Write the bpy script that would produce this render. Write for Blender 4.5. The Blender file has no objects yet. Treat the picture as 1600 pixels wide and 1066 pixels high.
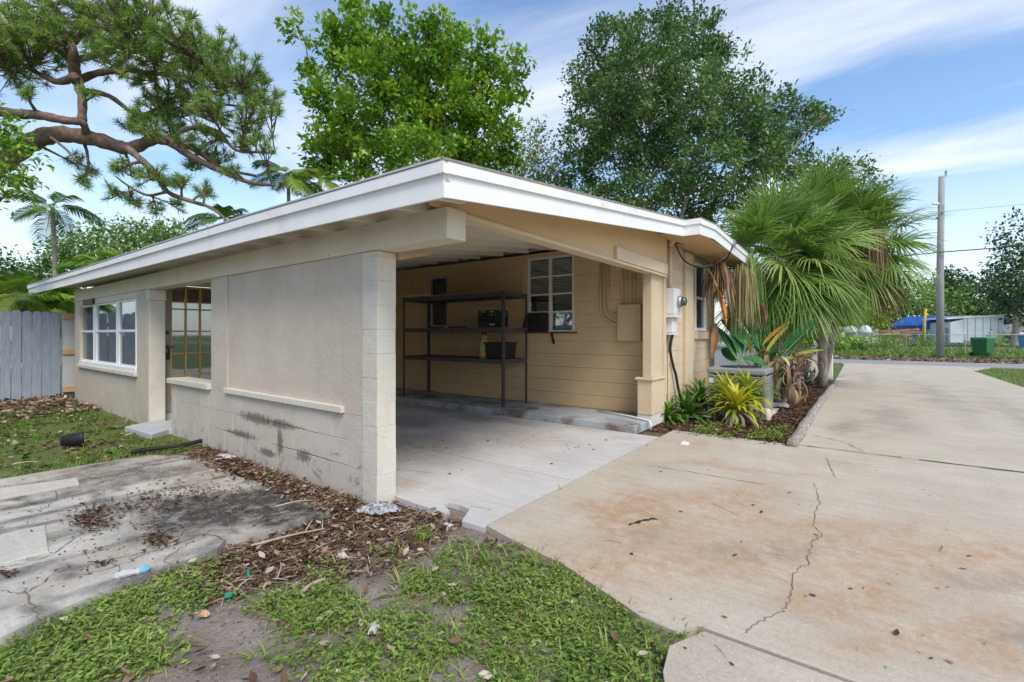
import bpy, math, random
import numpy as np
from mathutils import Vector, Matrix

# ------------------------------------------------------------------ camera, sky, sun, exposure
F_PX, CX, CY, CAM_H, AX = 729.0, 800.0, 522.0, 1.4, 975.0
_n = math.hypot(AX, F_PX)
YC = (-AX / _n, F_PX / _n)          # world Y (along the long wall) in camera right / forward
XC = (F_PX / _n, AX / _n)           # world X (towards the street)
CAM = (-2.448, -3.231)

scene = bpy.context.scene
col = scene.collection
cam_d = bpy.data.cameras.new('camera')
cam = bpy.data.objects.new('camera', cam_d)
col.objects.link(cam)
cam.location = (CAM[0], CAM[1], CAM_H)
cam.rotation_euler = (math.pi / 2, 0, math.atan2(YC[1], XC[1]) - math.pi / 2)
cam_d.sensor_width = 36.0
cam_d.lens = F_PX / 1600 * 36
cam_d.shift_y = -11.0 / 1600
cam_d.clip_start = 0.05
cam_d.clip_end = 2000
scene.camera = cam

SUN = Vector((-0.42, -0.72, 0.95)).normalized()
world = bpy.data.worlds.new('World')
scene.world = world
world.use_nodes = True
wt = world.node_tree
wt.nodes.clear()
wo = wt.nodes.new('ShaderNodeOutputWorld')
wb = wt.nodes.new('ShaderNodeBackground')
wb.inputs['Strength'].default_value = 0.15
sky = wt.nodes.new('ShaderNodeTexSky')
sky.sky_type = 'NISHITA'
sky.sun_disc = False
sky.sun_elevation = math.asin(SUN.z)
sky.sun_rotation = math.atan2(SUN.x, SUN.y)
sky.air_density = 1.0
sky.dust_density = 0.6
sky.ozone_density = 1.6
wc = wt.nodes.new('ShaderNodeTexCoord')
sep = wt.nodes.new('ShaderNodeSeparateXYZ')
wt.links.new(wc.outputs['Generated'], sep.inputs[0])
zadd = wt.nodes.new('ShaderNodeMath'); zadd.operation = 'ADD'; zadd.inputs[1].default_value = 0.12
zmax = wt.nodes.new('ShaderNodeMath'); zmax.operation = 'MAXIMUM'; zmax.inputs[1].default_value = 0.0
wt.links.new(sep.outputs['Z'], zmax.inputs[0]); wt.links.new(zmax.outputs[0], zadd.inputs[0])
dx = wt.nodes.new('ShaderNodeMath'); dx.operation = 'DIVIDE'
dy = wt.nodes.new('ShaderNodeMath'); dy.operation = 'DIVIDE'
wt.links.new(sep.outputs['X'], dx.inputs[0]); wt.links.new(zadd.outputs[0], dx.inputs[1])
wt.links.new(sep.outputs['Y'], dy.inputs[0]); wt.links.new(zadd.outputs[0], dy.inputs[1])
comb = wt.nodes.new('ShaderNodeCombineXYZ')
wt.links.new(dx.outputs[0], comb.inputs[0]); wt.links.new(dy.outputs[0], comb.inputs[1])
wmap = wt.nodes.new('ShaderNodeMapping')
wmap.inputs['Rotation'].default_value = (0, 0, math.radians(38))
wmap.inputs['Scale'].default_value = (1.5, 0.55, 1)
wmap.inputs['Location'].default_value = (2.3, 0.9, 0)
wt.links.new(comb.outputs[0], wmap.inputs[0])
n1 = wt.nodes.new('ShaderNodeTexNoise')
n1.inputs['Scale'].default_value = 0.9; n1.inputs['Detail'].default_value = 7; n1.inputs['Roughness'].default_value = 0.55
n1.inputs['Distortion'].default_value = 0.6
wt.links.new(wmap.outputs[0], n1.inputs['Vector'])
r1 = wt.nodes.new('ShaderNodeValToRGB')
r1.color_ramp.elements[0].position = 0.40; r1.color_ramp.elements[0].color = (0.05, 0.05, 0.05, 1)
r1.color_ramp.elements[1].position = 0.74; r1.color_ramp.elements[1].color = (0.92, 0.92, 0.92, 1)
wt.links.new(n1.outputs['Fac'], r1.inputs[0])
hz = wt.nodes.new('ShaderNodeMapRange')          # air near the horizon is white with thin cloud all round
hz.inputs['From Min'].default_value = 0.0; hz.inputs['From Max'].default_value = 0.34
hz.inputs['To Min'].default_value = 0.7; hz.inputs['To Max'].default_value = 0.0
wt.links.new(sep.outputs['Z'], hz.inputs[0])
cmax = wt.nodes.new('ShaderNodeMath'); cmax.operation = 'MAXIMUM'
wt.links.new(r1.outputs[0], cmax.inputs[0]); wt.links.new(hz.outputs[0], cmax.inputs[1])
wmix = wt.nodes.new('ShaderNodeMix'); wmix.data_type = 'RGBA'
wt.links.new(cmax.outputs[0], wmix.inputs[0])
hs = wt.nodes.new('ShaderNodeHueSaturation'); hs.inputs['Saturation'].default_value = 1.12; hs.inputs['Value'].default_value = 1.15
wt.links.new(sky.outputs[0], hs.inputs['Color']); wt.links.new(hs.outputs[0], wmix.inputs[6])
wmix.inputs[7].default_value = (5.4, 5.6, 5.9, 1)
wt.links.new(wmix.outputs[2], wb.inputs['Color'])
wt.links.new(wb.outputs[0], wo.inputs['Surface'])

sun_d = bpy.data.lights.new('sun', 'SUN')
sun_d.energy = 2.3
sun_d.angle = math.radians(24)
sun_d.color = (1.0, 0.92, 0.80)
sun = bpy.data.objects.new('sun', sun_d)
col.objects.link(sun)
sun.location = (0, 0, 30)
sun.rotation_euler = SUN.to_track_quat('Z', 'Y').to_euler()

scene.view_settings.view_transform = 'Standard'
scene.view_settings.look = 'None'
scene.view_settings.gamma = 1.0
scene.view_settings.exposure = 0.50
scene.view_settings.use_curve_mapping = False
scene.cycles.max_bounces = 8
scene.cycles.diffuse_bounces = 5
scene.cycles.transparent_max_bounces = 8
scene.cycles.use_denoising = True

# ------------------------------------------------------------------ helpers
def ray(x, y):
    r = (x - CX) / F_PX
    return (r * XC[0] + XC[1], r * YC[0] + YC[1], (CY - y) / F_PX)
def g(x, y, z=0.0):                  # pixel on a level at height z
    d = ray(x, y); t = (z - CAM_H) / d[2]
    return Vector((CAM[0] + d[0] * t, CAM[1] + d[1] * t, z))
def onx(x, y, X0):
    d = ray(x, y); t = (X0 - CAM[0]) / d[0]
    return Vector((X0, CAM[1] + d[1] * t, CAM_H + d[2] * t))
def ony(x, y, Y0):
    d = ray(x, y); t = (Y0 - CAM[1]) / d[1]
    return Vector((CAM[0] + d[0] * t, Y0, CAM_H + d[2] * t))
def at(x, y, dist):                  # pixel at a forward distance
    d = ray(x, y)
    return Vector((CAM[0] + d[0] * dist, CAM[1] + d[1] * dist, CAM_H + d[2] * dist))
def proj(a):                         # (N,3) -> pixel x, y, depth
    dx_, dy_ = a[:, 0] - CAM[0], a[:, 1] - CAM[1]
    r = dx_ * XC[0] + dy_ * YC[0]; f = dx_ * XC[1] + dy_ * YC[1]
    f_ = np.where(f > 0.05, f, 0.05)
    return CX + F_PX * r / f_, CY - F_PX * (a[:, 2] - CAM_H) / f_, f

rng = np.random.default_rng(7)
R = random.Random(11)

def vnoise(x, y, seed=0):
    xi = np.floor(x).astype(np.int64); yi = np.floor(y).astype(np.int64)
    xf = x - xi; yf = y - yi
    def h(a, b):
        v = np.sin(a * 127.1 + b * 311.7 + seed * 74.7) * 43758.5453
        return v - np.floor(v)
    u = xf * xf * (3 - 2 * xf); v = yf * yf * (3 - 2 * yf)
    return (h(xi, yi) * (1 - u) + h(xi + 1, yi) * u) * (1 - v) + (h(xi, yi + 1) * (1 - u) + h(xi + 1, yi + 1) * u) * v
def fbm(x, y, seed=0, oct=4):
    s = 0; a = 0.5; t = 0
    for i in range(oct):
        s = s + a * vnoise(x * 2 ** i, y * 2 ** i, seed + i * 13); t += a; a *= 0.55
    return s / t
def sstep(a, b, x):
    t = np.clip((x - a) / (b - a), 0, 1)
    return t * t * (3 - 2 * t)

# ---- materials
M = {}
def nodes_mat(name):
    m = bpy.data.materials.new(name); m.use_nodes = True
    nt = m.node_tree; nt.nodes.clear()
    o = nt.nodes.new('ShaderNodeOutputMaterial')
    p = nt.nodes.new('ShaderNodeBsdfPrincipled')
    nt.links.new(p.outputs[0], o.inputs[0])
    M[name] = m
    return m, nt, p, o
def ramp(nt, fac, stops):
    r = nt.nodes.new('ShaderNodeValToRGB')
    e = r.color_ramp.elements
    while len(e) < len(stops): e.new(0.5)
    for i, (pos, c) in enumerate(stops):
        e[i].position = pos; e[i].color = (c[0], c[1], c[2], 1) if len(c) == 3 else c
    nt.links.new(fac, r.inputs[0])
    return r
def noise(nt, scale, detail=5, rough=0.55, coord=None, dist=0.0, stretch=None):
    n = nt.nodes.new('ShaderNodeTexNoise')
    n.inputs['Scale'].default_value = scale; n.inputs['Detail'].default_value = detail
    n.inputs['Roughness'].default_value = rough; n.inputs['Distortion'].default_value = dist
    if coord is None:
        c = nt.nodes.new('ShaderNodeNewGeometry').outputs['Position']
    else: c = coord
    if stretch:
        mp = nt.nodes.new('ShaderNodeMapping'); mp.inputs['Scale'].default_value = stretch
        nt.links.new(c, mp.inputs[0]); c = mp.outputs[0]
    nt.links.new(c, n.inputs['Vector'])
    return n
def mixc(nt, fac, a, b, mode='MIX'):
    m = nt.nodes.new('ShaderNodeMix'); m.data_type = 'RGBA'; m.blend_type = mode
    for s, v in ((0, fac), (6, a), (7, b)):
        if hasattr(v, 'is_output') or isinstance(v, bpy.types.NodeSocket): nt.links.new(v, m.inputs[s])
        elif s == 0: m.inputs[0].default_value = v
        else: m.inputs[s].default_value = (v[0], v[1], v[2], 1)
    return m.outputs[2]
def math_n(nt, op, a, b=None, clamp=False):
    m = nt.nodes.new('ShaderNodeMath'); m.operation = op; m.use_clamp = clamp
    for i, v in enumerate((a, b)):
        if v is None: continue
        if isinstance(v, bpy.types.NodeSocket): nt.links.new(v, m.inputs[i])
        else: m.inputs[i].default_value = v
    return m.outputs[0]
def bumpn(nt, p, h, strength, dist=0.01):
    b = nt.nodes.new('ShaderNodeBump'); b.inputs['Strength'].default_value = strength; b.inputs['Distance'].default_value = dist
    nt.links.new(h, b.inputs['Height']); nt.links.new(b.outputs[0], p.inputs['Normal'])
def attr(nt, name):
    a = nt.nodes.new('ShaderNodeAttribute'); a.attribute_name = name
    return a
def pm(name, c1, c2, scale=4.0, rough=0.75, bump=0.15, bscale=70.0, spots=None, spot_scale=30.0, spot_at=0.68, stretch=None, metal=0.0, bdist=0.006, spec=0.4, patch=None):
    """two-tone noisy surface, fine relief, optional specks and larger patches of another colour"""
    m, nt, p, o = nodes_mat(name)
    n = noise(nt, scale, 6, 0.6, stretch=stretch)
    c = ramp(nt, n.outputs['Fac'], [(0.3, c1), (0.7, c2)]).outputs[0]
    if patch:
        pn = noise(nt, patch[1], 5, 0.6, dist=0.5)
        f = ramp(nt, pn.outputs['Fac'], [(patch[2], (0, 0, 0)), (patch[2] + patch[3], (1, 1, 1))]).outputs[0]
        c = mixc(nt, f, c, patch[0])
    if spots:
        s = noise(nt, spot_scale, 3, 0.5)
        f = ramp(nt, s.outputs['Fac'], [(spot_at, (0, 0, 0)), (spot_at + 0.05, (1, 1, 1))]).outputs[0]
        c = mixc(nt, f, c, spots)
    nt.links.new(c, p.inputs['Base Color'])
    p.inputs['Roughness'].default_value = rough; p.inputs['Metallic'].default_value = metal
    p.inputs['Specular IOR Level'].default_value = spec
    if bump:
        b = noise(nt, bscale, 4, 0.6)
        bumpn(nt, p, b.outputs['Fac'], bump, bdist)
    return m
def leafmat(name, stops, rough=0.5, trans=0.35, spec=0.35):
    """leaf faces: colour by each leaf's own random number, light passes through"""
    m, nt, p, o = nodes_mat(name)
    a = attr(nt, 'rnd')
    c = ramp(nt, a.outputs['Fac'], stops).outputs[0]
    nt.links.new(c, p.inputs['Base Color'])
    p.inputs['Roughness'].default_value = rough
    p.inputs['Specular IOR Level'].default_value = spec
    if trans:
        t = nt.nodes.new('ShaderNodeBsdfTranslucent')
        tc = mixc(nt, 0.5, c, (0.35, 0.5, 0.05), 'SOFT_LIGHT')
        nt.links.new(tc, t.inputs[0])
        mx = nt.nodes.new('ShaderNodeMixShader'); mx.inputs[0].default_value = trans
        nt.links.new(p.outputs[0], mx.inputs[1]); nt.links.new(t.outputs[0], mx.inputs[2])
        nt.links.new(mx.outputs[0], o.inputs[0])
    return m

# ---- meshes
class MB:
    def __init__(s): s.v = []; s.f = []
    def add(s, vs, fs):
        b = len(s.v); s.v += [tuple(v) for v in vs]; s.f += [tuple(i + b for i in f) for f in fs]; return s
    def box(s, x0, x1, y0, y1, z0, z1):
        return s.hexa([(x0, y0, z0), (x1, y0, z0), (x1, y1, z0), (x0, y1, z0), (x0, y0, z1), (x1, y0, z1), (x1, y1, z1), (x0, y1, z1)])
    def hexa(s, v):
        return s.add(v, [(0, 3, 2, 1), (4, 5, 6, 7), (0, 1, 5, 4), (1, 2, 6, 5), (2, 3, 7, 6), (3, 0, 4, 7)])
    def bar(s, a, b, w, h, up=(0, 0, 1)):       # rectangular bar from a to b
        a = Vector(a); b = Vector(b); d = (b - a).normalized(); u = Vector(up)
        sd = d.cross(u)
        if sd.length < 1e-4: sd = d.cross(Vector((1, 0, 0)))
        sd.normalize(); u = sd.cross(d).normalized(); sd *= w / 2; u *= h / 2
        return s.hexa([a - sd - u, a + sd - u, b + sd - u, b - sd - u, a - sd + u, a + sd + u, b + sd + u, b - sd + u])
    def tube(s, pts, rad, n=8, cap=True):
        pts = [Vector(p) for p in pts]
        if not isinstance(rad, (list, tuple)): rad = [rad] * len(pts)
        b = len(s.v); ref = None
        for i, p in enumerate(pts):
            d = (pts[min(i + 1, len(pts) - 1)] - pts[max(i - 1, 0)])
            d = d.normalized() if d.length > 1e-9 else Vector((0, 0, 1))
            if ref is None:
                ref = d.cross(Vector((0, 0, 1)))
                if ref.length < 1e-3: ref = d.cross(Vector((1, 0, 0)))
            ref = (ref - d * ref.dot(d))
            ref = ref.normalized() if ref.length > 1e-6 else d.orthogonal().normalized()
            w = d.cross(ref)
            for k in range(n):
                a = 2 * math.pi * k / n
                q = p + (ref * math.cos(a) + w * math.sin(a)) * rad[i]
                s.v.append(tuple(q))
        for i in range(len(pts) - 1):
            for k in range(n):
                k2 = (k + 1) % n
                s.f.append((b + i * n + k, b + i * n + k2, b + (i + 1) * n + k2, b + (i + 1) * n + k))
        if cap:
            s.f.append(tuple(b + k for k in range(n))[::-1])
            s.f.append(tuple(b + (len(pts) - 1) * n + k for k in range(n)))
        return s
    def lathe(s, c, prof, n=16, axis='z'):
        b = len(s.v)
        for r, h in prof:
            for k in range(n):
                a = 2 * math.pi * k / n
                o = (r * math.cos(a), r * math.sin(a), h)
                if axis == 'x': o = (h, o[0], o[1])
                if axis == 'y': o = (o[0], h, o[1])
                s.v.append((c[0] + o[0], c[1] + o[1], c[2] + o[2]))
        for i in range(len(prof) - 1):
            for k in range(n):
                k2 = (k + 1) % n
                s.f.append((b + i * n + k, b + i * n + k2, b + (i + 1) * n + k2, b + (i + 1) * n + k))
        s.f.append(tuple(b + k for k in range(n))[::-1]); s.f.append(tuple(b + (len(prof) - 1) * n + k for k in range(n)))
        return s
    def prism(s, poly, z0, z1):                 # polygon in x,y raised
        n = len(poly); b = len(s.v)
        s.v += [(p[0], p[1], z0) for p in poly] + [(p[0], p[1], z1) for p in poly]
        s.f.append(tuple(b + i for i in range(n))[::-1]); s.f.append(tuple(b + n + i for i in range(n)))
        for i in range(n):
            j = (i + 1) % n; s.f.append((b + i, b + j, b + n + j, b + n + i))
        return s
    def arr(s): return np.array(s.v, dtype=np.float64).reshape(-1, 3)

WL = {}
def thing(name, label, cat, loc=(0, 0, 0), group=None):
    o = bpy.data.objects.new(name, None); col.objects.link(o)
    o.location = loc; o.empty_display_size = 0.2
    o['label'] = label; o['category'] = cat
    if group: o['group'] = group
    WL[o] = Vector(loc)
    return o
def tag(o, label=None, cat=None, group=None, kind=None):
    for k, v in (('label', label), ('category', cat), ('group', group), ('kind', kind)):
        if v: o[k] = v
    return o
def obj(name, mb, mat, parent=None, label=None, cat=None, group=None, kind=None, origin=None, bev=0, smooth=False, segs=2):
    a = mb.arr()
    if parent is not None: org = WL[parent]
    elif origin is not None: org = Vector(origin)
    else:
        mn, mx = a.min(0), a.max(0); org = Vector(((mn[0] + mx[0]) / 2, (mn[1] + mx[1]) / 2, mn[2]))
    me = bpy.data.meshes.new(name)
    me.from_pydata((a - np.array(org)).tolist(), [], mb.f)
    me.materials.append(M[mat] if isinstance(mat, str) else mat)
    if smooth: me.polygons.foreach_set('use_smooth', [True] * len(me.polygons))
    me.update()
    o = bpy.data.objects.new(name, me); col.objects.link(o)
    if parent is not None: o.parent = parent
    else: o.location = org
    WL[o] = Vector(org)
    if bev:
        m = o.modifiers.new('bevel', 'BEVEL'); m.width = bev; m.segments = segs; m.limit_method = 'ANGLE'; m.angle_limit = math.radians(40)
    return tag(o, label, cat, group, kind)
def npobj(name, v, faces, mat, parent=None, rnd=None, attrs=None, label=None, cat=None, group=None, kind=None, origin=None, smooth=False):
    """v (N,3) world, faces (M,k) all of one size"""
    v = np.asarray(v, dtype=np.float64); faces = np.asarray(faces, dtype=np.int32)
    org = WL[parent] if parent is not None else Vector(origin if origin is not None else (float(v[:, 0].mean()), float(v[:, 1].mean()), float(v[:, 2].min())))
    me = bpy.data.meshes.new(name)
    k = faces.shape[1]
    me.vertices.add(len(v)); me.vertices.foreach_set('co', (v - np.array(org)).astype(np.float32).ravel())
    me.loops.add(faces.size); me.loops.foreach_set('vertex_index', faces.ravel())
    me.polygons.add(len(faces)); me.polygons.foreach_set('loop_start', np.arange(0, faces.size, k, dtype=np.int32))
    me.polygons.foreach_set('loop_total', np.full(len(faces), k, dtype=np.int32))
    if smooth: me.polygons.foreach_set('use_smooth', np.ones(len(faces), dtype=bool))
    me.update(calc_edges=True)
    d = dict(attrs or {})
    if rnd is not None: d['rnd'] = rnd
    for nm, vals in d.items():
        at_ = me.attributes.new(nm, 'FLOAT', 'POINT'); at_.data.foreach_set('value', np.asarray(vals, dtype=np.float32))
    for mm in (mat if isinstance(mat, (list, tuple)) else [mat]):
        me.materials.append(M[mm])
    o = bpy.data.objects.new(name, me); col.objects.link(o)
    if parent is not None: o.parent = parent
    else: o.location = org
    WL[o] = Vector(org)
    return tag(o, label, cat, group, kind)
def inst(name, me, parent, loc, rot=(0, 0, 0), scale=1.0):
    """a piece that shares its mesh; loc in world"""
    o = bpy.data.objects.new(name, me); col.objects.link(o)
    if parent is not None: o.parent = parent; o.location = Vector(loc) - WL[parent]
    else: o.location = loc
    o.rotation_euler = rot
    o.scale = (scale,) * 3 if not isinstance(scale, (tuple, list)) else scale
    WL[o] = Vector(loc)
    return o

def basis(d, roll):
    """(N,3) directions -> (N,3,3) frames: columns x=direction, y=side, z=normal"""
    d = d / np.linalg.norm(d, axis=1, keepdims=True)
    up = np.tile(np.array([0, 0, 1.0]), (len(d), 1)); bad = np.abs(d[:, 2]) > 0.97; up[bad] = (1, 0, 0)
    s = np.cross(up, d); s /= np.linalg.norm(s, axis=1, keepdims=True)
    n = np.cross(d, s)
    c, sn = np.cos(roll)[:, None], np.sin(roll)[:, None]
    s2 = s * c + n * sn; n2 = n * c - s * sn
    return np.stack([d, s2, n2], axis=2)
def scatter(tv, tf, pos, frames, scale, rnd=None):
    """tile a template over positions; returns verts, faces, per-vertex rnd"""
    tv = np.asarray(tv, float); tf = np.asarray(tf, np.int32)
    n, k = len(pos), len(tv)
    sc = np.asarray(scale, float)
    if sc.ndim == 1: sc = sc[:, None]
    loc = tv[None, :, :] * (sc[:, None, :] if sc.shape[1] == 3 else sc[:, :, None])
    v = np.einsum('nij,nkj->nki', frames, loc) + pos[:, None, :]
    f = tf[None, :, :] + (np.arange(n) * k)[:, None, None]
    r = None if rnd is None else np.repeat(rnd, k)
    return v.reshape(-1, 3), f.reshape(-1, tf.shape[1]), r
def rdir(n, zmin=-1.0, zmax=1.0):
    z = rng.uniform(zmin, zmax, n); a = rng.uniform(0, 2 * np.pi, n); s = np.sqrt(np.maximum(0, 1 - z * z))
    return np.stack([s * np.cos(a), s * np.sin(a), z], 1)
def join(parts):
    vs, fs, rs = [], [], []; b = 0
    for v, f, r in parts:
        vs.append(v); fs.append(f + b); b += len(v)
        rs.append(r if r is not None else np.zeros(len(v)))
    return np.concatenate(vs), np.concatenate(fs), np.concatenate(rs)
LEAF_V = np.array([[0, 0, 0], [0.45, 0.24, 0.05], [1, 0, -0.02], [0.45, -0.24, 0.05]]); LEAF_F = np.array([[0, 1, 2, 3]])
LEAF2_V = np.array([[0, 0, 0], [0.25, 0.17, 0.06], [0.62, 0.19, 0.05], [1, 0, -0.08], [0.62, -0.19, 0.05], [0.25, -0.17, 0.06], [0.3, 0, 0], [0.65, 0, -0.01]])
LEAF2_F = np.array([[0, 6, 1, 1], [6, 7, 2, 1], [7, 3, 2, 2], [0, 5, 6, 6], [5, 4, 7, 6], [4, 3, 7, 7]])
LEAF2_F3 = np.array([[0, 6, 1], [6, 7, 2], [6, 2, 1], [7, 3, 2], [0, 5, 6], [5, 4, 7], [5, 7, 6], [4, 3, 7]])
def blade_tmpl(seg=3, bend=0.35, w=0.03):
    v = []; f = []
    for i in range(seg + 1):
        t = i / seg; ww = w * (1 - t) ** 0.7 if i < seg else 0.002
        x = t * math.cos(bend * t * 1.6); z = -bend * t * t
        v += [[x, ww, z], [x, -ww, z]]
    for i in range(seg): f.append([2 * i, 2 * i + 1, 2 * i + 3, 2 * i + 2])
    return np.array(v), np.array(f)
def bez(a, b, c, n=8):
    a, b, c = Vector(a), Vector(b), Vector(c)
    return [a * (1 - t) ** 2 + b * 2 * t * (1 - t) + c * t * t for t in [i / n for i in range(n + 1)]]
def smooth_path(pts, n=6):
    pts = [Vector(p) for p in pts]; out = []
    for i in range(len(pts) - 1):
        p0 = pts[max(i - 1, 0)]; p1 = pts[i]; p2 = pts[i + 1]; p3 = pts[min(i + 2, len(pts) - 1)]
        for k in range(n):
            t = k / n
            out.append(0.5 * ((2 * p1) + (p2 - p0) * t + (2 * p0 - 5 * p1 + 4 * p2 - p3) * t * t + (3 * p1 - p0 - 3 * p2 + p3) * t ** 3))
    out.append(pts[-1]); return out

# ------------------------------------------------------------------ materials of the place
pm('stucco', (0.50, 0.44, 0.36), (0.60, 0.54, 0.45), 1.6, 0.85, 0.5, 55, spots=(0.16, 0.13, 0.10), spot_scale=34, spot_at=0.735, bdist=0.008)
def wall_mat(name, c1, c2, mold=0.6, zlow=0.55, bloom=None):
    """painted masonry; mildew creeps up from the ground and sits in specks"""
    m, nt, p, o = nodes_mat(name)
    pos = nt.nodes.new('ShaderNodeNewGeometry').outputs['Position']
    n = noise(nt, 1.4, 6, 0.62, pos)
    c = ramp(nt, n.outputs['Fac'], [(0.3, c1), (0.7, c2)]).outputs[0]
    f1 = noise(nt, 7.0, 6, 0.7, pos, 0.4, (1, 1, 0.45))
    c = mixc(nt, math_n(nt, 'MULTIPLY', ramp(nt, f1.outputs['Fac'], [(0.52, (0, 0, 0)), (0.75, (1, 1, 1))]).outputs[0], 0.35), c, (0.36, 0.33, 0.29))
    sp = noise(nt, 24, 4, 0.6, pos)
    c = mixc(nt, ramp(nt, sp.outputs['Fac'], [(0.70, (0, 0, 0)), (0.74, (1, 1, 1))]).outputs[0], c, (0.13, 0.11, 0.085))
    sx = nt.nodes.new('ShaderNodeSeparateXYZ'); nt.links.new(pos, sx.inputs[0])
    low = nt.nodes.new('ShaderNodeMapRange'); low.inputs['From Min'].default_value = zlow; low.inputs['From Max'].default_value = -0.05
    nt.links.new(sx.outputs['Z'], low.inputs[0])
    mo = noise(nt, 5.0, 7, 0.72, pos, 0.9)
    k = math_n(nt, 'ADD', math_n(nt, 'MULTIPLY', low.outputs[0], 0.17), mo.outputs['Fac'])
    k = ramp(nt, k, [(0.68, (0, 0, 0)), (0.80, (1, 1, 1))]).outputs[0]
    c = mixc(nt, math_n(nt, 'MULTIPLY', k, mold), c, (0.085, 0.075, 0.06))
    if bloom:                                   # black mould bloom with ragged outline where the wall stays wet
        for (by, bz, ry, rz) in bloom:
            u = math_n(nt, 'DIVIDE', math_n(nt, 'SUBTRACT', sx.outputs['Y'], by), ry); w = math_n(nt, 'DIVIDE', math_n(nt, 'SUBTRACT', sx.outputs['Z'], bz), rz)
            dd = math_n(nt, 'SQRT', math_n(nt, 'ADD', math_n(nt, 'MULTIPLY', u, u), math_n(nt, 'MULTIPLY', w, w)))
            mb_ = noise(nt, 19.0, 8, 0.82, pos, 1.8, (1, 1.3, 0.45))
            kk = math_n(nt, 'SUBTRACT', math_n(nt, 'MULTIPLY', mb_.outputs['Fac'], 1.9), dd)
            kk = ramp(nt, kk, [(0.47, (0, 0, 0)), (0.66, (1, 1, 1))]).outputs[0]
            c = mixc(nt, math_n(nt, 'MULTIPLY', kk, 0.72), c, (0.06, 0.055, 0.045))
    pe = noise(nt, 3.1, 6, 0.75, pos, 0.2)
    c = mixc(nt, ramp(nt, pe.outputs['Fac'], [(0.70, (0, 0, 0)), (0.715, (1, 1, 1))]).outputs[0], c, (0.66, 0.64, 0.60))
    nt.links.new(c, p.inputs['Base Color']); p.inputs['Roughness'].default_value = 0.82; p.inputs['Specular IOR Level'].default_value = 0.3
    b1 = noise(nt, 48, 5, 0.65, pos); b2 = noise(nt, 6, 3, 0.5, pos)
    bumpn(nt, p, math_n(nt, 'ADD', b1.outputs['Fac'], math_n(nt, 'MULTIPLY', b2.outputs['Fac'], 1.5)), 0.55, 0.008)
wall_mat('wall_beige', (0.50, 0.435, 0.355), (0.59, 0.52, 0.435), 0.5, 0.3)
wall_mat('wall_block', (0.51, 0.45, 0.385), (0.60, 0.54, 0.47), 0.7, 0.45, [(2.15, 0.46, 1.0, 0.14), (1.62, 0.27, 0.14, 0.34), (1.15, 0.20, 0.30, 0.15), (1.9, 0.12, 0.45, 0.10), (2.5, 0.24, 0.8, 0.10), (1.6, 0.46, 0.7, 0.10)])
wall_mat('wall_cream', (0.58, 0.545, 0.465), (0.67, 0.63, 0.55), 0.3, 0.2)
wall_mat('wall_tan', (0.58, 0.42, 0.235), (0.64, 0.475, 0.275), 0.35, 0.3)
wall_mat('wall_end', (0.56, 0.44, 0.30), (0.63, 0.51, 0.36), 0.35, 0.3)
pm('wood_white', (0.74, 0.74, 0.73), (0.82, 0.82, 0.81), 2.5, 0.55, 0.12, 40, spots=(0.40, 0.37, 0.33), spot_scale=9, spot_at=0.73, patch=((0.60, 0.58, 0.53), 1.3, 0.58, 0.25))
pm('wood_cream', (0.60, 0.54, 0.43), (0.69, 0.63, 0.52), 2.2, 0.7, 0.3, 45, spots=(0.20, 0.15, 0.11), spot_scale=22, spot_at=0.715)
pm('wood_rafter', (0.64, 0.59, 0.50), (0.72, 0.67, 0.58), 2.2, 0.7, 0.2, 45, spots=(0.25, 0.19, 0.14), spot_scale=12, spot_at=0.74)
pm('panel_tan', (0.58, 0.40, 0.215), (0.65, 0.46, 0.26), 1.3, 0.65, 0.15, 50, spots=(0.17, 0.10, 0.06), spot_scale=26, spot_at=0.74)
pm('trim_tan', (0.60, 0.47, 0.31), (0.68, 0.55, 0.38), 1.8, 0.65, 0.15, 50, spots=(0.25, 0.16, 0.10), spot_scale=18, spot_at=0.76)
pm('rotten_wood', (0.05, 0.03, 0.02), (0.16, 0.08, 0.04), 20, 0.95, 0.6, 60)
pm('raw_wood', (0.48, 0.28, 0.14), (0.60, 0.38, 0.20), 9, 0.8, 0.2, 60)
pm('shingle', (0.20, 0.18, 0.16), (0.32, 0.29, 0.25), 14, 0.95, 0.5, 60)
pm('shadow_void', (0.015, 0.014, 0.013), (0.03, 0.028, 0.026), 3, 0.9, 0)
pm('step_blue', (0.30, 0.33, 0.37), (0.42, 0.45, 0.48), 3, 0.8, 0.3, 40, patch=((0.16, 0.13, 0.10), 1.7, 0.47, 0.16))
pm('paint_gray', (0.40, 0.41, 0.43), (0.50, 0.51, 0.53), 3, 0.7, 0.2, 40)
pm('white_vinyl', (0.76, 0.77, 0.78), (0.84, 0.84, 0.84), 3, 0.4, 0.05, 30, patch=((0.60, 0.58, 0.54), 3.0, 0.62, 0.12))
pm('black_plastic', (0.010, 0.010, 0.011), (0.022, 0.022, 0.023), 8, 0.5, 0.1, 60)
pm('rubber', (0.012, 0.012, 0.012), (0.03, 0.03, 0.028), 12, 0.75, 0.15, 60)
pm('bark_oak', (0.20, 0.17, 0.14), (0.36, 0.32, 0.27), 6, 0.95, 0.8, 22, bdist=0.03)
pm('bark_pine', (0.10, 0.065, 0.05), (0.27, 0.19, 0.155), 7, 0.95, 1.0, 16, bdist=0.04, stretch=(1, 1, 1))
pm('dead_frond', (0.26, 0.15, 0.085), (0.44, 0.29, 0.17), 9, 0.9, 0)

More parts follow.
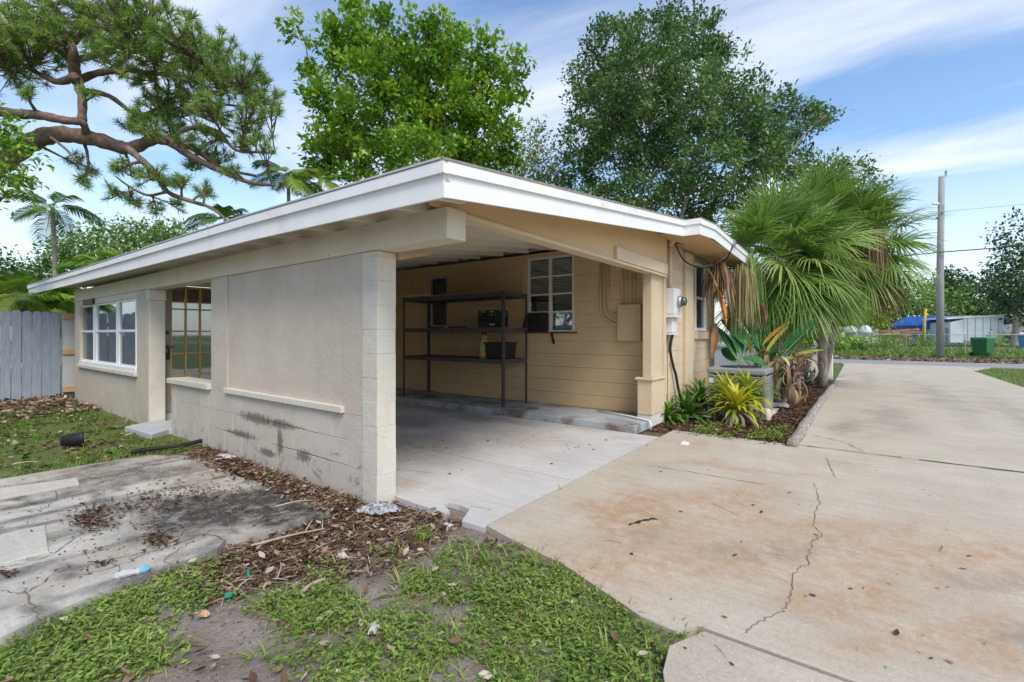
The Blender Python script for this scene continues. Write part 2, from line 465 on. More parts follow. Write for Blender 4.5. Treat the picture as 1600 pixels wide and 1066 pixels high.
# ------------------------------------------------------------------ ground
def gridlines(a):
    out = []
    for lo, hi, st in a:
        n = max(1, int(round((hi - lo) / st))); out += [lo + (hi - lo) * i / n for i in range(n)]
    out.append(a[-1][1]); return np.array(out)
gx = gridlines([(-400, -40, 60), (-40, -6, 6), (-6, 0.6, 0.07), (0.6, 4, 0.35), (4, 16, 0.25), (16, 29, 1.5), (29, 44, 0.5), (44, 90, 6), (90, 600, 80)])
gy = gridlines([(-400, -60, 60), (-60, -12, 5), (-12, -4, 1.0), (-4, 5, 0.07), (5, 12, 0.12), (12, 40, 4), (40, 400, 60)])
GX, GY = np.meshgrid(gx, gy, indexing='ij')
near = sstep(-5.8, -4.5, GX) * sstep(1.2, 0.3, GX) * sstep(-3.9, -3.4, GY) * sstep(11.8, 10.5, GY)
GZ = -0.045 + near * (0.03 * (fbm(GX * 1.3, GY * 1.3, 3) - 0.5) + 0.03 * (fbm(GX * 7, GY * 7, 5) - 0.5))
bank = sstep(30.5, 40, GX) * 0.32
GZ = GZ + bank
verge = sstep(29.2, 30.0, GX) * sstep(34.5, 32.5, GX)
GZ = np.where((GX > 4.0) & (GX < 16) & (GY < -0.6) & (GY > -2.6), GZ + 0.03 * fbm(GX * 3, GY * 3, 8), GZ)
gP = np.stack([GX.ravel(), GY.ravel(), GZ.ravel()], 1)
nx, ny = len(gx), len(gy)
idx = np.arange(nx * ny).reshape(nx, ny)
gF = np.stack([idx[:-1, :-1].ravel(), idx[1:, :-1].ravel(), idx[1:, 1:].ravel(), idx[:-1, 1:].ravel()], 1)
lawn = np.where(GX < 4, sstep(3.2, 4.2, GY), 1.0)
lawn = np.where((GX > 4.0) & (GX < 15.3) & (GY > -2.6) & (GY < 0), 0.0, lawn)
lawn = np.where((GX > -3) & (GX < 0.3) & (GY > 8.6), lawn * 0.25, lawn)
lawn = lawn * (1 - 0.75 * verge)
mul = ((GX > 4.0) & (GX < 15.3) & (GY > -2.6) & (GY < 0)).astype(float)
lit = sstep(0.62, 0.30, np.abs(GY + 0.05) + np.abs(GX + 0.3) * 0.45) + sstep(-0.6, -0.3, GX) * sstep(-0.4, 0.0, GY) * (GX < 0.2) * (GY < 4.6)
lit = np.clip(lit, 0, 1) + 0.6 * ((GX > -4) & (GX < 0.3) & (GY > 8.0)) + verge * 0.5 * fbm(GX, GY, 4)
m, nt, p, o = nodes_mat('soil')
pos = nt.nodes.new('ShaderNodeNewGeometry').outputs['Position']
na = noise(nt, 3.0, 8, 0.65, pos); nb = noise(nt, 40, 5, 0.7, pos); nc = noise(nt, 1.1, 6, 0.6, pos)
sand = ramp(nt, na.outputs['Fac'], [(0.28, (0.17, 0.135, 0.11)), (0.5, (0.31, 0.265, 0.235)), (0.72, (0.44, 0.40, 0.37))]).outputs[0]
sand = mixc(nt, math_n(nt, 'MULTIPLY', nb.outputs['Fac'], 0.62), sand, (0.10, 0.075, 0.055))
brown = ramp(nt, nb.outputs['Fac'], [(0.3, (0.05, 0.03, 0.02)), (0.7, (0.17, 0.10, 0.065))]).outputs[0]
green = ramp(nt, nb.outputs['Fac'], [(0.3, (0.05, 0.085, 0.02)), (0.5, (0.10, 0.17, 0.035)), (0.7, (0.19, 0.24, 0.07))]).outputs[0]
green = mixc(nt, ramp(nt, nc.outputs['Fac'], [(0.42, (0, 0, 0)), (0.62, (0.8, 0.8, 0.8))]).outputs[0], green, (0.16, 0.12, 0.075))
c = mixc(nt, attr(nt, 'litter').outputs['Fac'], sand, brown)
c = mixc(nt, attr(nt, 'lawn').outputs['Fac'], c, green)
c = mixc(nt, attr(nt, 'mulch').outputs['Fac'], c, brown)
nt.links.new(c, p.inputs['Base Color']); p.inputs['Roughness'].default_value = 0.95; p.inputs['Specular IOR Level'].default_value = 0.15
bumpn(nt, p, math_n(nt, 'ADD', nb.outputs['Fac'], na.outputs['Fac']), 0.9, 0.02)
npobj('ground', gP, gF, 'soil', attrs={'lawn': lawn.ravel(), 'litter': np.clip(lit, 0, 1).ravel(), 'mulch': mul.ravel()}, kind='structure', origin=(0, 0, 0), smooth=True)

def zg(x, y):                        # height of the soil
    x = np.asarray(x, float); y = np.asarray(y, float)
    nr = sstep(-5.8, -4.5, x) * sstep(1.2, 0.3, x) * sstep(-3.9, -3.4, y) * sstep(11.8, 10.5, y)
    z = -0.045 + nr * (0.03 * (fbm(x * 1.3, y * 1.3, 3) - 0.5) + 0.03 * (fbm(x * 7, y * 7, 5) - 0.5)) + sstep(30.5, 40, x) * 0.32
    return np.where((x > 4.0) & (x < 16) & (y < -0.6) & (y > -2.6), z + 0.03 * fbm(x * 3, y * 3, 8), z)

# ---- concrete: fine grids carry where the stains lie, shaders give grain
def concrete(name, base1, base2, rust_c, dark_c, grain=1.0):
    m, nt, p, o = nodes_mat(name)
    pos = nt.nodes.new('ShaderNodeNewGeometry').outputs['Position']
    n1_ = noise(nt, 1.7, 8, 0.62, pos); n2_ = noise(nt, 38, 6, 0.8, pos); n3_ = noise(nt, 9, 7, 0.7, pos, 0.3); n4_ = noise(nt, 85, 3, 0.6, pos)
    c = ramp(nt, n1_.outputs['Fac'], [(0.3, base1), (0.7, base2)]).outputs[0]
    c = mixc(nt, math_n(nt, 'MULTIPLY', ramp(nt, n2_.outputs['Fac'], [(0.45, (0, 0, 0)), (0.7, (1, 1, 1))]).outputs[0], 0.5 * grain), c, tuple(0.62 * v for v in base1))
    ru = math_n(nt, 'MULTIPLY', attr(nt, 'rust').outputs['Fac'], ramp(nt, n3_.outputs['Fac'], [(0.32, (0.15,) * 3), (0.6, (1, 1, 1))]).outputs[0])
    c = mixc(nt, ru, c, rust_c)
    da = math_n(nt, 'MULTIPLY', attr(nt, 'dark').outputs['Fac'], ramp(nt, n3_.outputs['Fac'], [(0.28, (0.35,) * 3), (0.6, (1, 1, 1))]).outputs[0])
    c = mixc(nt, da, c, dark_c)
    c = mixc(nt, ramp(nt, n4_.outputs['Fac'], [(0.66, (0, 0, 0)), (0.70, (1, 1, 1))]).outputs[0], c, tuple(min(0.8, 1.4 * v) for v in base2))
    c = mixc(nt, math_n(nt, 'MULTIPLY', ramp(nt, n4_.outputs['Fac'], [(0.31, (1, 1, 1)), (0.35, (0, 0, 0))]).outputs[0], 0.6), c, tuple(0.4 * v for v in base1))
    nt.links.new(c, p.inputs['Base Color']); p.inputs['Roughness'].default_value = 0.88; p.inputs['Specular IOR Level'].default_value = 0.25
    br_ = noise(nt, 2.2, 6, 0.75, pos, 0.4, (7, 0.5, 1)); c = mixc(nt, math_n(nt, 'MULTIPLY', ramp(nt, br_.outputs['Fac'], [(0.42, (0, 0, 0)), (0.68, (1, 1, 1))]).outputs[0], 0.24), c, tuple(0.55 * v for v in base1))
    sw_ = noise(nt, 0.7, 6, 0.7, pos, 0.8); c = mixc(nt, math_n(nt, 'MULTIPLY', ramp(nt, sw_.outputs['Fac'], [(0.45, (0, 0, 0)), (0.7, (1, 1, 1))]).outputs[0], 0.10), c, dark_c); nt.links.new(c, p.inputs['Base Color'])
    bumpn(nt, p, math_n(nt, 'ADD', n2_.outputs['Fac'], math_n(nt, 'MULTIPLY', n4_.outputs['Fac'], 0.5)), 0.35, 0.006)
concrete('drive_concrete', (0.45, 0.395, 0.315), (0.56, 0.50, 0.415), (0.40, 0.225, 0.105), (0.17, 0.145, 0.12))
concrete('floor_concrete', (0.51, 0.495, 0.48), (0.62, 0.605, 0.59), (0.33, 0.24, 0.16), (0.13, 0.105, 0.085), 0.6)
concrete('patio_concrete', (0.45, 0.425, 0.38), (0.61, 0.585, 0.53), (0.27, 0.20, 0.12), (0.038, 0.032, 0.026))
pm('asphalt', (0.23, 0.225, 0.225), (0.30, 0.295, 0.29), 1.2, 0.9, 0.3, 60)
pm('crack_dirt', (0.11, 0.085, 0.06), (0.22, 0.175, 0.13), 14, 1.0, 0.3)
pm('moss', (0.045, 0.10, 0.015), (0.12, 0.20, 0.04), 22, 0.95, 0.5)

def blob(x, y, lst, warp=0.35, seed=2):
    wx = x + warp * (fbm(x * 1.6, y * 1.6, seed) - 0.5) * 2; wy = y + warp * (fbm(x * 1.6, y * 1.6, seed + 31) - 0.5) * 2
    s = np.zeros_like(x)
    for (cx_, cy_, rx, ry, ang, k) in lst:
        ca, sa = math.cos(ang), math.sin(ang)
        u = ((wx - cx_) * ca + (wy - cy_) * sa) / rx; v = (-(wx - cx_) * sa + (wy - cy_) * ca) / ry
        s = np.maximum(s, k * sstep(1.0, 0.25, np.sqrt(u * u + v * v)))
    return s
def slab(name, poly, z1, thick, mat, rust, dark, step=0.05, parent=None, streak=0.0, seed=1, tilt=None):
    """a cast slab: fine top grid clipped to its outline by snapping, plus skirt"""
    import bmesh
    bm = bmesh.new()
    vs = [bm.verts.new((q[0], q[1], 0)) for q in poly]
    bm.faces.new(vs)
    x0, x1 = min(q[0] for q in poly), max(q[0] for q in poly); y0, y1 = min(q[1] for q in poly), max(q[1] for q in poly)
    def cuts(a, b, ax):
        n = int((b - a) / step)
        for i in range(1, n):
            c = a + (b - a) * i / n
            co = (c, 0, 0) if ax == 0 else (0, c, 0); no = (1, 0, 0) if ax == 0 else (0, 1, 0)
            bmesh.ops.bisect_plane(bm, geom=bm.verts[:] + bm.edges[:] + bm.faces[:], plane_co=co, plane_no=no)
    cuts(x0, x1, 0); cuts(y0, y1, 1)
    ext = bmesh.ops.extrude_edge_only(bm, edges=[e for e in bm.edges if e.is_boundary])
    low = [v for v in ext['geom'] if isinstance(v, bmesh.types.BMVert)]
    lows = set(low)
    for v in bm.verts:
        v.co.z = (z1 - thick) if v in lows else z1 + (tilt(v.co.x, v.co.y) if tilt else 0)
    bmesh.ops.recalc_face_normals(bm, faces=bm.faces[:])
    me = bpy.data.meshes.new(name)
    org = WL[parent] if parent else Vector((0, 0, 0))
    bmesh.ops.translate(bm, verts=bm.verts[:], vec=-org)
    bm.to_mesh(me); bm.free()
    co = np.empty(len(me.vertices) * 3, np.float32); me.vertices.foreach_get('co', co); co = co.reshape(-1, 3) + np.array(org)
    for nm, lst, sd in (('rust', rust, 5), ('dark', dark, 9)):
        a = me.attributes.new(nm, 'FLOAT', 'POINT'); 
        xx_, yy_ = co[:, 0].astype(float), co[:, 1].astype(float); val = blob(xx_, yy_, lst, seed=sd + seed)
        if streak and nm == 'dark':
            val = np.maximum(val, streak * sstep(0.46, 0.70, fbm(xx_ * 0.9, yy_ * 4.5, 40))); val = np.maximum(val, streak * 0.9 * sstep(0.56, 0.70, fbm(xx_ * 5, yy_ * 2.2, 44)))
        if streak and nm == 'rust': val = np.maximum(val, 0.6 * sstep(0.50, 0.72, fbm(xx_ * 1.4, yy_ * 1.8, 47)))
        a.data.foreach_set('value', val.astype(np.float32))
    me.materials.append(M[mat])
    ob = bpy.data.objects.new(name, me); col.objects.link(ob)
    if parent: ob.parent = parent
    WL[ob] = org
    return ob
def G2(x, y): q = g(x, y); return (q.x, q.y)
def pb(x, y, rx, ry, ang, k): q = g(x, y); return (q.x, q.y, rx, ry, ang, k)
def ribbon(name, pts, w, z, mat, parent, jit=0.0, n=10, seed=0):
    """a crack or a line of moss: thin uneven strip"""
    rr = random.Random(seed); path = smooth_path([(q[0], q[1], 0) for q in pts], n)
    mb = MB(); L = []
    for i, q in enumerate(path):
        d = path[min(i + 1, len(path) - 1)] - path[max(i - 1, 0)]; d.normalize()
        s = Vector((-d.y, d.x, 0)); ww = w * rr.uniform(0.35, 1.3)
        c = q + s * rr.uniform(-jit, jit); L.append((c - s * ww / 2, c + s * ww / 2))
    for a, b in L: mb.v += [(a.x, a.y, z), (b.x, b.y, z)]
    mb.f = [(2 * i, 2 * i + 1, 2 * i + 3, 2 * i + 2) for i in range(len(L) - 1)]
    return obj(name, mb, mat, parent)

def estruct(name, loc=(0, 0, 0)):
    o_ = bpy.data.objects.new(name, None); col.objects.link(o_); o_.location = loc; o_['kind'] = 'structure'; WL[o_] = Vector(loc); return o_
drive = estruct('driveway')
rustS = [pb(960, 800, 0.9, 0.5, 0.3, 0.85), pb(1080, 770, 1.1, 0.42, -0.9, 0.7), pb(920, 880, 0.6, 0.35, -0.5, 0.75), pb(1130, 870, 0.9, 0.45, -0.6, 0.7), pb(1270, 815, 1.2, 0.35, -0.95, 0.65),
         pb(1480, 870, 1.3, 0.32, -0.95, 0.7), pb(1350, 930, 0.9, 0.28, -0.75, 0.7), pb(1500, 1000, 0.9, 0.25, -0.7, 0.65), pb(1170, 735, 1.0, 0.16, -1.3, 0.5), pb(1090, 690, 0.3, 0.15, 0, 0.5), pb(1010, 850, 1.3, 0.9, 0, 0.6), pb(1380, 870, 1.8, 0.8, -0.9, 0.55), pb(1130, 800, 1.0, 0.7, -0.6, 0.55)]
darkS = [pb(1590, 990, 0.5, 0.10, -0.8, 0.6), pb(1560, 900, 0.8, 0.12, -0.9, 0.35), pb(1050, 830, 0.5, 0.25, 0, 0.25), pb(1200, 870, 0.7, 0.2, -0.8, 0.3)]
pe = [G2(765, 825), G2(800, 843), G2(880, 882), G2(945, 925), G2(1000, 962), G2(1056, 987)]
slab('concrete_slab', [(4.405, -1.045), (0.17, -1.045)] + pe[1:] + [(-0.12, -2.6), (-0.07, -9), (4.405, -9)], 0.0, 0.1, 'drive_concrete', rustS, darkS, 0.06, drive, seed=1)
slab('concrete_slab', [(-0.15, -2.64), G2(1046, 1010), G2(1036, 1050), (-0.75, -2.68), (-3, -2.75), (-8, -2.8), (-8, -9), (-0.085, -9)], 0.002, 0.1, 'drive_concrete', [], [pb(1100, 1050, 0.6, 0.3, 0, 0.2)], 0.10, drive, seed=2)
far_dark = [(7.5, -3.6, 2.5, 0.5, 0.0, 0.45), (6.2, -3.1, 1.2, 0.35, 0, 0.55), (12, -4.6, 6, 0.5, 0.02, 0.35), (9, -5.4, 5, 0.35, 0, 0.35), (16, -3.4, 5, 0.3, 0, 0.3)]
slab('concrete_slab', [(4.43, -2.52), (4.43, -6.65), (11.0, -6.65), (11.0, -2.6)], -0.002, 0.1, 'drive_concrete', [], far_dark, 0.12, drive, seed=3)
slab('concrete_slab', [(11.02, -2.6), (11.02, -6.65), (18.0, -6.65), (18.0, -2.62)], -0.002, 0.1, 'drive_concrete', [], far_dark, 0.2, drive, seed=4)
slab('concrete_slab', [(18.02, -2.62), (18.02, -6.65), (22.4, -6.65), (25.2, -7.6), (25.2, -2.5), (23.5, -2.62)], -0.002, 0.1, 'drive_concrete', [], far_dark, 0.3, drive, seed=5)
ck = [(1272, 755), (1280, 785), (1270, 815), (1282, 835), (1268, 850), (1262, 880), (1240, 897), (1236, 935), (1222, 955), (1190, 972), (1165, 990)]
ribbon('crack', [G2(*q) for q in ck], 0.005, 0.004, 'crack_dirt', drive, 0.012, 8, 3)
ribbon('crack', [G2(*q) for q in [(1010, 727), (1080, 738), (1160, 752), (1195, 757)]], 0.008, 0.004, 'crack_dirt', drive, 0.01, 8, 4)
ribbon('crack', [G2(*q) for q in [(1270, 680), (1320, 692), (1347, 705)]], 0.010, 0.004, 'crack_dirt', drive, 0.012, 8, 5)
ribbon('crack', [G2(*q) for q in [(1290, 715), (1297, 730), (1305, 745)]], 0.007, 0.004, 'crack_dirt', drive, 0.012, 8, 6)
ribbon('crack', [G2(*q) for q in [(1115, 787), (1150, 805)]], 0.006, 0.004, 'crack_dirt', drive, 0.01, 8, 7)
ribbon('oil_stain', [G2(*q) for q in [(983, 821), (1000, 815), (1014, 812), (1027, 812)]], 0.030, 0.004, 'rubber', drive, 0.012, 4, 9)
ribbon('moss_strip', [(4.417, -2.6), (4.417, -3.0), (4.417, -3.6)], 0.030, 0.006, 'moss', drive, 0.006, 8, 8)
ribbon('moss_strip', [(4.417, -3.75), (4.417, -4.6), (4.417, -6.0)], 0.040, 0.006, 'moss', drive, 0.008, 8, 10)

floor_s = estruct('carport_floor')
fd = [pb(690, 690, 0.5, 0.9, 0, 0.30), pb(760, 655, 0.5, 1.6, 0.1, 0.55), pb(900, 665, 0.4, 0.9, 0.0, 0.45), pb(640, 660, 0.6, 0.8, 0, 0.6), pb(700, 640, 0.5, 1.2, 0, 0.6)]
fr = [pb(650, 700, 0.9, 1.2, 0, 0.5), pb(800, 680, 0.9, 1.0, 0, 0.35), pb(650, 750, 0.25, 0.4, 0, 0.6)]
edge = [G2(619, 776), G2(650, 787), G2(696, 802), G2(703, 798), G2(693, 790), G2(700, 785), G2(718, 789), G2(734, 796), G2(727, 806), G2(722, 814), G2(757, 825)]
slab('concrete_slab', [(0.19, 5.86)] + [(0.19, 0.0)] + edge + [(0.20, -1.03), (1.465, -1.03), (1.465, 5.86)], 0.0, 0.09, 'floor_concrete', fr, fd, 0.07, floor_s, seed=6)
slab('concrete_slab', [(1.475, -1.03), (3.83, -1.03), (3.83, 5.86), (1.475, 5.86)], 0.0, 0.09, 'floor_concrete', fr, fd, 0.08, floor_s, seed=7)
ribbon('crack', [G2(618, 734), G2(650, 737), G2(682, 740)], 0.006, 0.004, 'crack_dirt', floor_s, 0.008, 6, 11)
ribbon('crack', [G2(735, 792), G2(752, 794), G2(768, 797)], 0.005, 0.004, 'crack_dirt', floor_s, 0.012, 6, 12)
stp = MB().box(3.835, 4.88, -0.70, 5.86, -0.02, 0.106)
obj('raised_step', stp, 'step_blue', floor_s, bev=0.012)

patio = estruct('patio')
pd = [pb(390, 792, 0.75, 0.85, 0.0, 1.25), pb(300, 800, 0.75, 0.7, 0.0, 1.2), pb(430, 815, 0.5, 0.4, 0.0, 1.2), pb(440, 790, 0.35, 0.5, 0.3, 0.95), pb(180, 800, 0.5, 0.7, 0, 0.75), pb(200, 745, 0.9, 0.35, 0.0, 0.75), pb(300, 730, 0.5, 0.4, 0, 0.6), pb(60, 755, 0.9, 0.25, 0, 0.6), pb(60, 825, 1.2, 0.12, -0.1, 0.75), pb(75, 855, 0.08, 0.25, 0, 0.7), pb(30, 795, 0.8, 0.10, 0.0, 0.7), pb(270, 860, 0.35, 0.14, 0.4, 0.7), pb(100, 900, 0.8, 0.3, 0, 0.2)]
prr = [pb(330, 835, 0.4, 0.25, 0, 0.5), pb(120, 900, 0.8, 0.25, 0.2, 0.25)]
near_e = [G2(0, 1003), G2(60, 975), G2(140, 938), G2(250, 896), G2(340, 862), G2(352, 846), G2(430, 830), G2(515, 800)]
slab('concrete_slab', [(-0.33, 0.25), (-0.32, 0.9), (-0.42, 1.6), (-0.40, 2.08), (-6, 2.14), (-6, 0.06)] + [(-3.2, -0.02)] + near_e, 0.02, 0.12, 'patio_concrete', prr, pd, 0.045, patio, streak=0.85, seed=8)
slab('concrete_slab', [(-0.40, 2.10), (-0.30, 2.6), (-0.42, 2.95), (-0.65, 3.33), (-1.4, 3.36), (-6, 3.40), (-6, 2.16)], 0.012, 0.12, 'patio_concrete', prr, pd, 0.05, patio, streak=0.95, seed=9)
for i, pts in enumerate([[(0, 895), (80, 872), (150, 820), (180, 800)], [(0, 930), (45, 930), (95, 900), (200, 875), (262, 862)], [(262, 862), (320, 840), (352, 852)], [(60, 985), (52, 960), (36, 925)], [(0, 800), (70, 800), (90, 770)], [(230, 760), (330, 742), (400, 725)], [(0, 862), (90, 845), (170, 822)], [(130, 905), (210, 880), (240, 850)], [(280, 905), (262, 880), (300, 850)], [(100, 800), (180, 780), (260, 772)], [(270, 755), (300, 775), (330, 790)], [(180, 880), (190, 915)]]):
    ribbon('crack', [G2(*q) for q in pts], 0.006, 0.026, 'crack_dirt', patio, 0.015, 8, 20 + i)
# sawn patches of newer concrete lying on the old slab
for i, (quad, mt) in enumerate([([(0, 842), (70, 826), (76, 868), (0, 888)], 'patio_concrete'), ([(0, 768), (120, 751), (124, 760), (0, 784)], 'patio_concrete')]):
    mb = MB().prism([G2(*q) for q in quad][::-1], 0.0, 0.029)
    obj('concrete_patch', mb, mt, patio, bev=0.004)

road = MB().box(25.22, 29.3, -160, 160, -0.12, -0.008)
obj('road', road, 'asphalt', kind='structure', origin=(27, 0, -0.12))

# ------------------------------------------------------------------ the house
house = thing('house', 'low beige block house with a shallow white-edged roof and an open carport', 'house', (0, 0, 0))
def H(name, mb, mat, parent=None, **k): return obj(name, mb, mat, parent or house, **k)

# long wall, seen from outside: x = 0 .. 0.19
lw = H('long_wall', MB().box(0.010, 0.18, 0.205, 4.73, -0.08, 0.69), 'crack_dirt')
bh, bl = 0.23, 0.46
damaged = lambda y, z: 0.6 < y < 3.1 and z < 0.5
for r_ in range(3):
    y = 0.205 - (0.23 if r_ % 2 else 0.0)
    while y < 4.73:
        a, b = max(y, 0.205), min(y + bl, 4.73)
        if b - a > 0.03:
            gap = R.uniform(0.006, 0.012) if damaged((a + b) / 2, r_ * bh) and R.random() < 0.75 else 0.0014
            px = R.uniform(-0.0015, 0.0015) + (R.uniform(-0.002, 0.003) if gap > 0.003 else 0)
            H('block', MB().box(px, 0.185, a + gap / 2, b - gap / 2, -0.08 if r_ == 0 else r_ * bh + gap / 2, (r_ + 1) * bh - gap / 2), 'wall_block', lw, bev=0.003 if gap > 0.003 else 0.0012)
        y += bl
H('infill_panel', MB().box(0.014, 0.17, 0.498, 2.878, 0.75, 2.10), 'wall_beige', lw, bev=0.002)
H('plaster', MB().box(0.0, 0.187, 0.205, 0.490, 0.69, 2.10), 'wall_beige', lw, bev=0.003)
H('plaster', MB().box(0.0, 0.187, 2.886, 3.355, 0.69, 2.10), 'wall_beige', lw, bev=0.003)
H('panel_sill', MB().box(-0.035, 0.03, 0.475, 2.91, 0.692, 0.752), 'wall_cream', lw, bev=0.006)
H('opening_sill', MB().box(-0.045, 0.235, 3.357, 4.79, 0.695, 0.765), 'wall_cream', lw, bev=0.006)
# the pier at the open end of the wall, block by block
pier = H('end_pier', MB().box(0.008, 0.184, 0.006, 0.195, -0.08, 2.09), 'wall_cream')
zc = -0.08; k = 0
while zc < 2.08:
    zt = min(2.096, (k + 1) * 0.2055)
    H('block', MB().box(-0.004 + R.uniform(-.002, .002), 0.192 + R.uniform(-.002, .002), R.uniform(-.001, .002), 0.2015, zc + 0.0002, zt - 0.0002), 'wall_cream', pier, bev=0.0015 if k % 3 else 0.004, segs=2)
    zc = zt; k += 1
# wall beyond the door recess with the big window
ww = H('window_wall', MB().box(0.0, 0.19, 5.72, 6.30, -0.08, 2.10), 'wall_beige', bev=0.003)
H('plaster', MB().box(0.0, 0.19, 6.302, 10.10, -0.08, 0.70), 'wall_beige', ww)
H('plaster', MB().box(0.0, 0.19, 10.102, 10.54, -0.08, 2.10), 'wall_beige', ww, bev=0.003)
H('plaster', MB().box(0.004, 0.19, 6.302, 10.10, 1.995, 2.10), 'wood_cream', ww)
H('door_pier', MB().box(0.006, 0.215, 5.695, 5.86, -0.08, 1.93), 'wall_cream', ww, bev=0.006)
H('door_pier', MB().box(-0.004, 0.222, 5.68, 5.86, 1.932, 2.10), 'wall_cream', ww, bev=0.006)
win = H('front_window', MB().box(0.10, 0.13, 6.31, 10.09, 0.83, 1.985), 'shadow_void')
H('sill', MB().box(-0.05, 0.12, 6.27, 10.13, 0.70, 0.765), 'wall_cream', win, bev=0.006)
H('sill', MB().box(-0.02, 0.10, 6.31, 10.09, 0.767, 0.835), 'white_vinyl', win, bev=0.004)
ym = [6.31, 7.33, 7.42, 8.86, 8.95, 10.09]
yA = [onx(p_, 500, 0.05).y for p_ in (215.4, 188, 184, 151.6, 148, 129)]
m_, nt, p, o = nodes_mat('window_glass')
p.inputs['Base Color'].default_value = (0.055, 0.065, 0.075, 1); p.inputs['Roughness'].default_value = 0.04; p.inputs['Specular IOR Level'].default_value = 0.9
m_, nt, p, o = nodes_mat('clear_pane')
gl = nt.nodes.new('ShaderNodeBsdfGlossy'); gl.inputs['Roughness'].default_value = 0.03; gl.inputs[0].default_value = (0.9, 0.95, 1, 1)
tr = nt.nodes.new('ShaderNodeBsdfTransparent'); tr.inputs[0].default_value = (0.80, 0.84, 0.85, 1)
fr_ = nt.nodes.new('ShaderNodeLayerWeight'); fr_.inputs[0].default_value = 0.35
mx_ = nt.nodes.new('ShaderNodeMixShader'); nt.links.new(math_n(nt, 'ADD', math_n(nt, 'MULTIPLY', fr_.outputs['Fresnel'], 0.8), 0.14), mx_.inputs[0]); nt.links.new(tr.outputs[0], mx_.inputs[1]); nt.links.new(gl.outputs[0], mx_.inputs[2])
nt.links.new(mx_.outputs[0], o.inputs[0])
pm('curtain', (0.22, 0.25, 0.30), (0.46, 0.49, 0.52), 9, 0.9, 0.3, 30, stretch=(1, 1, 0.06))
# curtain folds behind the panes
cu = MB(); nfo = 120
for i in range(nfo + 1):
    yy = 6.33 + (10.07 - 6.33) * i / nfo; xx = 0.165 + 0.018 * math.sin(i * 1.7) + 0.006 * math.sin(i * 0.6)
    cu.v += [(xx - 0.05, yy, 0.84), (xx - 0.05, yy, 1.98)]
cu.f = [(2 * i, 2 * i + 1, 2 * i + 3, 2 * i + 2) for i in range(nfo)]
win.data.transform(Matrix.Translation((0.09, 0, 0)))
H('curtain', cu, 'curtain', win, smooth=True)
zmid = 1.455
for i, (a, b) in enumerate(((yA[0], yA[1]), (yA[2], yA[3]), (yA[4], yA[5]))):
    off = 0.0 if i != 0 else -0.01
    for (z0, z1) in ((0.865, zmid - 0.02), (zmid + 0.02, 1.965)):
        pn = H('pane', MB().box(0.055 + off, 0.061 + off, a + 0.02, b - 0.02, z0, z1), 'clear_pane', win)
    fm = MB()
    fm.box(0.03 + off, 0.075 + off, a - 0.02, a + 0.022, 0.836, 1.99).box(0.03 + off, 0.075 + off, b - 0.022, b + 0.02, 0.836, 1.99)
    fm.box(0.032 + off, 0.073 + off, a + 0.022, b - 0.022, 0.836, 0.868).box(0.032 + off, 0.073 + off, a + 0.022, b - 0.022, 1.962, 1.99).box(0.032 + off, 0.073 + off, a + 0.022, b - 0.022, zmid - 0.022, zmid + 0.022)
    H('window_frame', fm, 'white_vinyl', win)
for a, b in ((6.31, yA[0] - 0.021), (yA[1] + 0.021, yA[2] - 0.021), (yA[3] + 0.021, yA[4] - 0.021), (yA[5] + 0.021, 10.09)):
    if b - a > 0.005: H('mullion', MB().box(0.035, 0.08, a, b, 0.836, 1.99), 'white_vinyl', win)
# far wall of the carport with the glazed door
fw = H('recess_wall', MB().box(1.20, 4.88, 5.86, 6.0, 0.0, 2.75), 'wall_tan')
H('plaster', MB().box(0.19, 1.20, 5.86, 6.0, 2.26, 2.75), 'wall_end', fw)
H('lintel', MB().box(0.20, 1.22, 5.845, 5.86, 2.205, 2.27), 'trim_tan', fw)
pm('door_gray', (0.30, 0.29, 0.27), (0.38, 0.37, 0.34), 3, 0.5, 0.1, 40)
pm('muntin_yellow', (0.42, 0.26, 0.07), (0.52, 0.34, 0.11), 6, 0.5, 0.1, 40)
pm('brass_dark', (0.03, 0.03, 0.032), (0.06, 0.055, 0.05), 10, 0.35, 0, metal=0.8)
door = H('front_door', MB().box(0.225, 0.335, 5.862, 5.905, 0.11, 2.20), 'door_gray')
H('door_rail', MB().box(0.336, 1.06, 5.864, 5.905, 0.11, 0.34), 'door_gray', door)
H('door_rail', MB().box(0.336, 1.06, 5.864, 5.905, 2.182, 2.20), 'door_gray', door)
H('door_stile', MB().box(0.985, 1.17, 5.862, 5.905, 0.11, 2.20), 'door_gray', door)
mu = [0.338 + 0.212 * i for i in range(4)]; zr_ = [0.345 + 0.367 * i for i in range(6)]
for xm in mu: H('muntin', MB().box(xm - 0.014, xm + 0.014, 5.850, 5.885, 0.345, 2.18), 'muntin_yellow', door)
for zm in zr_:
    for i in range(3): H('muntin', MB().box(mu[i] + 0.0145, mu[i + 1] - 0.0145, 5.853, 5.883, zm - 0.012, zm + 0.012), 'muntin_yellow', door)
for i in range(3):
    for j in range(5): H('pane', MB().box(mu[i] + 0.0145, mu[i + 1] - 0.0145, 5.866, 5.871, zr_[j] + 0.0125, zr_[j + 1] - 0.0125), 'clear_pane', door)
pm('door_curtain', (0.20, 0.19, 0.14), (0.34, 0.33, 0.27), 5, 0.95, 0.2, 30, stretch=(1, 1, 0.1))
H('curtain', MB().box(0.34, 1.06, 5.90, 5.903, 0.33, 2.18), 'door_curtain', door)
H('deadbolt', MB().lathe((0.275, 5.835, 1.42), [(0.028, 0.0), (0.034, 0.006), (0.034, 0.026)], 14, 'y'), 'brass_dark', door)
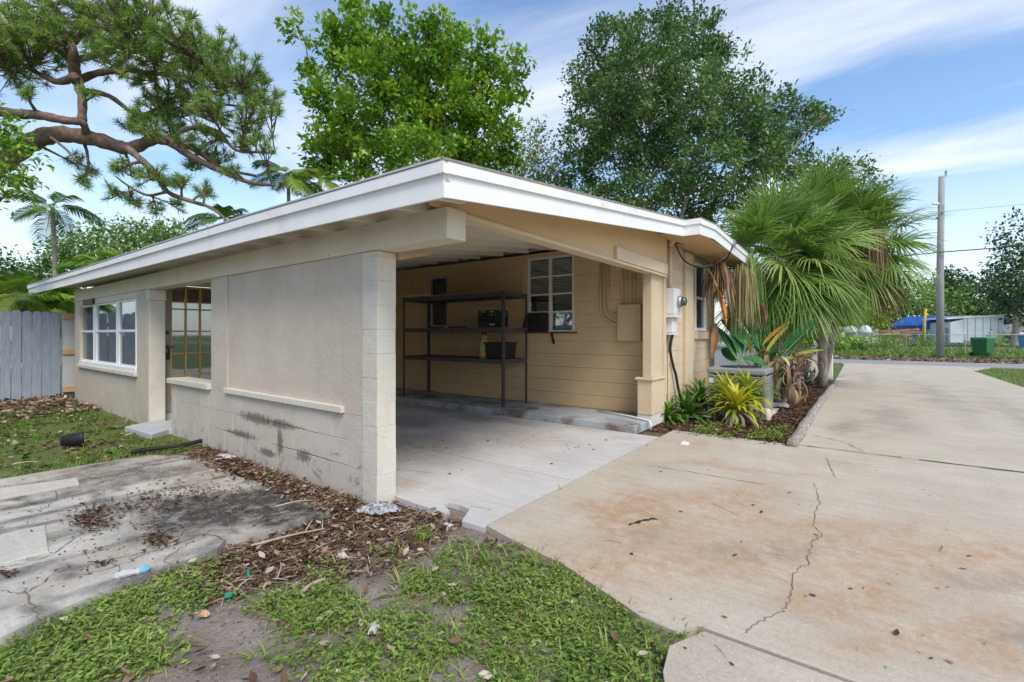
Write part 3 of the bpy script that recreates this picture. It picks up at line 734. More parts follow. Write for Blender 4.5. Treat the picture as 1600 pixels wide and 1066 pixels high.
lk = MB().box(0.235, 0.315, 5.825, 5.861, 0.98, 1.10); lk.tube([(0.25, 5.835, 1.10), (0.25, 5.835, 1.155), (0.275, 5.835, 1.175), (0.30, 5.835, 1.155), (0.30, 5.835, 1.10)], 0.008, 6)
H('lock_box', lk, 'black_plastic', door)
H('lever', MB().bar((0.275, 5.815, 1.19), (0.36, 5.815, 1.19), 0.02, 0.02).lathe((0.275, 5.82, 1.19), [(0.03, 0), (0.03, 0.041)], 12, 'y'), 'brass_dark', door)
H('door_threshold', MB().box(0.19, 1.19, 5.83, 6.0, 0.0, 0.105), 'paint_gray', fw)

# tan inner wall of the carport, laid in courses
def open_spans(a, b, z0, z1, ops):
    segs = [(a, b)]
    for (o0, o1, p0, p1) in ops:
        if z1 > p0 + 0.01 and z0 < p1 - 0.01:
            segs = [t for s in segs for t in ((s[0], min(s[1], o0)), (max(s[0], o1), s[1])) if t[1] - t[0] > 0.01]
    return segs
bw = H('inner_wall', MB().box(4.93, 5.05, -0.66, 0.84, 0.0, 2.9), 'wall_tan')
H('inner_core', MB().box(4.93, 5.05, 1.88, 3.96, 0.0, 2.9).box(4.93, 5.05, 4.62, 5.86, 0.0, 2.9).box(4.93, 5.05, 0.84, 1.88, 0.0, 1.44).box(4.93, 5.05, 3.96, 4.62, 0.0, 1.55), 'wall_tan', bw)
ops = [(0.85, 1.87, 1.44, 2.84), (3.99, 4.58, 1.56, 2.68)]
ch = 0.234; z = 0.107
zs = [z + ch * i for i in range(13)]
for i in range(12):
    z0, z1 = zs[i], min(zs[i + 1], 2.93)
    cut = sorted(set([z0, z1] + [c for c in (1.44, 1.56, 2.68, 2.84) if z0 + 0.015 < c < z1 - 0.015]))
    for c0, c1 in zip(cut[:-1], cut[1:]):
        for a, b in open_spans(-0.66, 5.86, c0, c1, ops):
            H('block_course', MB().box(4.880 + R.uniform(-0.001, 0.001), 4.94, a, b, c0 + (0.0016 if c0 == z0 else 0), c1 - (0.0016 if c1 == z1 else 0)), 'wall_tan', bw, bev=0.0018)
# tall two-leaf window with blinds in it
def vwin(parent, y0, y1, z0, z1, x):
    pass
bwin = H('carport_window', MB().box(5.05, 5.07, 0.84, 1.88, 1.42, 2.86), 'shadow_void')
yl = [0.852, 0.90, 1.335, 1.39, 1.82, 1.868]
fm = MB().box(4.868, 4.94, yl[0], yl[1], 1.44, 2.838).box(4.868, 4.94, yl[2], yl[3], 1.44, 2.838).box(4.868, 4.94, yl[4], yl[5], 1.44, 2.838)
for a, b in ((yl[1], yl[2]), (yl[3], yl[4])):
    fm.box(4.87, 4.938, a, b, 1.44, 1.475).box(4.87, 4.938, a, b, 2.795, 2.838)
H('window_frame', fm, 'wood_rafter', bwin)
for li, (a, b) in enumerate(((yl[1], yl[2]), (yl[3], yl[4]))):
    rows = [1.475 + (2.795 - 1.475) * i / 4 for i in range(5)]
    for i in (1, 2, 3): H('glazing_bar', MB().box(4.872, 4.92, a, b, rows[i] - 0.014, rows[i] + 0.014), 'wood_rafter', bwin)
    for i in range(4): H('pane', MB().box(4.895, 4.899, a + 0.002, b - 0.002, rows[i] + 0.015, rows[i + 1] - 0.015), 'clear_pane', bwin)
    bl_ = MB(); zz = 1.50
    while zz < 2.78:
        bl_.hexa([(4.95, a, zz), (4.95, b, zz), (4.985, b, zz + 0.022), (4.985, a, zz + 0.022), (4.95, a, zz + 0.003), (4.95, b, zz + 0.003), (4.985, b, zz + 0.025), (4.985, a, zz + 0.025)]); zz += 0.046
    pm('blind_slat', (0.50, 0.47, 0.40), (0.60, 0.57, 0.50), 4, 0.6, 0) if 'blind_slat' not in M else None
    H('blind_slats', bl_, 'blind_slat', bwin, kind='stuff')
H('side_casing', MB().box(4.862, 4.90, 1.872, 2.0, 1.44, 2.80), 'wall_tan', bwin, bev=0.004)
H('sill', MB().box(4.83, 4.92, 0.80, 1.92, 1.412, 1.438), 'rotten_wood', bwin, bev=0.004)
# narrow dark window beside it
nw = H('narrow_window', MB().box(5.0, 5.02, 3.98, 4.59, 1.55, 2.69), 'shadow_void')
H('window_frame', MB().box(4.872, 4.96, 3.99, 4.03, 1.56, 2.68).box(4.872, 4.96, 4.52, 4.58, 1.56, 2.68).box(4.872, 4.96, 4.03, 4.52, 2.63, 2.68).box(4.872, 4.96, 4.03, 4.52, 1.56, 1.60), 'paint_gray', nw)
H('pane', MB().box(4.93, 4.934, 4.031, 4.519, 1.601, 2.629), 'window_glass', nw)
# gable end wall beyond the carport, in courses too
ew = H('gable_wall', MB().box(4.96, 6.83, -0.655, -0.50, 0.0, 2.95).box(7.63, 8.32, -0.655, -0.50, 0.0, 2.95).box(6.83, 7.63, -0.655, -0.50, 0.0, 1.44).box(6.83, 7.63, -0.655, -0.50, 2.80, 2.95), 'wall_end')
for i in range(13):
    z0, z1 = -0.06 + 0.234 * i, min(-0.06 + 0.234 * (i + 1), 2.95)
    for a, b in open_spans(4.952, 8.32, z0, z1, [(6.84, 7.62, 1.45, 2.79)]):
        H('block_course', MB().box(a, b, -0.680 + R.uniform(-0.001, 0.001), -0.645, z0 + 0.0015, z1 - 0.0015), 'wall_end', ew, bev=0.002)
H('pilaster', MB().box(6.07, 6.50, -0.74, -0.683, -0.05, 2.86), 'wall_end', ew, bev=0.006)
H('corner_strip', MB().box(4.96, 5.09, -0.712, -0.683, -0.05, 2.95), 'wall_end', ew, bev=0.004)
sw = H('gable_window', MB().box(6.83, 7.63, -0.52, -0.50, 1.44, 2.80), 'shadow_void')
fm = MB().box(6.842, 6.90, -0.69, -0.60, 1.46, 2.78).box(7.56, 7.618, -0.69, -0.60, 1.46, 2.78).box(6.90, 7.56, -0.688, -0.602, 1.46, 1.52).box(6.90, 7.56, -0.688, -0.602, 2.73, 2.78).box(6.90, 7.56, -0.688, -0.602, 2.08, 2.13)
H('window_frame', fm, 'white_vinyl', sw)
for z0, z1 in ((1.521, 2.079), (2.131, 2.729)): H('pane', MB().box(6.901, 7.559, -0.65, -0.645, z0, z1), 'window_glass', sw)
H('sill', MB().box(6.78, 7.70, -0.73, -0.66, 1.30, 1.448), 'trim_tan', sw, bev=0.006)
# the remaining outer walls close the house
H('rear_wall', MB().box(8.16, 8.32, -0.48, 10.54, -0.05, 2.85), 'wall_end')
H('side_wall', MB().box(0.19, 8.15, 10.36, 10.53, -0.05, 2.2), 'wall_beige')
# post under the header, on its wider plinth
post = H('carport_post', MB().box(4.46, 4.945, -0.70, -0.56, 0.74, 2.33), 'wall_end', bev=0.006)
H('post_casing', MB().box(4.40, 4.948, -0.73, -0.50, 0.18, 0.70), 'trim_tan', post, bev=0.006)
H('post_cap', MB().box(4.37, 4.955, -0.755, -0.47, 0.702, 0.738), 'trim_tan', post, bev=0.005)
H('post_foot', MB().box(4.41, 4.946, -0.72, -0.49, 0.0, 0.178), 'wall_cream', post, bev=0.01)

# ---- roof
def tilt(y): return float(np.interp(y, [-1.4, -0.2, 1.5, 13.4], [0, 0.022, 0.05, 0.115]))
def zrf(x, y): return float(np.interp(x, [-0.40, 4.61, 5.4, 8.7], [2.485, 3.08, 3.14, 3.035])) + tilt(y)
ys = [-1.12, -0.2, 0.6, 1.5, 3, 5, 7, 9, 11, 13.3]
def deck(x0, x1, y_list, top, bot):
    mb = MB()
    for a, b in zip(y_list[:-1], y_list[1:]):
        mb.hexa([(x0, a, zrf(x0, a) + bot), (x1, a, zrf(x1, a) + bot), (x1, b, zrf(x1, b) + bot), (x0, b, zrf(x0, b) + bot), (x0, a, zrf(x0, a) + top), (x1, a, zrf(x1, a) + top), (x1, b, zrf(x1, b) + top), (x0, b, zrf(x0, b) + top)])
    return mb
roof = H('roof', deck(-0.345, 4.606, ys, -0.012, -0.045), 'wood_rafter')
yh = [-1.345] + ys[1:]
H('roof_boards', deck(4.609, 5.4, yh, -0.012, -0.045), 'wood_rafter', roof)
H('roof_boards', deck(5.402, 8.58, yh, -0.012, -0.045), 'wood_rafter', roof)
H('roofing', deck(-0.385, 4.60, [-1.165] + ys[1:], 0.006, -0.010), 'shingle', roof)
H('roofing', deck(4.602, 5.4, [-1.392] + ys[1:], 0.006, -0.010), 'shingle', roof)
H('roofing', deck(5.402, 8.63, [-1.392] + ys[1:], 0.006, -0.010), 'shingle', roof)
def board_y(name, x0, x1, ylist, t, b, mat):        # runs along the eave
    mb = MB()
    for a, c in zip(ylist[:-1], ylist[1:]):
        za, zb = zrf(-0.36, a), zrf(-0.36, c)
        mb.hexa([(x0, a, za + b), (x1, a, za + b), (x1, c, zb + b), (x0, c, zb + b), (x0, a, za + t), (x1, a, za + t), (x1, c, zb + t), (x0, c, zb + t)])
    return H(name, mb, mat, roof)
board_y('fascia_board', -0.360, -0.338, [-1.135, 0.6, 1.5, 3.0, 4.37], -0.086, -0.236, 'wood_white')
board_y('fascia_board', -0.359, -0.338, [4.373, 7, 9.5], -0.086, -0.236, 'wood_white')
board_y('fascia_board', -0.361, -0.338, [9.503, 11.5, 13.3], -0.086, -0.236, 'wood_white')
board_y('eave_trim', -0.384, -0.346, [-1.155, 0.6, 1.5, 3.0, 6.1], -0.011, -0.088, 'wood_white')
board_y('eave_trim', -0.383, -0.346, [6.104, 9, 12.0], -0.011, -0.088, 'wood_white')
board_y('eave_trim', -0.385, -0.346, [12.003, 13.3], -0.011, -0.088, 'wood_white')
board_y('drip_edge', -0.390, -0.345, ys, 0.010, -0.004, 'paint_gray')
def board_x(name, xs, y0, y1, t, b, mat):            # runs along a rake
    mb = MB()
    for a, c in zip(xs[:-1], xs[1:]):
        za, zb = zrf(a, y0), zrf(c, y0)
        mb.hexa([(a, y0, za + b), (c, y0, zb + b), (c, y1, zb + b), (a, y1, za + b), (a, y0, za + t), (c, y0, zb + t), (c, y1, zb + t), (a, y1, za + t)])
    return H(name, mb, mat, roof)
board_x('fascia_board', [-0.338, 2.4], -1.138, -1.116, -0.086, -0.236, 'wood_white')
board_x('fascia_board', [2.403, 4.60], -1.138, -1.116, -0.086, -0.236, 'wood_white')
board_x('rake_trim', [-0.346, 3.6], -1.160, -1.118, -0.011, -0.088, 'wood_white')
board_x('rake_trim', [3.603, 4.58], -1.160, -1.118, -0.011, -0.088, 'wood_white')
board_x('fascia_board', [4.603, 5.4, 8.60], -1.368, -1.346, -0.086, -0.236, 'wood_white')
board_x('rake_trim', [4.583, 5.4, 8.62], -1.388, -1.348, -0.011, -0.088, 'wood_white')
zj = zrf(4.6, -1.2)
H('fascia_board', MB().box(4.583, 4.602, -1.368, -1.140, zj - 0.236, zj - 0.088), 'wood_white', roof)
H('rake_trim', MB().box(4.563, 4.582, -1.388, -1.162, zj - 0.087, zj - 0.010), 'wood_white', roof)
# rafters and their tails
yy = -0.60
while yy < 10.6:
    x1 = 4.87 if yy < 5.8 else 0.6
    mb = MB(); xs = [-0.336, 0.3, 2.0, 4.0, x1] if x1 > 4 else [-0.336, x1]
    for a, c in zip(xs[:-1], xs[1:]):
        za, zb = zrf(a, yy) - 0.046, zrf(c, yy) - 0.046
        dp_a = 0.182 if a < 0 else 0.165; dp_c = 0.165
        mb.hexa([(a, yy, za - dp_a), (c, yy, zb - dp_c), (c, yy + 0.045, zb - dp_c), (a, yy + 0.045, za - dp_a), (a, yy, za), (c, yy, zb), (c, yy + 0.045, zb), (a, yy + 0.045, za)])
    H('rafter', mb, 'wood_rafter', roof)
    yy += 0.61
# a wide flat lookout at the corner and the soffit of the open end
H('lookout', MB().hexa([(-0.336, -0.98, zrf(-0.33, -0.98) - 0.21), (0.02, -0.98, 2.335), (0.02, -0.93, 2.335), (-0.336, -0.93, zrf(-0.33, -0.98) - 0.21), (-0.336, -0.98, zrf(-0.33, -0.98) - 0.047), (0.02, -0.98, zrf(0.02, -0.98) - 0.047), (0.02, -0.93, zrf(0.02, -0.98) - 0.047), (-0.336, -0.93, zrf(-0.33, -0.98) - 0.047)]), 'wood_rafter', roof)
for px_, mt in ((534, 'rotten_wood'), (383, 'rotten_wood'), (448, 'rotten_wood')):
    q = onx(px_, 350, -0.30)
    z_ = zrf(-0.3, q.y) - 0.05
    mb = MB().hexa([(-0.335, q.y - 0.10, z_ - 0.035), (-0.10, q.y - 0.05, z_ - 0.02), (-0.12, q.y + 0.06, z_ - 0.02), (-0.335, q.y + 0.08, z_ - 0.03), (-0.335, q.y - 0.10, z_), (-0.10, q.y - 0.05, z_ + 0.02), (-0.12, q.y + 0.06, z_ + 0.02), (-0.335, q.y + 0.08, z_)])
    H('rotten_patch', mb, mt, roof)
# beam over the long wall, header panel over the opening
beam = H('wall_beam', MB().box(-0.012, 0.195, -0.82, 2.05, 2.102, 2.335), 'wood_cream', bev=0.012)
H('beam_length', MB().box(-0.010, 0.193, 2.055, 5.8, 2.104, 2.335), 'wood_cream', beam, bev=0.008)
H('beam_length', MB().box(-0.008, 0.191, 5.805, 10.54, 2.104, 2.335), 'wood_cream', beam, bev=0.008)
H('shim', MB().hexa([(0.20, -0.05, 2.04), (0.20, 0.10, 2.06), (0.33, 0.12, 2.075), (0.36, -0.28, 2.085), (0.20, -0.05, 2.10), (0.20, 0.10, 2.10), (0.33, 0.12, 2.10), (0.36, -0.28, 2.10)]), 'raw_wood', beam)
mb = MB()
for a, c in ((-0.10, 2.2), (2.2, 4.10)):
    mb.hexa([(a, -0.745, 2.336), (c, -0.745, 2.336), (c, -0.72, 2.336), (a, -0.72, 2.336), (a, -0.745, zrf(a, -0.74) - 0.046), (c, -0.745, zrf(c, -0.74) - 0.046), (c, -0.72, zrf(c, -0.74) - 0.046), (a, -0.72, zrf(a, -0.74) - 0.046)])
hd = H('header_panel', mb, 'panel_tan')
a, c = 4.106, 4.955
H('panel', MB().hexa([(a, -0.743, 2.50), (c, -0.743, 2.50), (c, -0.72, 2.50), (a, -0.72, 2.50), (a, -0.743, zrf(a, -0.74) - 0.046), (c, -0.743, zrf(c, -0.74) - 0.046), (c, -0.72, zrf(c, -0.74) - 0.046), (a, -0.72, zrf(a, -0.74) - 0.046)]), 'panel_tan', hd)
H('header_edge', MB().box(0.20, 4.955, -0.775, -0.62, 2.300, 2.335), 'trim_tan', hd, bev=0.004)
H('header_cleat', MB().box(3.02, 4.955, -0.79, -0.746, 2.337, 2.497), 'trim_tan', hd, bev=0.006)
H('side_panel', MB().box(4.956, 5.10, -0.72, -0.683, 2.30, 2.95), 'panel_tan', hd)
mb = MB()
a, c = 4.96, 8.2
H('gable_upper', MB().hexa([(a, -0.672, 2.95), (8.3, -0.672, 2.90), (8.3, -0.52, 2.90), (a, -0.52, 2.95), (a, -0.672, 3.05), (8.3, -0.672, 2.99), (8.3, -0.52, 2.99), (a, -0.52, 3.05)]), 'wall_end', ew)
H('soffit', MB().hexa([(4.61, -1.345, zrf(4.61, -1.3) - 0.20), (8.58, -1.345, zrf(8.58, -1.3) - 0.20), (8.58, -0.685, zrf(8.58, -.7) - 0.17), (4.61, -0.75, zrf(4.61, -.7) - 0.17), (4.61, -1.345, zrf(4.61, -1.3) - 0.19), (8.58, -1.345, zrf(8.58, -1.3) - 0.19), (8.58, -0.685, zrf(8.58, -.7) - 0.16), (4.61, -0.75, zrf(4.61, -.7) - 0.16)]), 'panel_tan', roof)
# small board fixed above the window, step by the door
pm('plaque_wood', (0.10, 0.035, 0.015), (0.18, 0.07, 0.03), 8, 0.6, 0.3, 50)
q0, q1 = onx(131, 470, -0.02), onx(146, 470, -0.02)
obj('wall_plaque', MB().box(-0.045, -0.001, q1.y, q0.y, 1.995, 2.10), 'plaque_wood', label='small reddish brown wooden board fixed above the front window', cat='plaque', bev=0.006)
obj('door_step', MB().prism([(0.18, 4.735), (-0.03, 4.735), (-0.30, 4.50), (-0.36, 5.45), (0.0, 5.68), (0.18, 5.68)], -0.05, 0.035), 'paint_gray', label='thin grey concrete step at the front door opening', cat='step', bev=0.008)

# ------------------------------------------------------------------ in the carport
pm('shelf_steel', (0.060, 0.062, 0.066), (0.095, 0.097, 0.10), 6, 0.55, 0.1, 50, metal=0.2)
pm('shelf_board', (0.13, 0.085, 0.055), (0.21, 0.14, 0.09), 7, 0.8, 0.2, 50)
pm('label_white', (0.75, 0.75, 0.75), (0.8, 0.8, 0.8), 5, 0.5, 0)
sx0, sx1, sy0, sy1, sz = 4.03, 4.76, 1.80, 4.47, 0.106
shelf = thing('shelving_unit', 'dark grey slotted steel shelving unit with three shelves against the tan wall', 'shelf', ((sx0 + sx1) / 2, (sy0 + sy1) / 2, sz))
for (px_, py_, dx_, dy_) in ((sx0, sy0, 1, 1), (sx0, sy1, 1, -1), (sx1, sy0, -1, 1), (sx1, sy1, -1, -1)):
    mb = MB(); t = 0.004; w = 0.045
    a, b = sorted((px_, px_ + dx_ * w)); c, d = sorted((py_, py_ + dy_ * t)); mb.box(a, b, c, d, sz, 2.16)
    a, b = sorted((px_, px_ + dx_ * t)); c, d = sorted((py_ + dy_ * t, py_ + dy_ * w)); mb.box(a, b, c, d, sz, 2.16)
    up_ = obj('upright', mb, 'shelf_steel', shelf)
    sl = MB(); zz = sz + 0.06                       # keyhole slots
    while zz < 2.12:
        a, b = sorted((px_ + dx_ * 0.018, px_ + dx_ * 0.030)); yq = py_ - dy_ * 0.0012
        sl.box(a, b, min(yq, yq + 0.001), max(yq, yq + 0.001), zz, zz + 0.026)
        c, d = sorted((py_ + dy_ * 0.018, py_ + dy_ * 0.030)); xq = px_ - dx_ * 0.0012
        sl.box(min(xq, xq + 0.001), max(xq, xq + 0.001), c, d, zz, zz + 0.026); zz += 0.05
    obj('slots', sl, 'shadow_void', up_, kind='stuff')
for zt in (0.945, 1.515, 2.145):
    sh = obj('shelf_board', MB().box(sx0 + 0.01, sx1 - 0.01, sy0 + 0.046, sy1 - 0.046, zt - 0.016, zt), 'shelf_board', shelf)
    for xx in (sx0 - 0.002, sx1 - 0.006): obj('beam', MB().box(xx, xx + 0.008, sy0 + 0.004, sy1 - 0.004, zt - 0.075, zt + 0.002), 'shelf_steel', sh)
    for yy in (sy0 - 0.003, sy1 - 0.005): obj('beam', MB().box(sx0 + 0.007, sx1 - 0.007, yy, yy + 0.008, zt - 0.075, zt + 0.002), 'shelf_steel', sh)
q = onx(631, 471, sx0 - 0.004)
obj('tag', MB().box(sx0 - 0.004, sx0 - 0.003, q.y - 0.03, q.y + 0.03, q.z - 0.012, q.z + 0.012), 'moss', shelf)
# black milk crate on the middle shelf
cr = (4.24, 2.24, 1.517)
crate = thing('milk_crate', 'black plastic crate with white markings on the middle shelf', 'crate', cr)
cx0, cx1, cy0, cy1, cz0, cz1 = 4.10, 4.42, 2.0, 2.44, 1.517, 1.83
mb = MB(); 
mb.box(cx0, cx1, cy0, cy1, cz0, cz0 + 0.02)
for (a, b, c, d) in ((cx0, cx0 + 0.012, cy0, cy1), (cx1 - 0.012, cx1, cy0, cy1), (cx0 + 0.012, cx1 - 0.012, cy0, cy0 + 0.012), (cx0 + 0.012, cx1 - 0.012, cy1 - 0.012, cy1)):
    mb.box(a, b, c, d, cz0 + 0.02, cz0 + 0.10).box(a, b, c, d, cz1 - 0.05, cz1)
    for i in range(6):
        if b - a < d - c:
            s = c + (d - c) * i / 5.0 * 0.96; mb.box(a, b, s, s + 0.02, cz0 + 0.10, cz1 - 0.05)
        else:
            s = a + (b - a) * i / 5.0 * 0.94; mb.box(s, s + 0.02, c, d, cz0 + 0.10, cz1 - 0.05)
    mb.box(a + 0.001, b - 0.001, c + 0.001, d - 0.001, cz0 + 0.16, cz0 + 0.18)
obj('basket', mb, 'black_plastic', crate)
inn = MB().box(cx0 + 0.02, cx1 - 0.02, cy0 + 0.02, cy1 - 0.02, cz0 + 0.021, cz0 + 0.22)
obj('contents', inn, 'rubber', crate)
obj('handle_mark', MB().box(cx0 - 0.0015, cx0 - 0.0005, 2.30, 2.36, cz1 - 0.032, cz1 - 0.020).box(cx0 - 0.0015, cx0 - 0.0005, 2.08, 2.15, cz1 - 0.032, cz1 - 0.020), 'label_white', crate)
lt = MB()
for i in range(7):
    yq = 2.17 - i * 0.018; lt.box(cx0 - 0.0015, cx0 - 0.0005, yq - 0.013, yq, cz0 + 0.045, cz0 + (0.068 if i in (0, 3) else 0.061))
obj('lettering', lt, 'label_white', crate)
# black bin and sprayer on the lower shelf
box_ = thing('storage_bin', 'black open plastic bin on the lowest shelf', 'bin', (4.3, 2.05, 0.947))
mb = MB(); b0, b1, c0, c1 = 4.09, 4.50, 1.855, 2.28
mb.hexa([(b0 + .02, c0 + .02, 0.947), (b1 - .02, c0 + .02, 0.947), (b1 - .02, c1 - .02, 0.947), (b0 + .02, c1 - .02, 0.947), (b0, c0, 1.24), (b1, c0, 1.24), (b1, c1, 1.24), (b0, c1, 1.24)])
obj('tub', mb, 'black_plastic', box_, bev=0.012)
rm = MB().box(b0 - 0.015, b1 + 0.015, c0 - 0.012, c0 + 0.01, 1.225, 1.25).box(b0 - 0.015, b1 + 0.015, c1 - 0.01, c1 + 0.015, 1.225, 1.25).box(b0 - 0.015, b0 + 0.01, c0 + 0.01, c1 - 0.01, 1.225, 1.25).box(b1 - 0.01, b1 + 0.015, c0 + 0.01, c1 - 0.01, 1.225, 1.25)
obj('rim', rm, 'black_plastic', box_)
m_, nt, p, o = nodes_mat('jug_plastic')
p.inputs['Base Color'].default_value = (0.50, 0.46, 0.20, 1); p.inputs['Roughness'].default_value = 0.35; p.inputs['Transmission Weight'].default_value = 0.25
pm('jug_fluid', (0.50, 0.36, 0.03), (0.55, 0.40, 0.05), 4, 0.4, 0)
sp_ = thing('garden_sprayer', 'yellowish plastic pump sprayer bottle with black handle on the lowest shelf', 'sprayer', (4.22, 2.40, 0.947))
obj('tank', MB().lathe((4.22, 2.40, 0.947), [(0.080, 0), (0.092, 0.02), (0.092, 0.26), (0.085, 0.30), (0.055, 0.35), (0.04, 0.38)], 18), 'jug_plastic', sp_, smooth=True)
obj('collar', MB().lathe((4.22, 2.40, 1.327), [(0.048, 0), (0.048, 0.035), (0.02, 0.045), (0.018, 0.075)], 14), 'jug_plastic', sp_)
hb = MB().tube([(4.22, 2.36, 1.44), (4.22, 2.345, 1.41), (4.22, 2.37, 1.40), (4.22, 2.43, 1.40), (4.22, 2.455, 1.41), (4.22, 2.44, 1.44)], 0.012, 8)
obj('pump_handle', hb, 'black_plastic', sp_)
obj('fluid_band', MB().lathe((4.22, 2.40, 0.965), [(0.0935, 0), (0.0935, 0.11)], 18), 'jug_fluid', sp_, smooth=True)
# things lying on the shelves
pm('plank_old', (0.30, 0.17, 0.085), (0.46, 0.28, 0.15), 5, 0.85, 0.3, 40, stretch=(6, 0.6, 6))
pm('cardboard', (0.34, 0.23, 0.13), (0.44, 0.31, 0.19), 3, 0.9, 0.1)
mb = MB().hexa([(4.05, 1.88, 2.148), (4.42, 1.90, 2.148), (4.40, 4.36, 2.148), (4.02, 4.40, 2.148), (4.05, 1.88, 2.166), (4.42, 1.90, 2.166), (4.40, 4.36, 2.166), (4.02, 4.40, 2.166)])
obj('loose_board', mb, 'plank_old', label='long thin brown board lying flat along the top shelf', cat='board')
obj('cut_plank', MB().hexa([(3.99, 3.70, 2.167), (4.14, 3.68, 2.167), (4.16, 4.55, 2.17), (4.0, 4.58, 2.17), (3.99, 3.70, 2.205), (4.14, 3.68, 2.205), (4.16, 4.55, 2.225), (4.0, 4.58, 2.225)]), 'raw_wood', label='short orange-brown plank on top of the shelf, left end', cat='plank', bev=0.004)
q = MB(); q.v = [(4.30, 2.9, 2.17), (4.30, 4.2, 2.168), (4.55, 4.1, 2.169), (4.55, 3.0, 2.170), (4.45, 3.4, 2.25), (4.30, 3.35, 2.225)]
q.f = [(0, 5, 4, 3), (5, 1, 2, 4)]
o_ = obj('folded_cardboard', q, 'paint_gray', label='grey bent sheet lying on the top shelf near the narrow window', cat='sheet'); o_.modifiers.new('s', 'SOLIDIFY').thickness = 0.006
for i, (yy, ln, mt) in enumerate(((2.75, 0.5, 'rubber'), (3.35, 0.42, 'rotten_wood'))):
    mb = MB().tube(smooth_path([(4.10, yy, 1.53), (4.16, yy + ln * 0.4, 1.535), (4.09, yy + ln * 0.7, 1.53), (4.14, yy + ln, 1.54)], 5), 0.014, 6)
    obj(('hose_scrap', 'stick')[i], mb, mt, label=('short black hose scrap lying on the middle shelf near the crate', 'dark crooked stick lying on the middle shelf under the plank')[i], cat=('hose', 'stick')[i])
# black bag hanging in the window corner, strap below the sill
mb = MB().hexa([(4.835, 1.40, 1.442), (4.865, 1.40, 1.442), (4.865, 1.96, 1.442), (4.835, 1.99, 1.442), (4.845, 1.40, 1.80), (4.865, 1.40, 1.80), (4.865, 1.88, 1.80), (4.845, 1.90, 1.80)])
bg = obj('air_conditioner_cover', mb, 'rubber', label='black sheet covering the lower left corner of the carport window', cat='cover', bev=0.008)
obj('hanging_strap', MB().bar((4.82, 1.30, 1.412), (4.815, 1.25, 1.22), 0.045, 0.010, (1, 0, 0)), 'rubber', label='short black strap hanging below the carport window sill', cat='strap')
# breaker panel and its conduits
pm('panel_paint', (0.56, 0.42, 0.25), (0.61, 0.465, 0.285), 3, 0.5, 0.05, 40)
bp = thing('breaker_panel', 'tan painted electrical breaker panel on the inner carport wall', 'electrical panel', (4.84, -0.2, 1.29))
obj('cabinet', MB().box(4.80, 4.879, -0.395, 0.005, 1.285, 1.885), 'panel_paint', bp, bev=0.004)
obj('cover', MB().box(4.790, 4.799, -0.39, 0.0, 1.29, 1.88), 'panel_paint', bp, bev=0.004)
dr = obj('panel_door', MB().box(4.781, 4.789, -0.325, -0.06, 1.355, 1.815), 'panel_paint', bp, bev=0.004)
obj('latch', MB().box(4.776, 4.780, -0.21, -0.16, 1.56, 1.60), 'panel_paint', dr)
cds = [(0.335, 1.555), (0.275, 1.62), (0.195, 1.70)]
for i, (yy, zz) in enumerate(cds):
    r_ = 0.20 + (yy - 0.195) * 0.9
    pts = [(4.855, yy, 2.86), (4.855, yy, 2.0)] + [(4.855, yy - r_ * (1 - math.cos(a)), zz + r_ - r_ * math.sin(a)) for a in [k_ * math.pi / 16 for k_ in range(9)]] + [(4.855, 0.006, zz)]
    obj('conduit', MB().tube(pts, 0.017, 8), 'panel_paint', bp, smooth=True)
for yy in (-0.06, -0.12, -0.21, -0.27):
    obj('conduit', MB().tube([(4.855, yy, 1.886), (4.855, yy, 2.86)], 0.015, 8), 'panel_paint', bp, smooth=True)
obj('strap', MB().box(4.836, 4.879, -0.145, -0.035, 2.28, 2.30).box(4.836, 4.879, -0.295, -0.185, 2.28, 2.30).box(4.836, 4.879, 0.255, 0.36, 2.05, 2.07), 'panel_paint', bp)
# ceiling wire and switch box along the top of the inner wall
pts = smooth_path([onx(624, 455, 4.86), onx(626, 425, 4.86), onx(640, 417, 4.86), onx(680, 411, 4.86), onx(725, 405, 4.86), onx(780, 398, 4.86), onx(865, 388, 4.86)], 6)
wr = thing('ceiling_wire', 'cream cable clipped along the top of the inner carport wall', 'cable', pts[0])
obj('cable', MB().tube(pts, 0.011, 6), 'trim_tan', wr)
q = onx(728, 404, 4.86); obj('junction_box', MB().box(4.82, 4.879, q.y - 0.07, q.y + 0.07, q.z - 0.04, q.z + 0.04), 'wood_rafter', wr, bev=0.004)
# drain pipe along the step
pts = [(4.60, 0.25, 0.135), (4.40, -0.40, 0.13), (4.25, -0.745, 0.125), (4.235, -0.765, 0.09), (4.235, -0.77, 0.0)]
obj('condensate_pipe', MB().tube(pts, 0.014, 8), 'white_vinyl', label='thin white pipe lying across the blue-grey step beside the post', cat='pipe', smooth=True)

# ------------------------------------------------------------------ on the gable wall
pm('meter_paint', (0.62, 0.63, 0.63), (0.70, 0.71, 0.71), 4, 0.4, 0.05, 40)
pm('wire_black', (0.012, 0.012, 0.013), (0.03, 0.03, 0.03), 8, 0.6, 0)
pm('galv', (0.32, 0.33, 0.34), (0.45, 0.46, 0.47), 7, 0.45, 0.1, 40, metal=0.6)
mt = thing('electric_meter', 'white electric meter box with round glass meter on the gable wall', 'electric meter', (5.35, -0.74, 1.5))
a0, a1 = ony(1038, 470, -0.84).x, ony(1056, 470, -0.84).x
obj('meter_box', MB().box(5.10, 5.42, -0.84, -0.681, 1.72, 2.14), 'meter_paint', mt, bev=0.012)
obj('lower_box', MB().box(5.14, 5.38, -0.80, -0.681, 1.42, 1.66), 'meter_paint', mt, bev=0.010)
obj('box_lip', MB().box(5.08, 5.44, -0.855, -0.681, 1.665, 1.715), 'meter_paint', mt, bev=0.004)
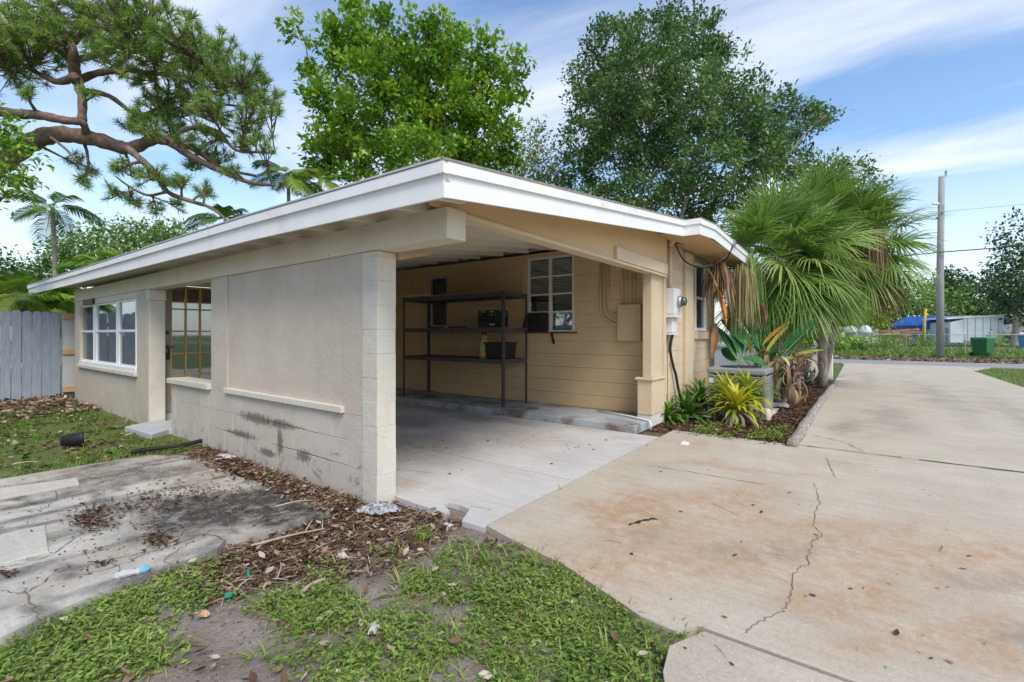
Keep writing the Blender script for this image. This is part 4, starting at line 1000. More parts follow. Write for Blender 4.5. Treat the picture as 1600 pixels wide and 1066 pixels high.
obj('box_lip', MB().box(5.12, 5.40, -0.815, -0.681, 1.385, 1.415), 'meter_paint', mt, bev=0.004)
mg = obj('meter_ring', MB().lathe((5.30, -0.90, 1.93), [(0.085, 0.0), (0.095, 0.02), (0.095, 0.059)], 22, 'y'), 'galv', mt)
obj('meter_glass', MB().lathe((5.30, -0.965, 1.93), [(0.05, 0.0), (0.072, 0.015), (0.075, 0.0645)], 20, 'y'), 'window_glass', mg, smooth=True)
cdt = obj('riser_conduit', MB().tube([(5.22, -0.73, 2.141), (5.22, -0.73, 2.88)], 0.030, 10), 'trim_tan', mt, smooth=True)
obj('weather_head', MB().tube([(5.22, -0.73, 2.84), (5.22, -0.75, 2.90), (5.24, -0.80, 2.92)], [0.04, 0.045, 0.03], 10), 'trim_tan', cdt)
obj('ground_cable', MB().tube(smooth_path([(5.26, -0.76, 1.40), (5.22, -0.73, 1.15), (5.42, -0.72, 0.85), (5.48, -0.74, 0.72), (5.60, -0.75, 0.45), (5.72, -0.80, 0.12), (5.75, -0.82, -0.02)], 5), 0.022, 8), 'rubber', mt, smooth=True)
obj('ground_rod', MB().tube([(5.235, -0.70, 1.38), (5.235, -0.70, -0.02)], 0.012, 6), 'trim_tan', mt)
# service cables looped under the eave
sv = thing('service_cable', 'black service cables looping under the white gable eave', 'cable', (5.25, -0.8, 2.9))
tie = ony(1147, 380, -1.40)
loops = [[(5.24, -0.80, 2.90), ony(1070, 408, -0.85), ony(1100, 419, -0.95), ony(1130, 408, -1.2), ony(1140, 396, -1.36), tie],
         [(5.24, -0.79, 2.91), ony(1075, 412, -0.82), ony(1110, 415, -1.0), ony(1130, 404, -1.25), ony(1143, 390, -1.38), tie],
         [(5.24, -0.78, 2.91), ony(1058, 380, -0.80), ony(1085, 388, -0.85), ony(1105, 391, -0.9), ony(1125, 384, -1.2), ony(1133, 372, -1.38)]]
for i, l in enumerate(loops): obj('cable', MB().tube(smooth_path(l, 6), (0.013, 0.011, 0.007)[i], 6), ('rubber', 'galv', 'wire_black')[i], sv)
obj('bracket', MB().box(tie.x - 0.05, tie.x + 0.05, -1.42, -1.389, tie.z - 0.05, tie.z + 0.05), 'galv', sv)

# ------------------------------------------------------------------ air conditioner in the bed
pm('ac_paint', (0.23, 0.23, 0.235), (0.29, 0.29, 0.295), 4, 0.5, 0.05, 40)
pm('ac_dark', (0.04, 0.04, 0.042), (0.07, 0.07, 0.072), 6, 0.7, 0)
ax0, ax1, ay0, ay1, az0, az1 = 6.52, 7.40, -1.93, -0.99, 0.02, 0.79
ac = thing('air_conditioner', 'grey louvred outdoor air conditioner unit behind the yellow bromeliads', 'air conditioner', ((ax0 + ax1) / 2, (ay0 + ay1) / 2, az0))
obj('pad', MB().box(ax0 - 0.08, ax1 + 0.08, ay0 - 0.08, ay1 + 0.08, -0.06, az0), 'wall_beige', ac, bev=0.01)
obj('core', MB().box(ax0 + 0.04, ax1 - 0.04, ay0 + 0.04, ay1 - 0.04, az0 + 0.03, az1 - 0.10), 'ac_dark', ac)
obj('base_pan', MB().box(ax0, ax1, ay0, ay1, az0, az0 + 0.05), 'ac_paint', ac, bev=0.01)
tp = obj('top_cover', MB().box(ax0 - 0.015, ax1 + 0.015, ay0 - 0.015, ay1 + 0.015, az1 - 0.11, az1), 'ac_paint', ac, bev=0.035, segs=4)
gr = MB()
for i in range(14):
    r_ = 0.06 + i * 0.022
    for k_ in range(24):
        a, b = 2 * math.pi * k_ / 24, 2 * math.pi * (k_ + 1) / 24
        cxx, cyy = (ax0 + ax1) / 2, (ay0 + ay1) / 2
        gr.bar((cxx + r_ * math.cos(a), cyy + r_ * math.sin(a), az1 + 0.008), (cxx + r_ * math.cos(b), cyy + r_ * math.sin(b), az1 + 0.008), 0.005, 0.010)
obj('fan_grille', gr, 'ac_dark', tp, kind='stuff')
for (xa, ya) in ((ax0, ay0), (ax1 - 0.05, ay0), (ax0, ay1 - 0.05), (ax1 - 0.05, ay1 - 0.05)):
    obj('corner_post', MB().box(xa, xa + 0.05, ya, ya + 0.05, az0 + 0.05, az1 - 0.108), 'ac_paint', ac, bev=0.008)
zz = az0 + 0.07
while zz < az1 - 0.13:
    obj('louvre', MB().hexa([(ax0 - 0.006, ay0 + 0.05, zz), (ax0 + 0.012, ay0 + 0.05, zz + 0.012), (ax0 + 0.012, ay1 - 0.05, zz + 0.012), (ax0 - 0.006, ay1 - 0.05, zz), (ax0 - 0.006, ay0 + 0.05, zz + 0.010), (ax0 + 0.012, ay0 + 0.05, zz + 0.022), (ax0 + 0.012, ay1 - 0.05, zz + 0.022), (ax0 - 0.006, ay1 - 0.05, zz + 0.010)]), 'ac_paint', ac)
    obj('louvre', MB().hexa([(ax0 + 0.05, ay0 - 0.006, zz), (ax1 - 0.05, ay0 - 0.006, zz), (ax1 - 0.05, ay0 + 0.012, zz + 0.012), (ax0 + 0.05, ay0 + 0.012, zz + 0.012), (ax0 + 0.05, ay0 - 0.006, zz + 0.010), (ax1 - 0.05, ay0 - 0.006, zz + 0.010), (ax1 - 0.05, ay0 + 0.012, zz + 0.022), (ax0 + 0.05, ay0 + 0.012, zz + 0.022)]), 'ac_paint', ac)
    zz += 0.032
for i in range(7):
    yy = ay0 + 0.05 + (ay1 - ay0 - 0.1) * (i + 0.5) / 7
    obj('guard_bar', MB().box(ax0 - 0.010, ax0 - 0.0062, yy - 0.004, yy + 0.004, az0 + 0.05, az1 - 0.11), 'ac_paint', ac)
q = onx(1110, 574, ax0 - 0.012)
obj('rating_label', MB().box(ax0 - 0.0075, ax0 - 0.0065, -1.10, -1.01, 0.52, 0.60), 'label_white', ac)
# ------------------------------------------------------------------ edging, pipe and scraps in the bed
pm('log_gray', (0.17, 0.15, 0.125), (0.40, 0.37, 0.33), 9, 0.95, 1.0, 30, bdist=0.02, stretch=(0.5, 4, 4), spots=(0.62, 0.62, 0.60), spot_scale=14, spot_at=0.62)
pts = smooth_path([g(1238, 692, 0.05), g(1262, 655, 0.05), g(1285, 622, 0.05), g(1303, 600, 0.05)], 8)
pts = [Vector((q.x, q.y + 0.008 * math.sin(i * 1.3), 0.025 + 0.004 * math.sin(i))) for i, q in enumerate(pts)]
obj('edging_log', MB().tube(pts, [0.066 + 0.004 * math.sin(i * 2.1) for i in range(len(pts))], 12), 'log_gray', label='weathered grey log edging the planting bed along the driveway', cat='log', smooth=True)
a, b = Vector((ony(1058, 600, -0.80).x, -0.80, 0.03)), Vector((ony(1112, 600, -1.25).x, -1.25, 0.03))
obj('drain_pipe', MB().tube([a, b], 0.022, 10), 'white_vinyl', label='short white plastic pipe lying on the mulch between bromeliads', cat='pipe', smooth=True)
q = g(1196, 655)
mb = MB().lathe((q.x, q.y, -0.02), [(0.075, 0), (0.085, 0.02), (0.075, 0.16), (0.06, 0.19)], 14)
obj('concrete_stub', mb, 'wall_cream', label='pale round concrete stub at the corner of the air conditioner', cat='stub', smooth=True)
q = g(1215, 634)
mb = MB().hexa([(q.x - .15, q.y - .22, -0.01), (q.x + .12, q.y - .20, -0.01), (q.x + .16, q.y + .2, -0.01), (q.x - .12, q.y + .22, -0.01), (q.x - .10, q.y - .16, 0.05), (q.x + .08, q.y - .15, 0.06), (q.x + .11, q.y + .14, 0.05), (q.x - .09, q.y + .16, 0.045)])
obj('flat_stone', mb, 'paint_gray', label='flat pale grey stone on the mulch beside the dead leaves', cat='stone', bev=0.03, segs=3)
q = g(1277, 604)
orn = thing('garden_ornament', 'small grey stone garden ornament at the end of the log edging', 'ornament', (q.x, q.y, -0.02))
obj('ornament_base', MB().lathe((q.x, q.y, -0.02), [(0.17, 0), (0.18, 0.04), (0.12, 0.10), (0.14, 0.24), (0.09, 0.34)], 12), 'log_gray', orn, smooth=True)
obj('ornament_head', MB().lathe((q.x, q.y, 0.32), [(0.04, 0), (0.09, 0.05), (0.095, 0.10), (0.05, 0.16), (0.01, 0.18)], 12), 'log_gray', orn, smooth=True)
q = g(1070, 694, 0.0)
obj('paper_scrap', MB().hexa([(q.x - .04, q.y - .05, 0.001), (q.x + .05, q.y - .04, 0.001), (q.x + .04, q.y + .05, 0.001), (q.x - .05, q.y + .04, 0.001), (q.x - .03, q.y - .03, 0.03), (q.x + .035, q.y - .035, 0.022), (q.x + .03, q.y + .03, 0.035), (q.x - .03, q.y + .035, 0.018)]), 'label_white', label='small crumpled white scrap on the driveway in front of the bed', cat='scrap')

# ------------------------------------------------------------------ left yard
pm('fence_wood', (0.23, 0.265, 0.32), (0.34, 0.385, 0.45), 4, 0.9, 0.5, 30, stretch=(7, 7, 0.7), spots=(0.10, 0.10, 0.11), spot_scale=12, spot_at=0.72)
fy = 11.62
fence = thing('wooden_fence', 'weathered blue-grey dog-eared picket fence at the left of the house', 'fence', (-2.0, fy, -0.05))
x = -0.06; i = 0
while x > -4.6:
    w = 0.148 + R.uniform(-0.008, 0.006); top = 1.90 + R.uniform(-0.035, 0.03) + (0.03 if x < -0.9 else 0); yo = fy + R.uniform(-0.008, 0.008)
    x0, x1 = x - w, x
    prof = [(x0, -0.05), (x1, -0.05), (x1, top - 0.05), (x1 - 0.025, top - 0.012), (x1 - 0.055, top), (x0 + 0.055, top), (x0 + 0.025, top - 0.012), (x0, top - 0.05)]
    tl = R.uniform(-0.006, 0.006)
    mb = MB(); n = len(prof)
    mb.v = [(a + tl * b, yo - 0.009, b) for a, b in prof] + [(a + tl * b, yo + 0.009, b) for a, b in prof]
    mb.f = [tuple(range(n)), tuple(range(2 * n - 1, n - 1, -1))] + [((k_ + 1) % n, k_, n + k_, n + (k_ + 1) % n) for k_ in range(n)]
    obj('picket', mb, 'fence_wood', fence)
    x = x0 - R.uniform(0.004, 0.014); i += 1
for zz in (0.35, 1.0, 1.62): obj('rail', MB().box(-4.65, -0.05, fy + 0.018, fy + 0.058, zz - 0.045, zz + 0.045), 'fence_wood', fence)
gp = thing('side_gate', 'pale panel with reddish bare timber rails between fence and house', 'gate', (0.0, 11.4, -0.05))
obj('panel', MB().box(-0.05, 0.35, 11.40, 11.42, 0.1, 1.86), 'paint_gray', gp)
for zz in (0.12, 0.98, 1.80): obj('rail', MB().box(-0.06, 0.36, 11.36, 11.399, zz - 0.05, zz + 0.07), 'raw_wood', gp)
obj('post', MB().box(-0.058, -0.03, 11.43, 11.52, -0.05, 1.9), 'fence_wood', gp)
# black hose pieces and a black pot on the lawn
pts = [g(x_, y_, 0.0) for x_, y_ in ((205, 708), (230, 704), (262, 700), (285, 697), (315, 690))]
obj('black_hose', MB().tube([Vector((q.x, q.y, 0.012)) for q in smooth_path(pts, 5)], 0.026, 8), 'rubber', label='black corrugated hose lying between the lawn and the long wall', cat='hose', smooth=True)
q = g(112, 694, 0.0)
pot = thing('flower_pot', 'small black plastic flower pot tipped over on the lawn', 'flower pot', (q.x, q.y, -0.03))
obj('pot', MB().lathe((q.x - 0.10, q.y, 0.055), [(0.065, 0.0), (0.085, 0.17), (0.093, 0.175), (0.093, 0.20), (0.08, 0.2), (0.06, 0.03)], 16, 'x'), 'black_plastic', pot, smooth=True)
# rubbish near the pier
pm('scrap_white', (0.32, 0.31, 0.31), (0.56, 0.55, 0.55), 30, 0.6, 0.2)
m_, nt, p, o = nodes_mat('bag_white')
c = ramp(nt, noise(nt, 45, 5, 0.7, dist=1.2).outputs['Fac'], [(0.42, (0.07, 0.07, 0.085)), (0.54, (0.40, 0.40, 0.43)), (0.7, (0.60, 0.60, 0.61))]).outputs[0]
nt.links.new(c, p.inputs['Base Color']); p.inputs['Roughness'].default_value = 0.6
def rumple(cx_, cy_, rx, ry, h, ang, n=18, seed=1, z0=-0.02):
    mb = MB(); rr = np.random.default_rng(seed); ca, sa = math.cos(ang), math.sin(ang)
    for i in range(n + 1):
        for j in range(n + 1):
            u, v = 2 * i / n - 1, 2 * j / n - 1
            k_ = max(abs(u), abs(v)); l = math.hypot(u, v); s = k_ / l if l > 1e-6 else 1
            u2, v2 = u * s, v * s; rad = math.hypot(u2, v2)
            wob = 1 + 0.18 * math.sin(5 * math.atan2(v2, u2) + seed) if rad > 0.5 else 1
            z = h * (1 - rad ** 2) * (0.55 + 0.9 * rr.random()) + 0.004
            x_, y_ = u2 * rx * wob, v2 * ry * wob
            mb.v.append((cx_ + x_ * ca - y_ * sa, cy_ + x_ * sa + y_ * ca, z0 + z))
    for i in range(n):
        for j in range(n): a = i * (n + 1) + j; mb.f.append((a, a + n + 1, a + n + 2, a + 1))
    return mb
q = g(592, 797, -0.02)
obj('plastic_bag', rumple(q.x, q.y, 0.17, 0.10, 0.05, -0.9, 26, 3), 'bag_white', label='crumpled black and white plastic bag at the foot of the pier', cat='bag', smooth=True)
q = g(350, 716, -0.02)
obj('plastic_bag', rumple(q.x, q.y, 0.12, 0.07, 0.04, -0.9, 16, 5), 'scrap_white', label='small pale crumpled bag by the mouldy wall base', cat='bag', smooth=True)
q = g(655, 823, -0.03)
pm('wrap_blue', (0.05, 0.30, 0.48), (0.25, 0.52, 0.65), 30, 0.4, 0.1, 40)
a, b = g(176, 903, 0.034), g(232, 889, 0.036)
wp = thing('bottle_wrapper', 'crushed blue and white plastic wrapper on the old patio slab', 'wrapper', a)
obj('wrapper', MB().tube(smooth_path([a, a.lerp(b, 0.3) + Vector((0, 0, 0.006)), a.lerp(b, 0.7), a.lerp(b, 0.78)], 5), [0.004, 0.012, 0.02, 0.022, 0.018, 0.022, 0.02, 0.018, 0.016, 0.014, 0.018, 0.02, 0.016, 0.016, 0.016, 0.014][:16], 8), 'paint_gray', wp)
obj('blue_end', MB().tube([a.lerp(b, 0.78), a.lerp(b, 0.92) + Vector((0, 0, 0.004)), b], [0.017, 0.024, 0.02], 8), 'wrap_blue', wp)
pm('green_plastic', (0.01, 0.22, 0.13), (0.02, 0.30, 0.18), 20, 0.4, 0)
for i, (x_, y_, lab) in enumerate(((357, 931, 'bright green bottle cap on the leaf litter'), (382, 898, 'thin strip of green plastic on the leaf litter'))):
    q = g(x_, y_, -0.01)
    mb = MB().lathe((q.x, q.y, -0.015), [(0.018, 0), (0.02, 0.004), (0.019, 0.016), (0.015, 0.018)], 12) if i == 0 else MB().tube([q + Vector((0.0, -0.05, 0)), q + Vector((0.02, 0, 0.012)), q + Vector((0.05, 0.05, 0.0))], 0.008, 6)
    obj(('green_lid_scrap', 'plastic_strip')[i], mb, 'green_plastic', label=lab, cat=('scrap', 'strip')[i])
for i, (x_, y_, lab, s) in enumerate(((584, 985, 'torn white plastic scrap on the bare sand in the foreground', 0.045), (318, 964, 'curled dry pinkish leaf scrap left of the bare sand', 0.03), (698, 824, 'flat grey paper scrap on the soil before the carport slab', 0.045), (535, 872, 'white paper scrap among leaves below the plastic bag', 0.045))):
    q = g(x_, y_, -0.03)
    obj('litter_scrap', rumple(q.x, q.y, s, s * 0.55, 0.025, R.uniform(0, 3), 8, 20 + i, -0.025), 'scrap_white' if i != 1 else 'raw_wood', label=lab, cat='scrap')
pm('stick_wood', (0.30, 0.22, 0.15), (0.46, 0.37, 0.27), 8, 0.9, 0.3)
stk = [((392, 853), (508, 826), 0.010, 'long pale stick lying along the patio slab edge'), ((430, 792), (500, 782), 0.007, 'thin curved twig on the dark patio stain'), ((467, 928), (508, 905), 0.016, 'flat grey bark piece lying on the grass edge'), ((432, 905), (438, 878), 0.006, 'short upright twig among the leaf litter'), ((18, 726), (60, 722), 0.010, 'short brown palm stalk lying on the left lawn')]
for i, (a, b, r_, lab) in enumerate(stk):
    zz = (0.03 if i == 1 else -0.012)
    p0, p1 = g(*a, zz), g(*b, zz); md = p0.lerp(p1, 0.5) + Vector((R.uniform(-.02, .02), R.uniform(-.02, .02), 0.012))
    obj('stick', MB().tube(smooth_path([p0, md, p1], 5), [r_ * (1 - 0.05 * k_) for k_ in range(11)], 6), 'stick_wood', label=lab, cat='stick', smooth=True)

# ------------------------------------------------------------------ plants
leafmat('leaf_bright', [(0.0, (0.055, 0.125, 0.016)), (0.35, (0.135, 0.275, 0.028)), (0.7, (0.27, 0.45, 0.045)), (0.9, (0.44, 0.56, 0.08)), (1.0, (0.45, 0.40, 0.085))])
leafmat('leaf_oak', [(0.0, (0.045, 0.09, 0.036)), (0.4, (0.10, 0.185, 0.062)), (0.8, (0.19, 0.30, 0.10)), (1.0, (0.28, 0.37, 0.15))], trans=0.25)
leafmat('leaf_olive', [(0.0, (0.070, 0.119, 0.028)), (0.5, (0.196, 0.266, 0.056)), (0.85, (0.364, 0.378, 0.098)), (1.0, (0.396, 0.300, 0.108))])
leafmat('leaf_pale', [(0.0, (0.075, 0.150, 0.038)), (0.5, (0.180, 0.300, 0.083)), (1.0, (0.264, 0.360, 0.120))], trans=0.3)
leafmat('leaf_deep', [(0.0, (0.019, 0.051, 0.022)), (0.5, (0.051, 0.112, 0.040)), (1.0, (0.084, 0.150, 0.048))], trans=0.2)
leafmat('needles', [(0.0, (0.075, 0.14, 0.035)), (0.4, (0.18, 0.29, 0.06)), (0.8, (0.31, 0.43, 0.10)), (1.0, (0.40, 0.46, 0.13))], trans=0.2, rough=0.6)
leafmat('fan_leaf', [(0.0, (0.095, 0.18, 0.045)), (0.4, (0.22, 0.345, 0.085)), (0.75, (0.40, 0.51, 0.15)), (0.93, (0.56, 0.58, 0.27)), (1.0, (0.60, 0.52, 0.30))], rough=0.40, spec=0.55)
leafmat('fan_dead', [(0.0, (0.12, 0.062, 0.038)), (0.5, (0.25, 0.145, 0.09)), (1.0, (0.42, 0.30, 0.19))], rough=0.85, trans=0.15)
leafmat('straw', [(0.0, (0.16, 0.16, 0.06)), (0.5, (0.33, 0.28, 0.13)), (1.0, (0.50, 0.41, 0.24))], rough=0.8, trans=0.15)
leafmat('feather_leaf', [(0.0, (0.053, 0.135, 0.022)), (0.5, (0.150, 0.300, 0.045)), (0.85, (0.330, 0.435, 0.075)), (1.0, (0.480, 0.360, 0.096))], rough=0.45)
leafmat('brom_leaf', [(0.0, (0.036, 0.102, 0.017)), (0.35, (0.102, 0.228, 0.030)), (0.6, (0.264, 0.384, 0.036)), (0.85, (0.552, 0.504, 0.036)), (1.0, (0.600, 0.456, 0.048))], rough=0.38, spec=0.5, trans=0.25)
leafmat('brom_dead', [(0.0, (0.20, 0.14, 0.09)), (1.0, (0.44, 0.37, 0.29))], rough=0.9, trans=0.1)

def trunk_path(a, b, bow, n=6):
    a, b = Vector(a), Vector(b); m_ = a.lerp(b, 0.5) + Vector(bow)
    return bez(a, m_, b, n)
def broad_tree(name, label, base, clumps, leaf_mat, leaf_len, tips, per_tip, bark='bark_oak', trunk_r=0.25, spread=0.33, group=None, fork=None, seed=1, djit=1.5, twig=True, tmpl=None, squash=1.0, droop=0.25, shell=0.35):
    """clumps: world centres with radii. trunk > limbs; crown = leaves in clusters at twig tips"""
    rr = np.random.default_rng(seed); base = Vector(base)
    t = thing(name, label, 'tree', base, group)
    C_ = np.array([c[:3] for c in clumps]); Rr = np.array([c[3] for c in clumps])
    if fork is None:
        zlow = (C_[:, 2] - Rr).min(); zc = C_[:, 2].mean()
        fork = Vector((base.x * 0.6 + C_[:, 0].mean() * 0.4, base.y * 0.6 + C_[:, 1].mean() * 0.4, base.z + max(0.35 * (zc - base.z), 0.7 * (zlow - base.z))))
    tb = MB(); tp_ = trunk_path(base - Vector((0, 0, 0.15)), fork, (trunk_r * 0.5, -trunk_r * 0.6, 0))
    tb.tube(tp_, [trunk_r * (1.25 - 0.55 * i / 6) for i in range(7)], 10)
    obj('trunk', tb, bark, t, smooth=True)
    br = MB(); hubs = [(fork, trunk_r * 0.6)]
    order = np.argsort(np.linalg.norm(C_ - np.array(fork), axis=1))
    allp = []
    for ci in order:
        c = Vector(C_[ci]); r = Rr[ci]
        bi = min(range(len(hubs)), key=lambda k_: (hubs[k_][0] - c).length + 0.35 * (hubs[k_][0] - fork).length)
        h, hr = hubs[bi]
        mid = h.lerp(c, 0.5) + Vector((rr.normal(0, .12), rr.normal(0, .12), 0.12 * (c - h).length))
        pth = bez(h, mid, c, 6); r0 = max(hr * 0.72, trunk_r * 0.10)
        br.tube(pth, [r0 * (1 - 0.6 * i / 6) for i in range(7)], 6)
        hubs.append((c, r0 * 0.5)); hubs.append((pth[3], r0 * 0.7))
        n = max(3, int(tips * (r / Rr.mean()) ** 2))
        d = rr.normal(size=(n, 3)); d /= np.linalg.norm(d, axis=1, keepdims=True); d[:, 2] *= squash
        rad = r * (shell + (1.05 - shell) * rr.random(n) ** 0.6) * np.where(rr.random(n) < 0.14, 1.3, 1.0)
        P_ = np.array(c) + d * rad[:, None]
        if twig:
            for q in P_:
                qv = Vector(q); st = pth[int(rr.integers(3, 7))]
                br.tube([st, st.lerp(qv, 0.55) + Vector((0, 0, 0.06 * r)), qv], [r0 * 0.13 + 0.004, r0 * 0.08 + 0.003, 0.003], 4, cap=False)
        allp.append((P_, d))
    obj('branches', br, bark, t, smooth=True)
    P_ = np.concatenate([a for a, b in allp]); D_ = np.concatenate([b for a, b in allp])
    k_ = per_tip; N = len(P_) * k_
    tone = rr.random(len(P_))
    pos = np.repeat(P_, k_, 0) + rr.normal(0, 1, (N, 3)) * np.array([spread, spread, spread * 0.75])
    dr = np.repeat(D_, k_, 0) * 0.6 + rr.normal(0, 0.75, (N, 3)); dr[:, 2] -= droop
    fr_ = basis(dr, rr.uniform(-1.0, 1.0, N))
    zz = pos[:, 2]
    rnd = np.clip(np.repeat(tone, k_) * 0.62 + rr.random(N) * 0.42, 0, 1)
    tv, tf = tmpl if tmpl else (LEAF_V, LEAF_F)
    v, f, r_ = scatter(tv, tf, pos, fr_, leaf_len * rr.uniform(0.6, 1.25, N), rnd)
    npobj('crown', v, f, leaf_mat, t, rnd=r_)
    return t
def pxc(lst, depth, jit, seed=0, grow=1.0):
    rr = random.Random(seed); out = []
    for (x_, y_, r_) in lst:
        d = depth + rr.uniform(-jit, jit); q = at(x_, y_, d); out.append((q.x, q.y, q.z, grow * r_ * d / F_PX))
    return out

# bright green tree behind the carport roof
L = [(465, 45, 16), (480, 95, 18), (545, 35, 32), (566, 8, 16), (540, 75, 40), (600, 62, 36), (560, 130, 46), (620, 120, 46), (665, 80, 36), (690, 40, 24), (722, 95, 42), (762, 82, 32), (680, 140, 52), (740, 155, 46), (788, 130, 26), (803, 88, 12), (515, 165, 36), (560, 200, 50), (630, 190, 55), (700, 210, 55), (760, 215, 42), (800, 165, 18), (818, 152, 9), (530, 232, 42), (590, 255, 45), (660, 255, 50), (740, 265, 42), (500, 195, 18), (792, 235, 22), (505, 250, 25), (640, 20, 14)]
broad_tree('leafy_tree', 'bright yellow-green leafy tree rising behind the middle of the roof', tuple(at(640, 575, 19).xy) + (-0.05,), pxc(L, 19, 1.8, 3), 'leaf_bright', 0.25, 20, 42, trunk_r=0.24, spread=0.20, seed=3, droop=-0.05, tmpl=(LEAF_V * np.array([1, 1.15, 1]), LEAF_F))
# dark oak
L = [(958, 75, 42), (1020, 62, 40), (1048, 34, 22), (1090, 26, 10), (1098, 60, 30), (930, 115, 38), (990, 125, 58), (1060, 105, 50), (1115, 100, 36), (940, 165, 46), (1010, 180, 62), (1080, 172, 56), (1140, 155, 46), (912, 218, 34), (960, 250, 52), (1030, 262, 56), (1100, 250, 56), (1172, 195, 46), (1180, 245, 50), (1222, 165, 24), (1250, 195, 36), (1292, 180, 12), (1230, 252, 40), (1282, 268, 30), (1332, 268, 20), (1372, 292, 12), (1352, 312, 14), (898, 275, 30), (940, 312, 40), (1010, 322, 44), (1080, 322, 40), (1150, 305, 40), (1345, 350, 18)]
oak_c = pxc(L, 21, 2.2, 5)
broad_tree('oak_tree', 'large dark green oak tree standing behind the palm', tuple(at(1080, 575, 21).xy) + (-0.05,), oak_c, 'leaf_oak', 0.21, 34, 48, trunk_r=0.36, spread=0.20, seed=5, droop=0.1)
# thin sparse tree between them
L = [(842, 205, 14), (830, 250, 30), (862, 268, 26), (812, 265, 22), (848, 232, 20), (872, 240, 12), (800, 285, 24), (845, 295, 30)]
broad_tree('sparse_tree', 'thin olive tree with sparse yellowing leaves between leafy tree and oak', tuple(at(845, 570, 25).xy) + (-0.05,), pxc(L, 25, 1.0, 6), 'leaf_olive', 0.22, 26, 12, trunk_r=0.12, spread=0.25, seed=6)
# foliage reaching in from the left edge
L = [(-8, 195, 26), (14, 240, 26), (28, 212, 10), (0, 275, 26), (28, 285, 14), (-40, 230, 50), (-60, 280, 50)]
broad_tree('shrub_tree', 'bright green foliage reaching in from the left edge of the picture', tuple(at(-130, 600, 9).xy) + (-0.05,), pxc(L, 9, 0.5, 7), 'leaf_bright', 0.13, 16, 20, trunk_r=0.08, spread=0.12, seed=7)
# pale trees beyond the left fence
groupL = 'pale trees beyond the roof on the left'
for i, (L, d, lab, mt) in enumerate([([(120, 390, 26), (100, 405, 22), (150, 372, 20), (140, 410, 24)], 33, 'pale green tree behind the small thin-trunked palm', 'leaf_pale'), ([(190, 368, 24), (215, 385, 28), (175, 392, 24), (235, 372, 20)], 36, 'pale feathery tree in the middle of the gap over the left eave', 'leaf_pale'), ([(262, 368, 24), (290, 385, 24), (320, 378, 18), (255, 395, 24)], 34, 'pale feathery tree just left of the roof palms', 'leaf_pale'), ([(20, 430, 24), (60, 420, 24), (90, 425, 22), (-10, 425, 26)], 32, 'dull green tree low behind the neighbouring roof', 'leaf_oak')]):
    broad_tree('yard_tree', lab, tuple(at(L[0][0] + 10, 560, d).xy) + (-0.05,), pxc(L, d, 1.5, 30 + i), mt, 0.34, 26, 22, trunk_r=0.2, spread=0.45, seed=30 + i, group=groupL, twig=False)

# ---- the old pine
pine_d = 15.0
def pp(x_, y_, d=0.0): return at(x_, y_, pine_d + d)
pine = thing('pine_tree', 'old spreading pine with reddish limbs reaching over the left eave', 'tree', tuple(at(-175, 560, pine_d).xy) + (-0.05,))
limbs = [([(-175, 575), (-160, 470), (-135, 360), (-60, 290), (10, 250), (50, 222), (90, 210), (150, 218), (200, 232), (240, 218), (265, 222)], [0.60, 0.52, 0.46, 0.40, 0.36, 0.34, 0.31, 0.29, 0.25, 0.20, 0.17], 0.0),
         ([(-60, 290), (-40, 215), (-20, 175), (20, 178), (60, 180), (100, 188), (128, 192), (135, 208)], [0.33, 0.26, 0.22, 0.19, 0.17, 0.15, 0.13, 0.12], -0.8),
         ([(265, 222), (300, 245), (340, 265), (390, 285), (430, 290)], [0.16, 0.14, 0.11, 0.08, 0.05], -0.2),
         ([(240, 218), (300, 232), (345, 262), (400, 275)], [0.13, 0.11, 0.09, 0.05], 0.6),
         ([(200, 232), (240, 268), (262, 300), (300, 315), (330, 325), (355, 345)], [0.14, 0.11, 0.09, 0.08, 0.06, 0.04], -0.5),
         ([(300, 200), (340, 210), (370, 235), (400, 238), (430, 240)], [0.09, 0.08, 0.06, 0.05, 0.03], 0.3),
         ([(265, 222), (285, 205), (320, 198), (360, 215)], [0.11, 0.09, 0.07, 0.04], 0.5),
         ([(128, 192), (128, 150), (118, 120), (115, 95), (112, 70), (85, 25), (60, -10)], [0.15, 0.14, 0.20, 0.19, 0.12, 0.09, 0.05], -0.4),
         ([(118, 120), (90, 128), (60, 115), (20, 95), (-30, 100)], [0.17, 0.12, 0.10, 0.09, 0.05], -0.3),
         ([(115, 95), (150, 85), (190, 70), (220, 80), (260, 78), (300, 60)], [0.13, 0.12, 0.10, 0.08, 0.06, 0.03], 0.0),
         ([(112, 70), (140, 40), (150, 10), (160, -20)], [0.12, 0.10, 0.07, 0.04], 0.4),
         ([(118, 130), (150, 115), (200, 110), (240, 115), (290, 120), (340, 125), (390, 140)], [0.16, 0.13, 0.11, 0.09, 0.07, 0.05, 0.03], 0.5),
         ([(120, 140), (170, 150), (220, 180), (280, 150), (330, 160), (400, 170), (425, 175)], [0.13, 0.10, 0.08, 0.06, 0.05, 0.04, 0.02], 0.8),
         ([(115, 95), (70, 65), (30, 45), (-20, 30)], [0.12, 0.09, 0.07, 0.04], 0.3),
         ([(190, 70), (215, 40), (230, 15), (240, -20)], [0.08, 0.07, 0.05, 0.03], 0.2),
         ([(80, 215), (105, 235), (118, 250), (135, 262)], [0.05, 0.045, 0.04, 0.02], -0.9),
         ([(260, 300), (230, 305), (200, 290), (180, 275)], [0.06, 0.05, 0.04, 0.02], -0.3)]
lm = MB(); lp = []
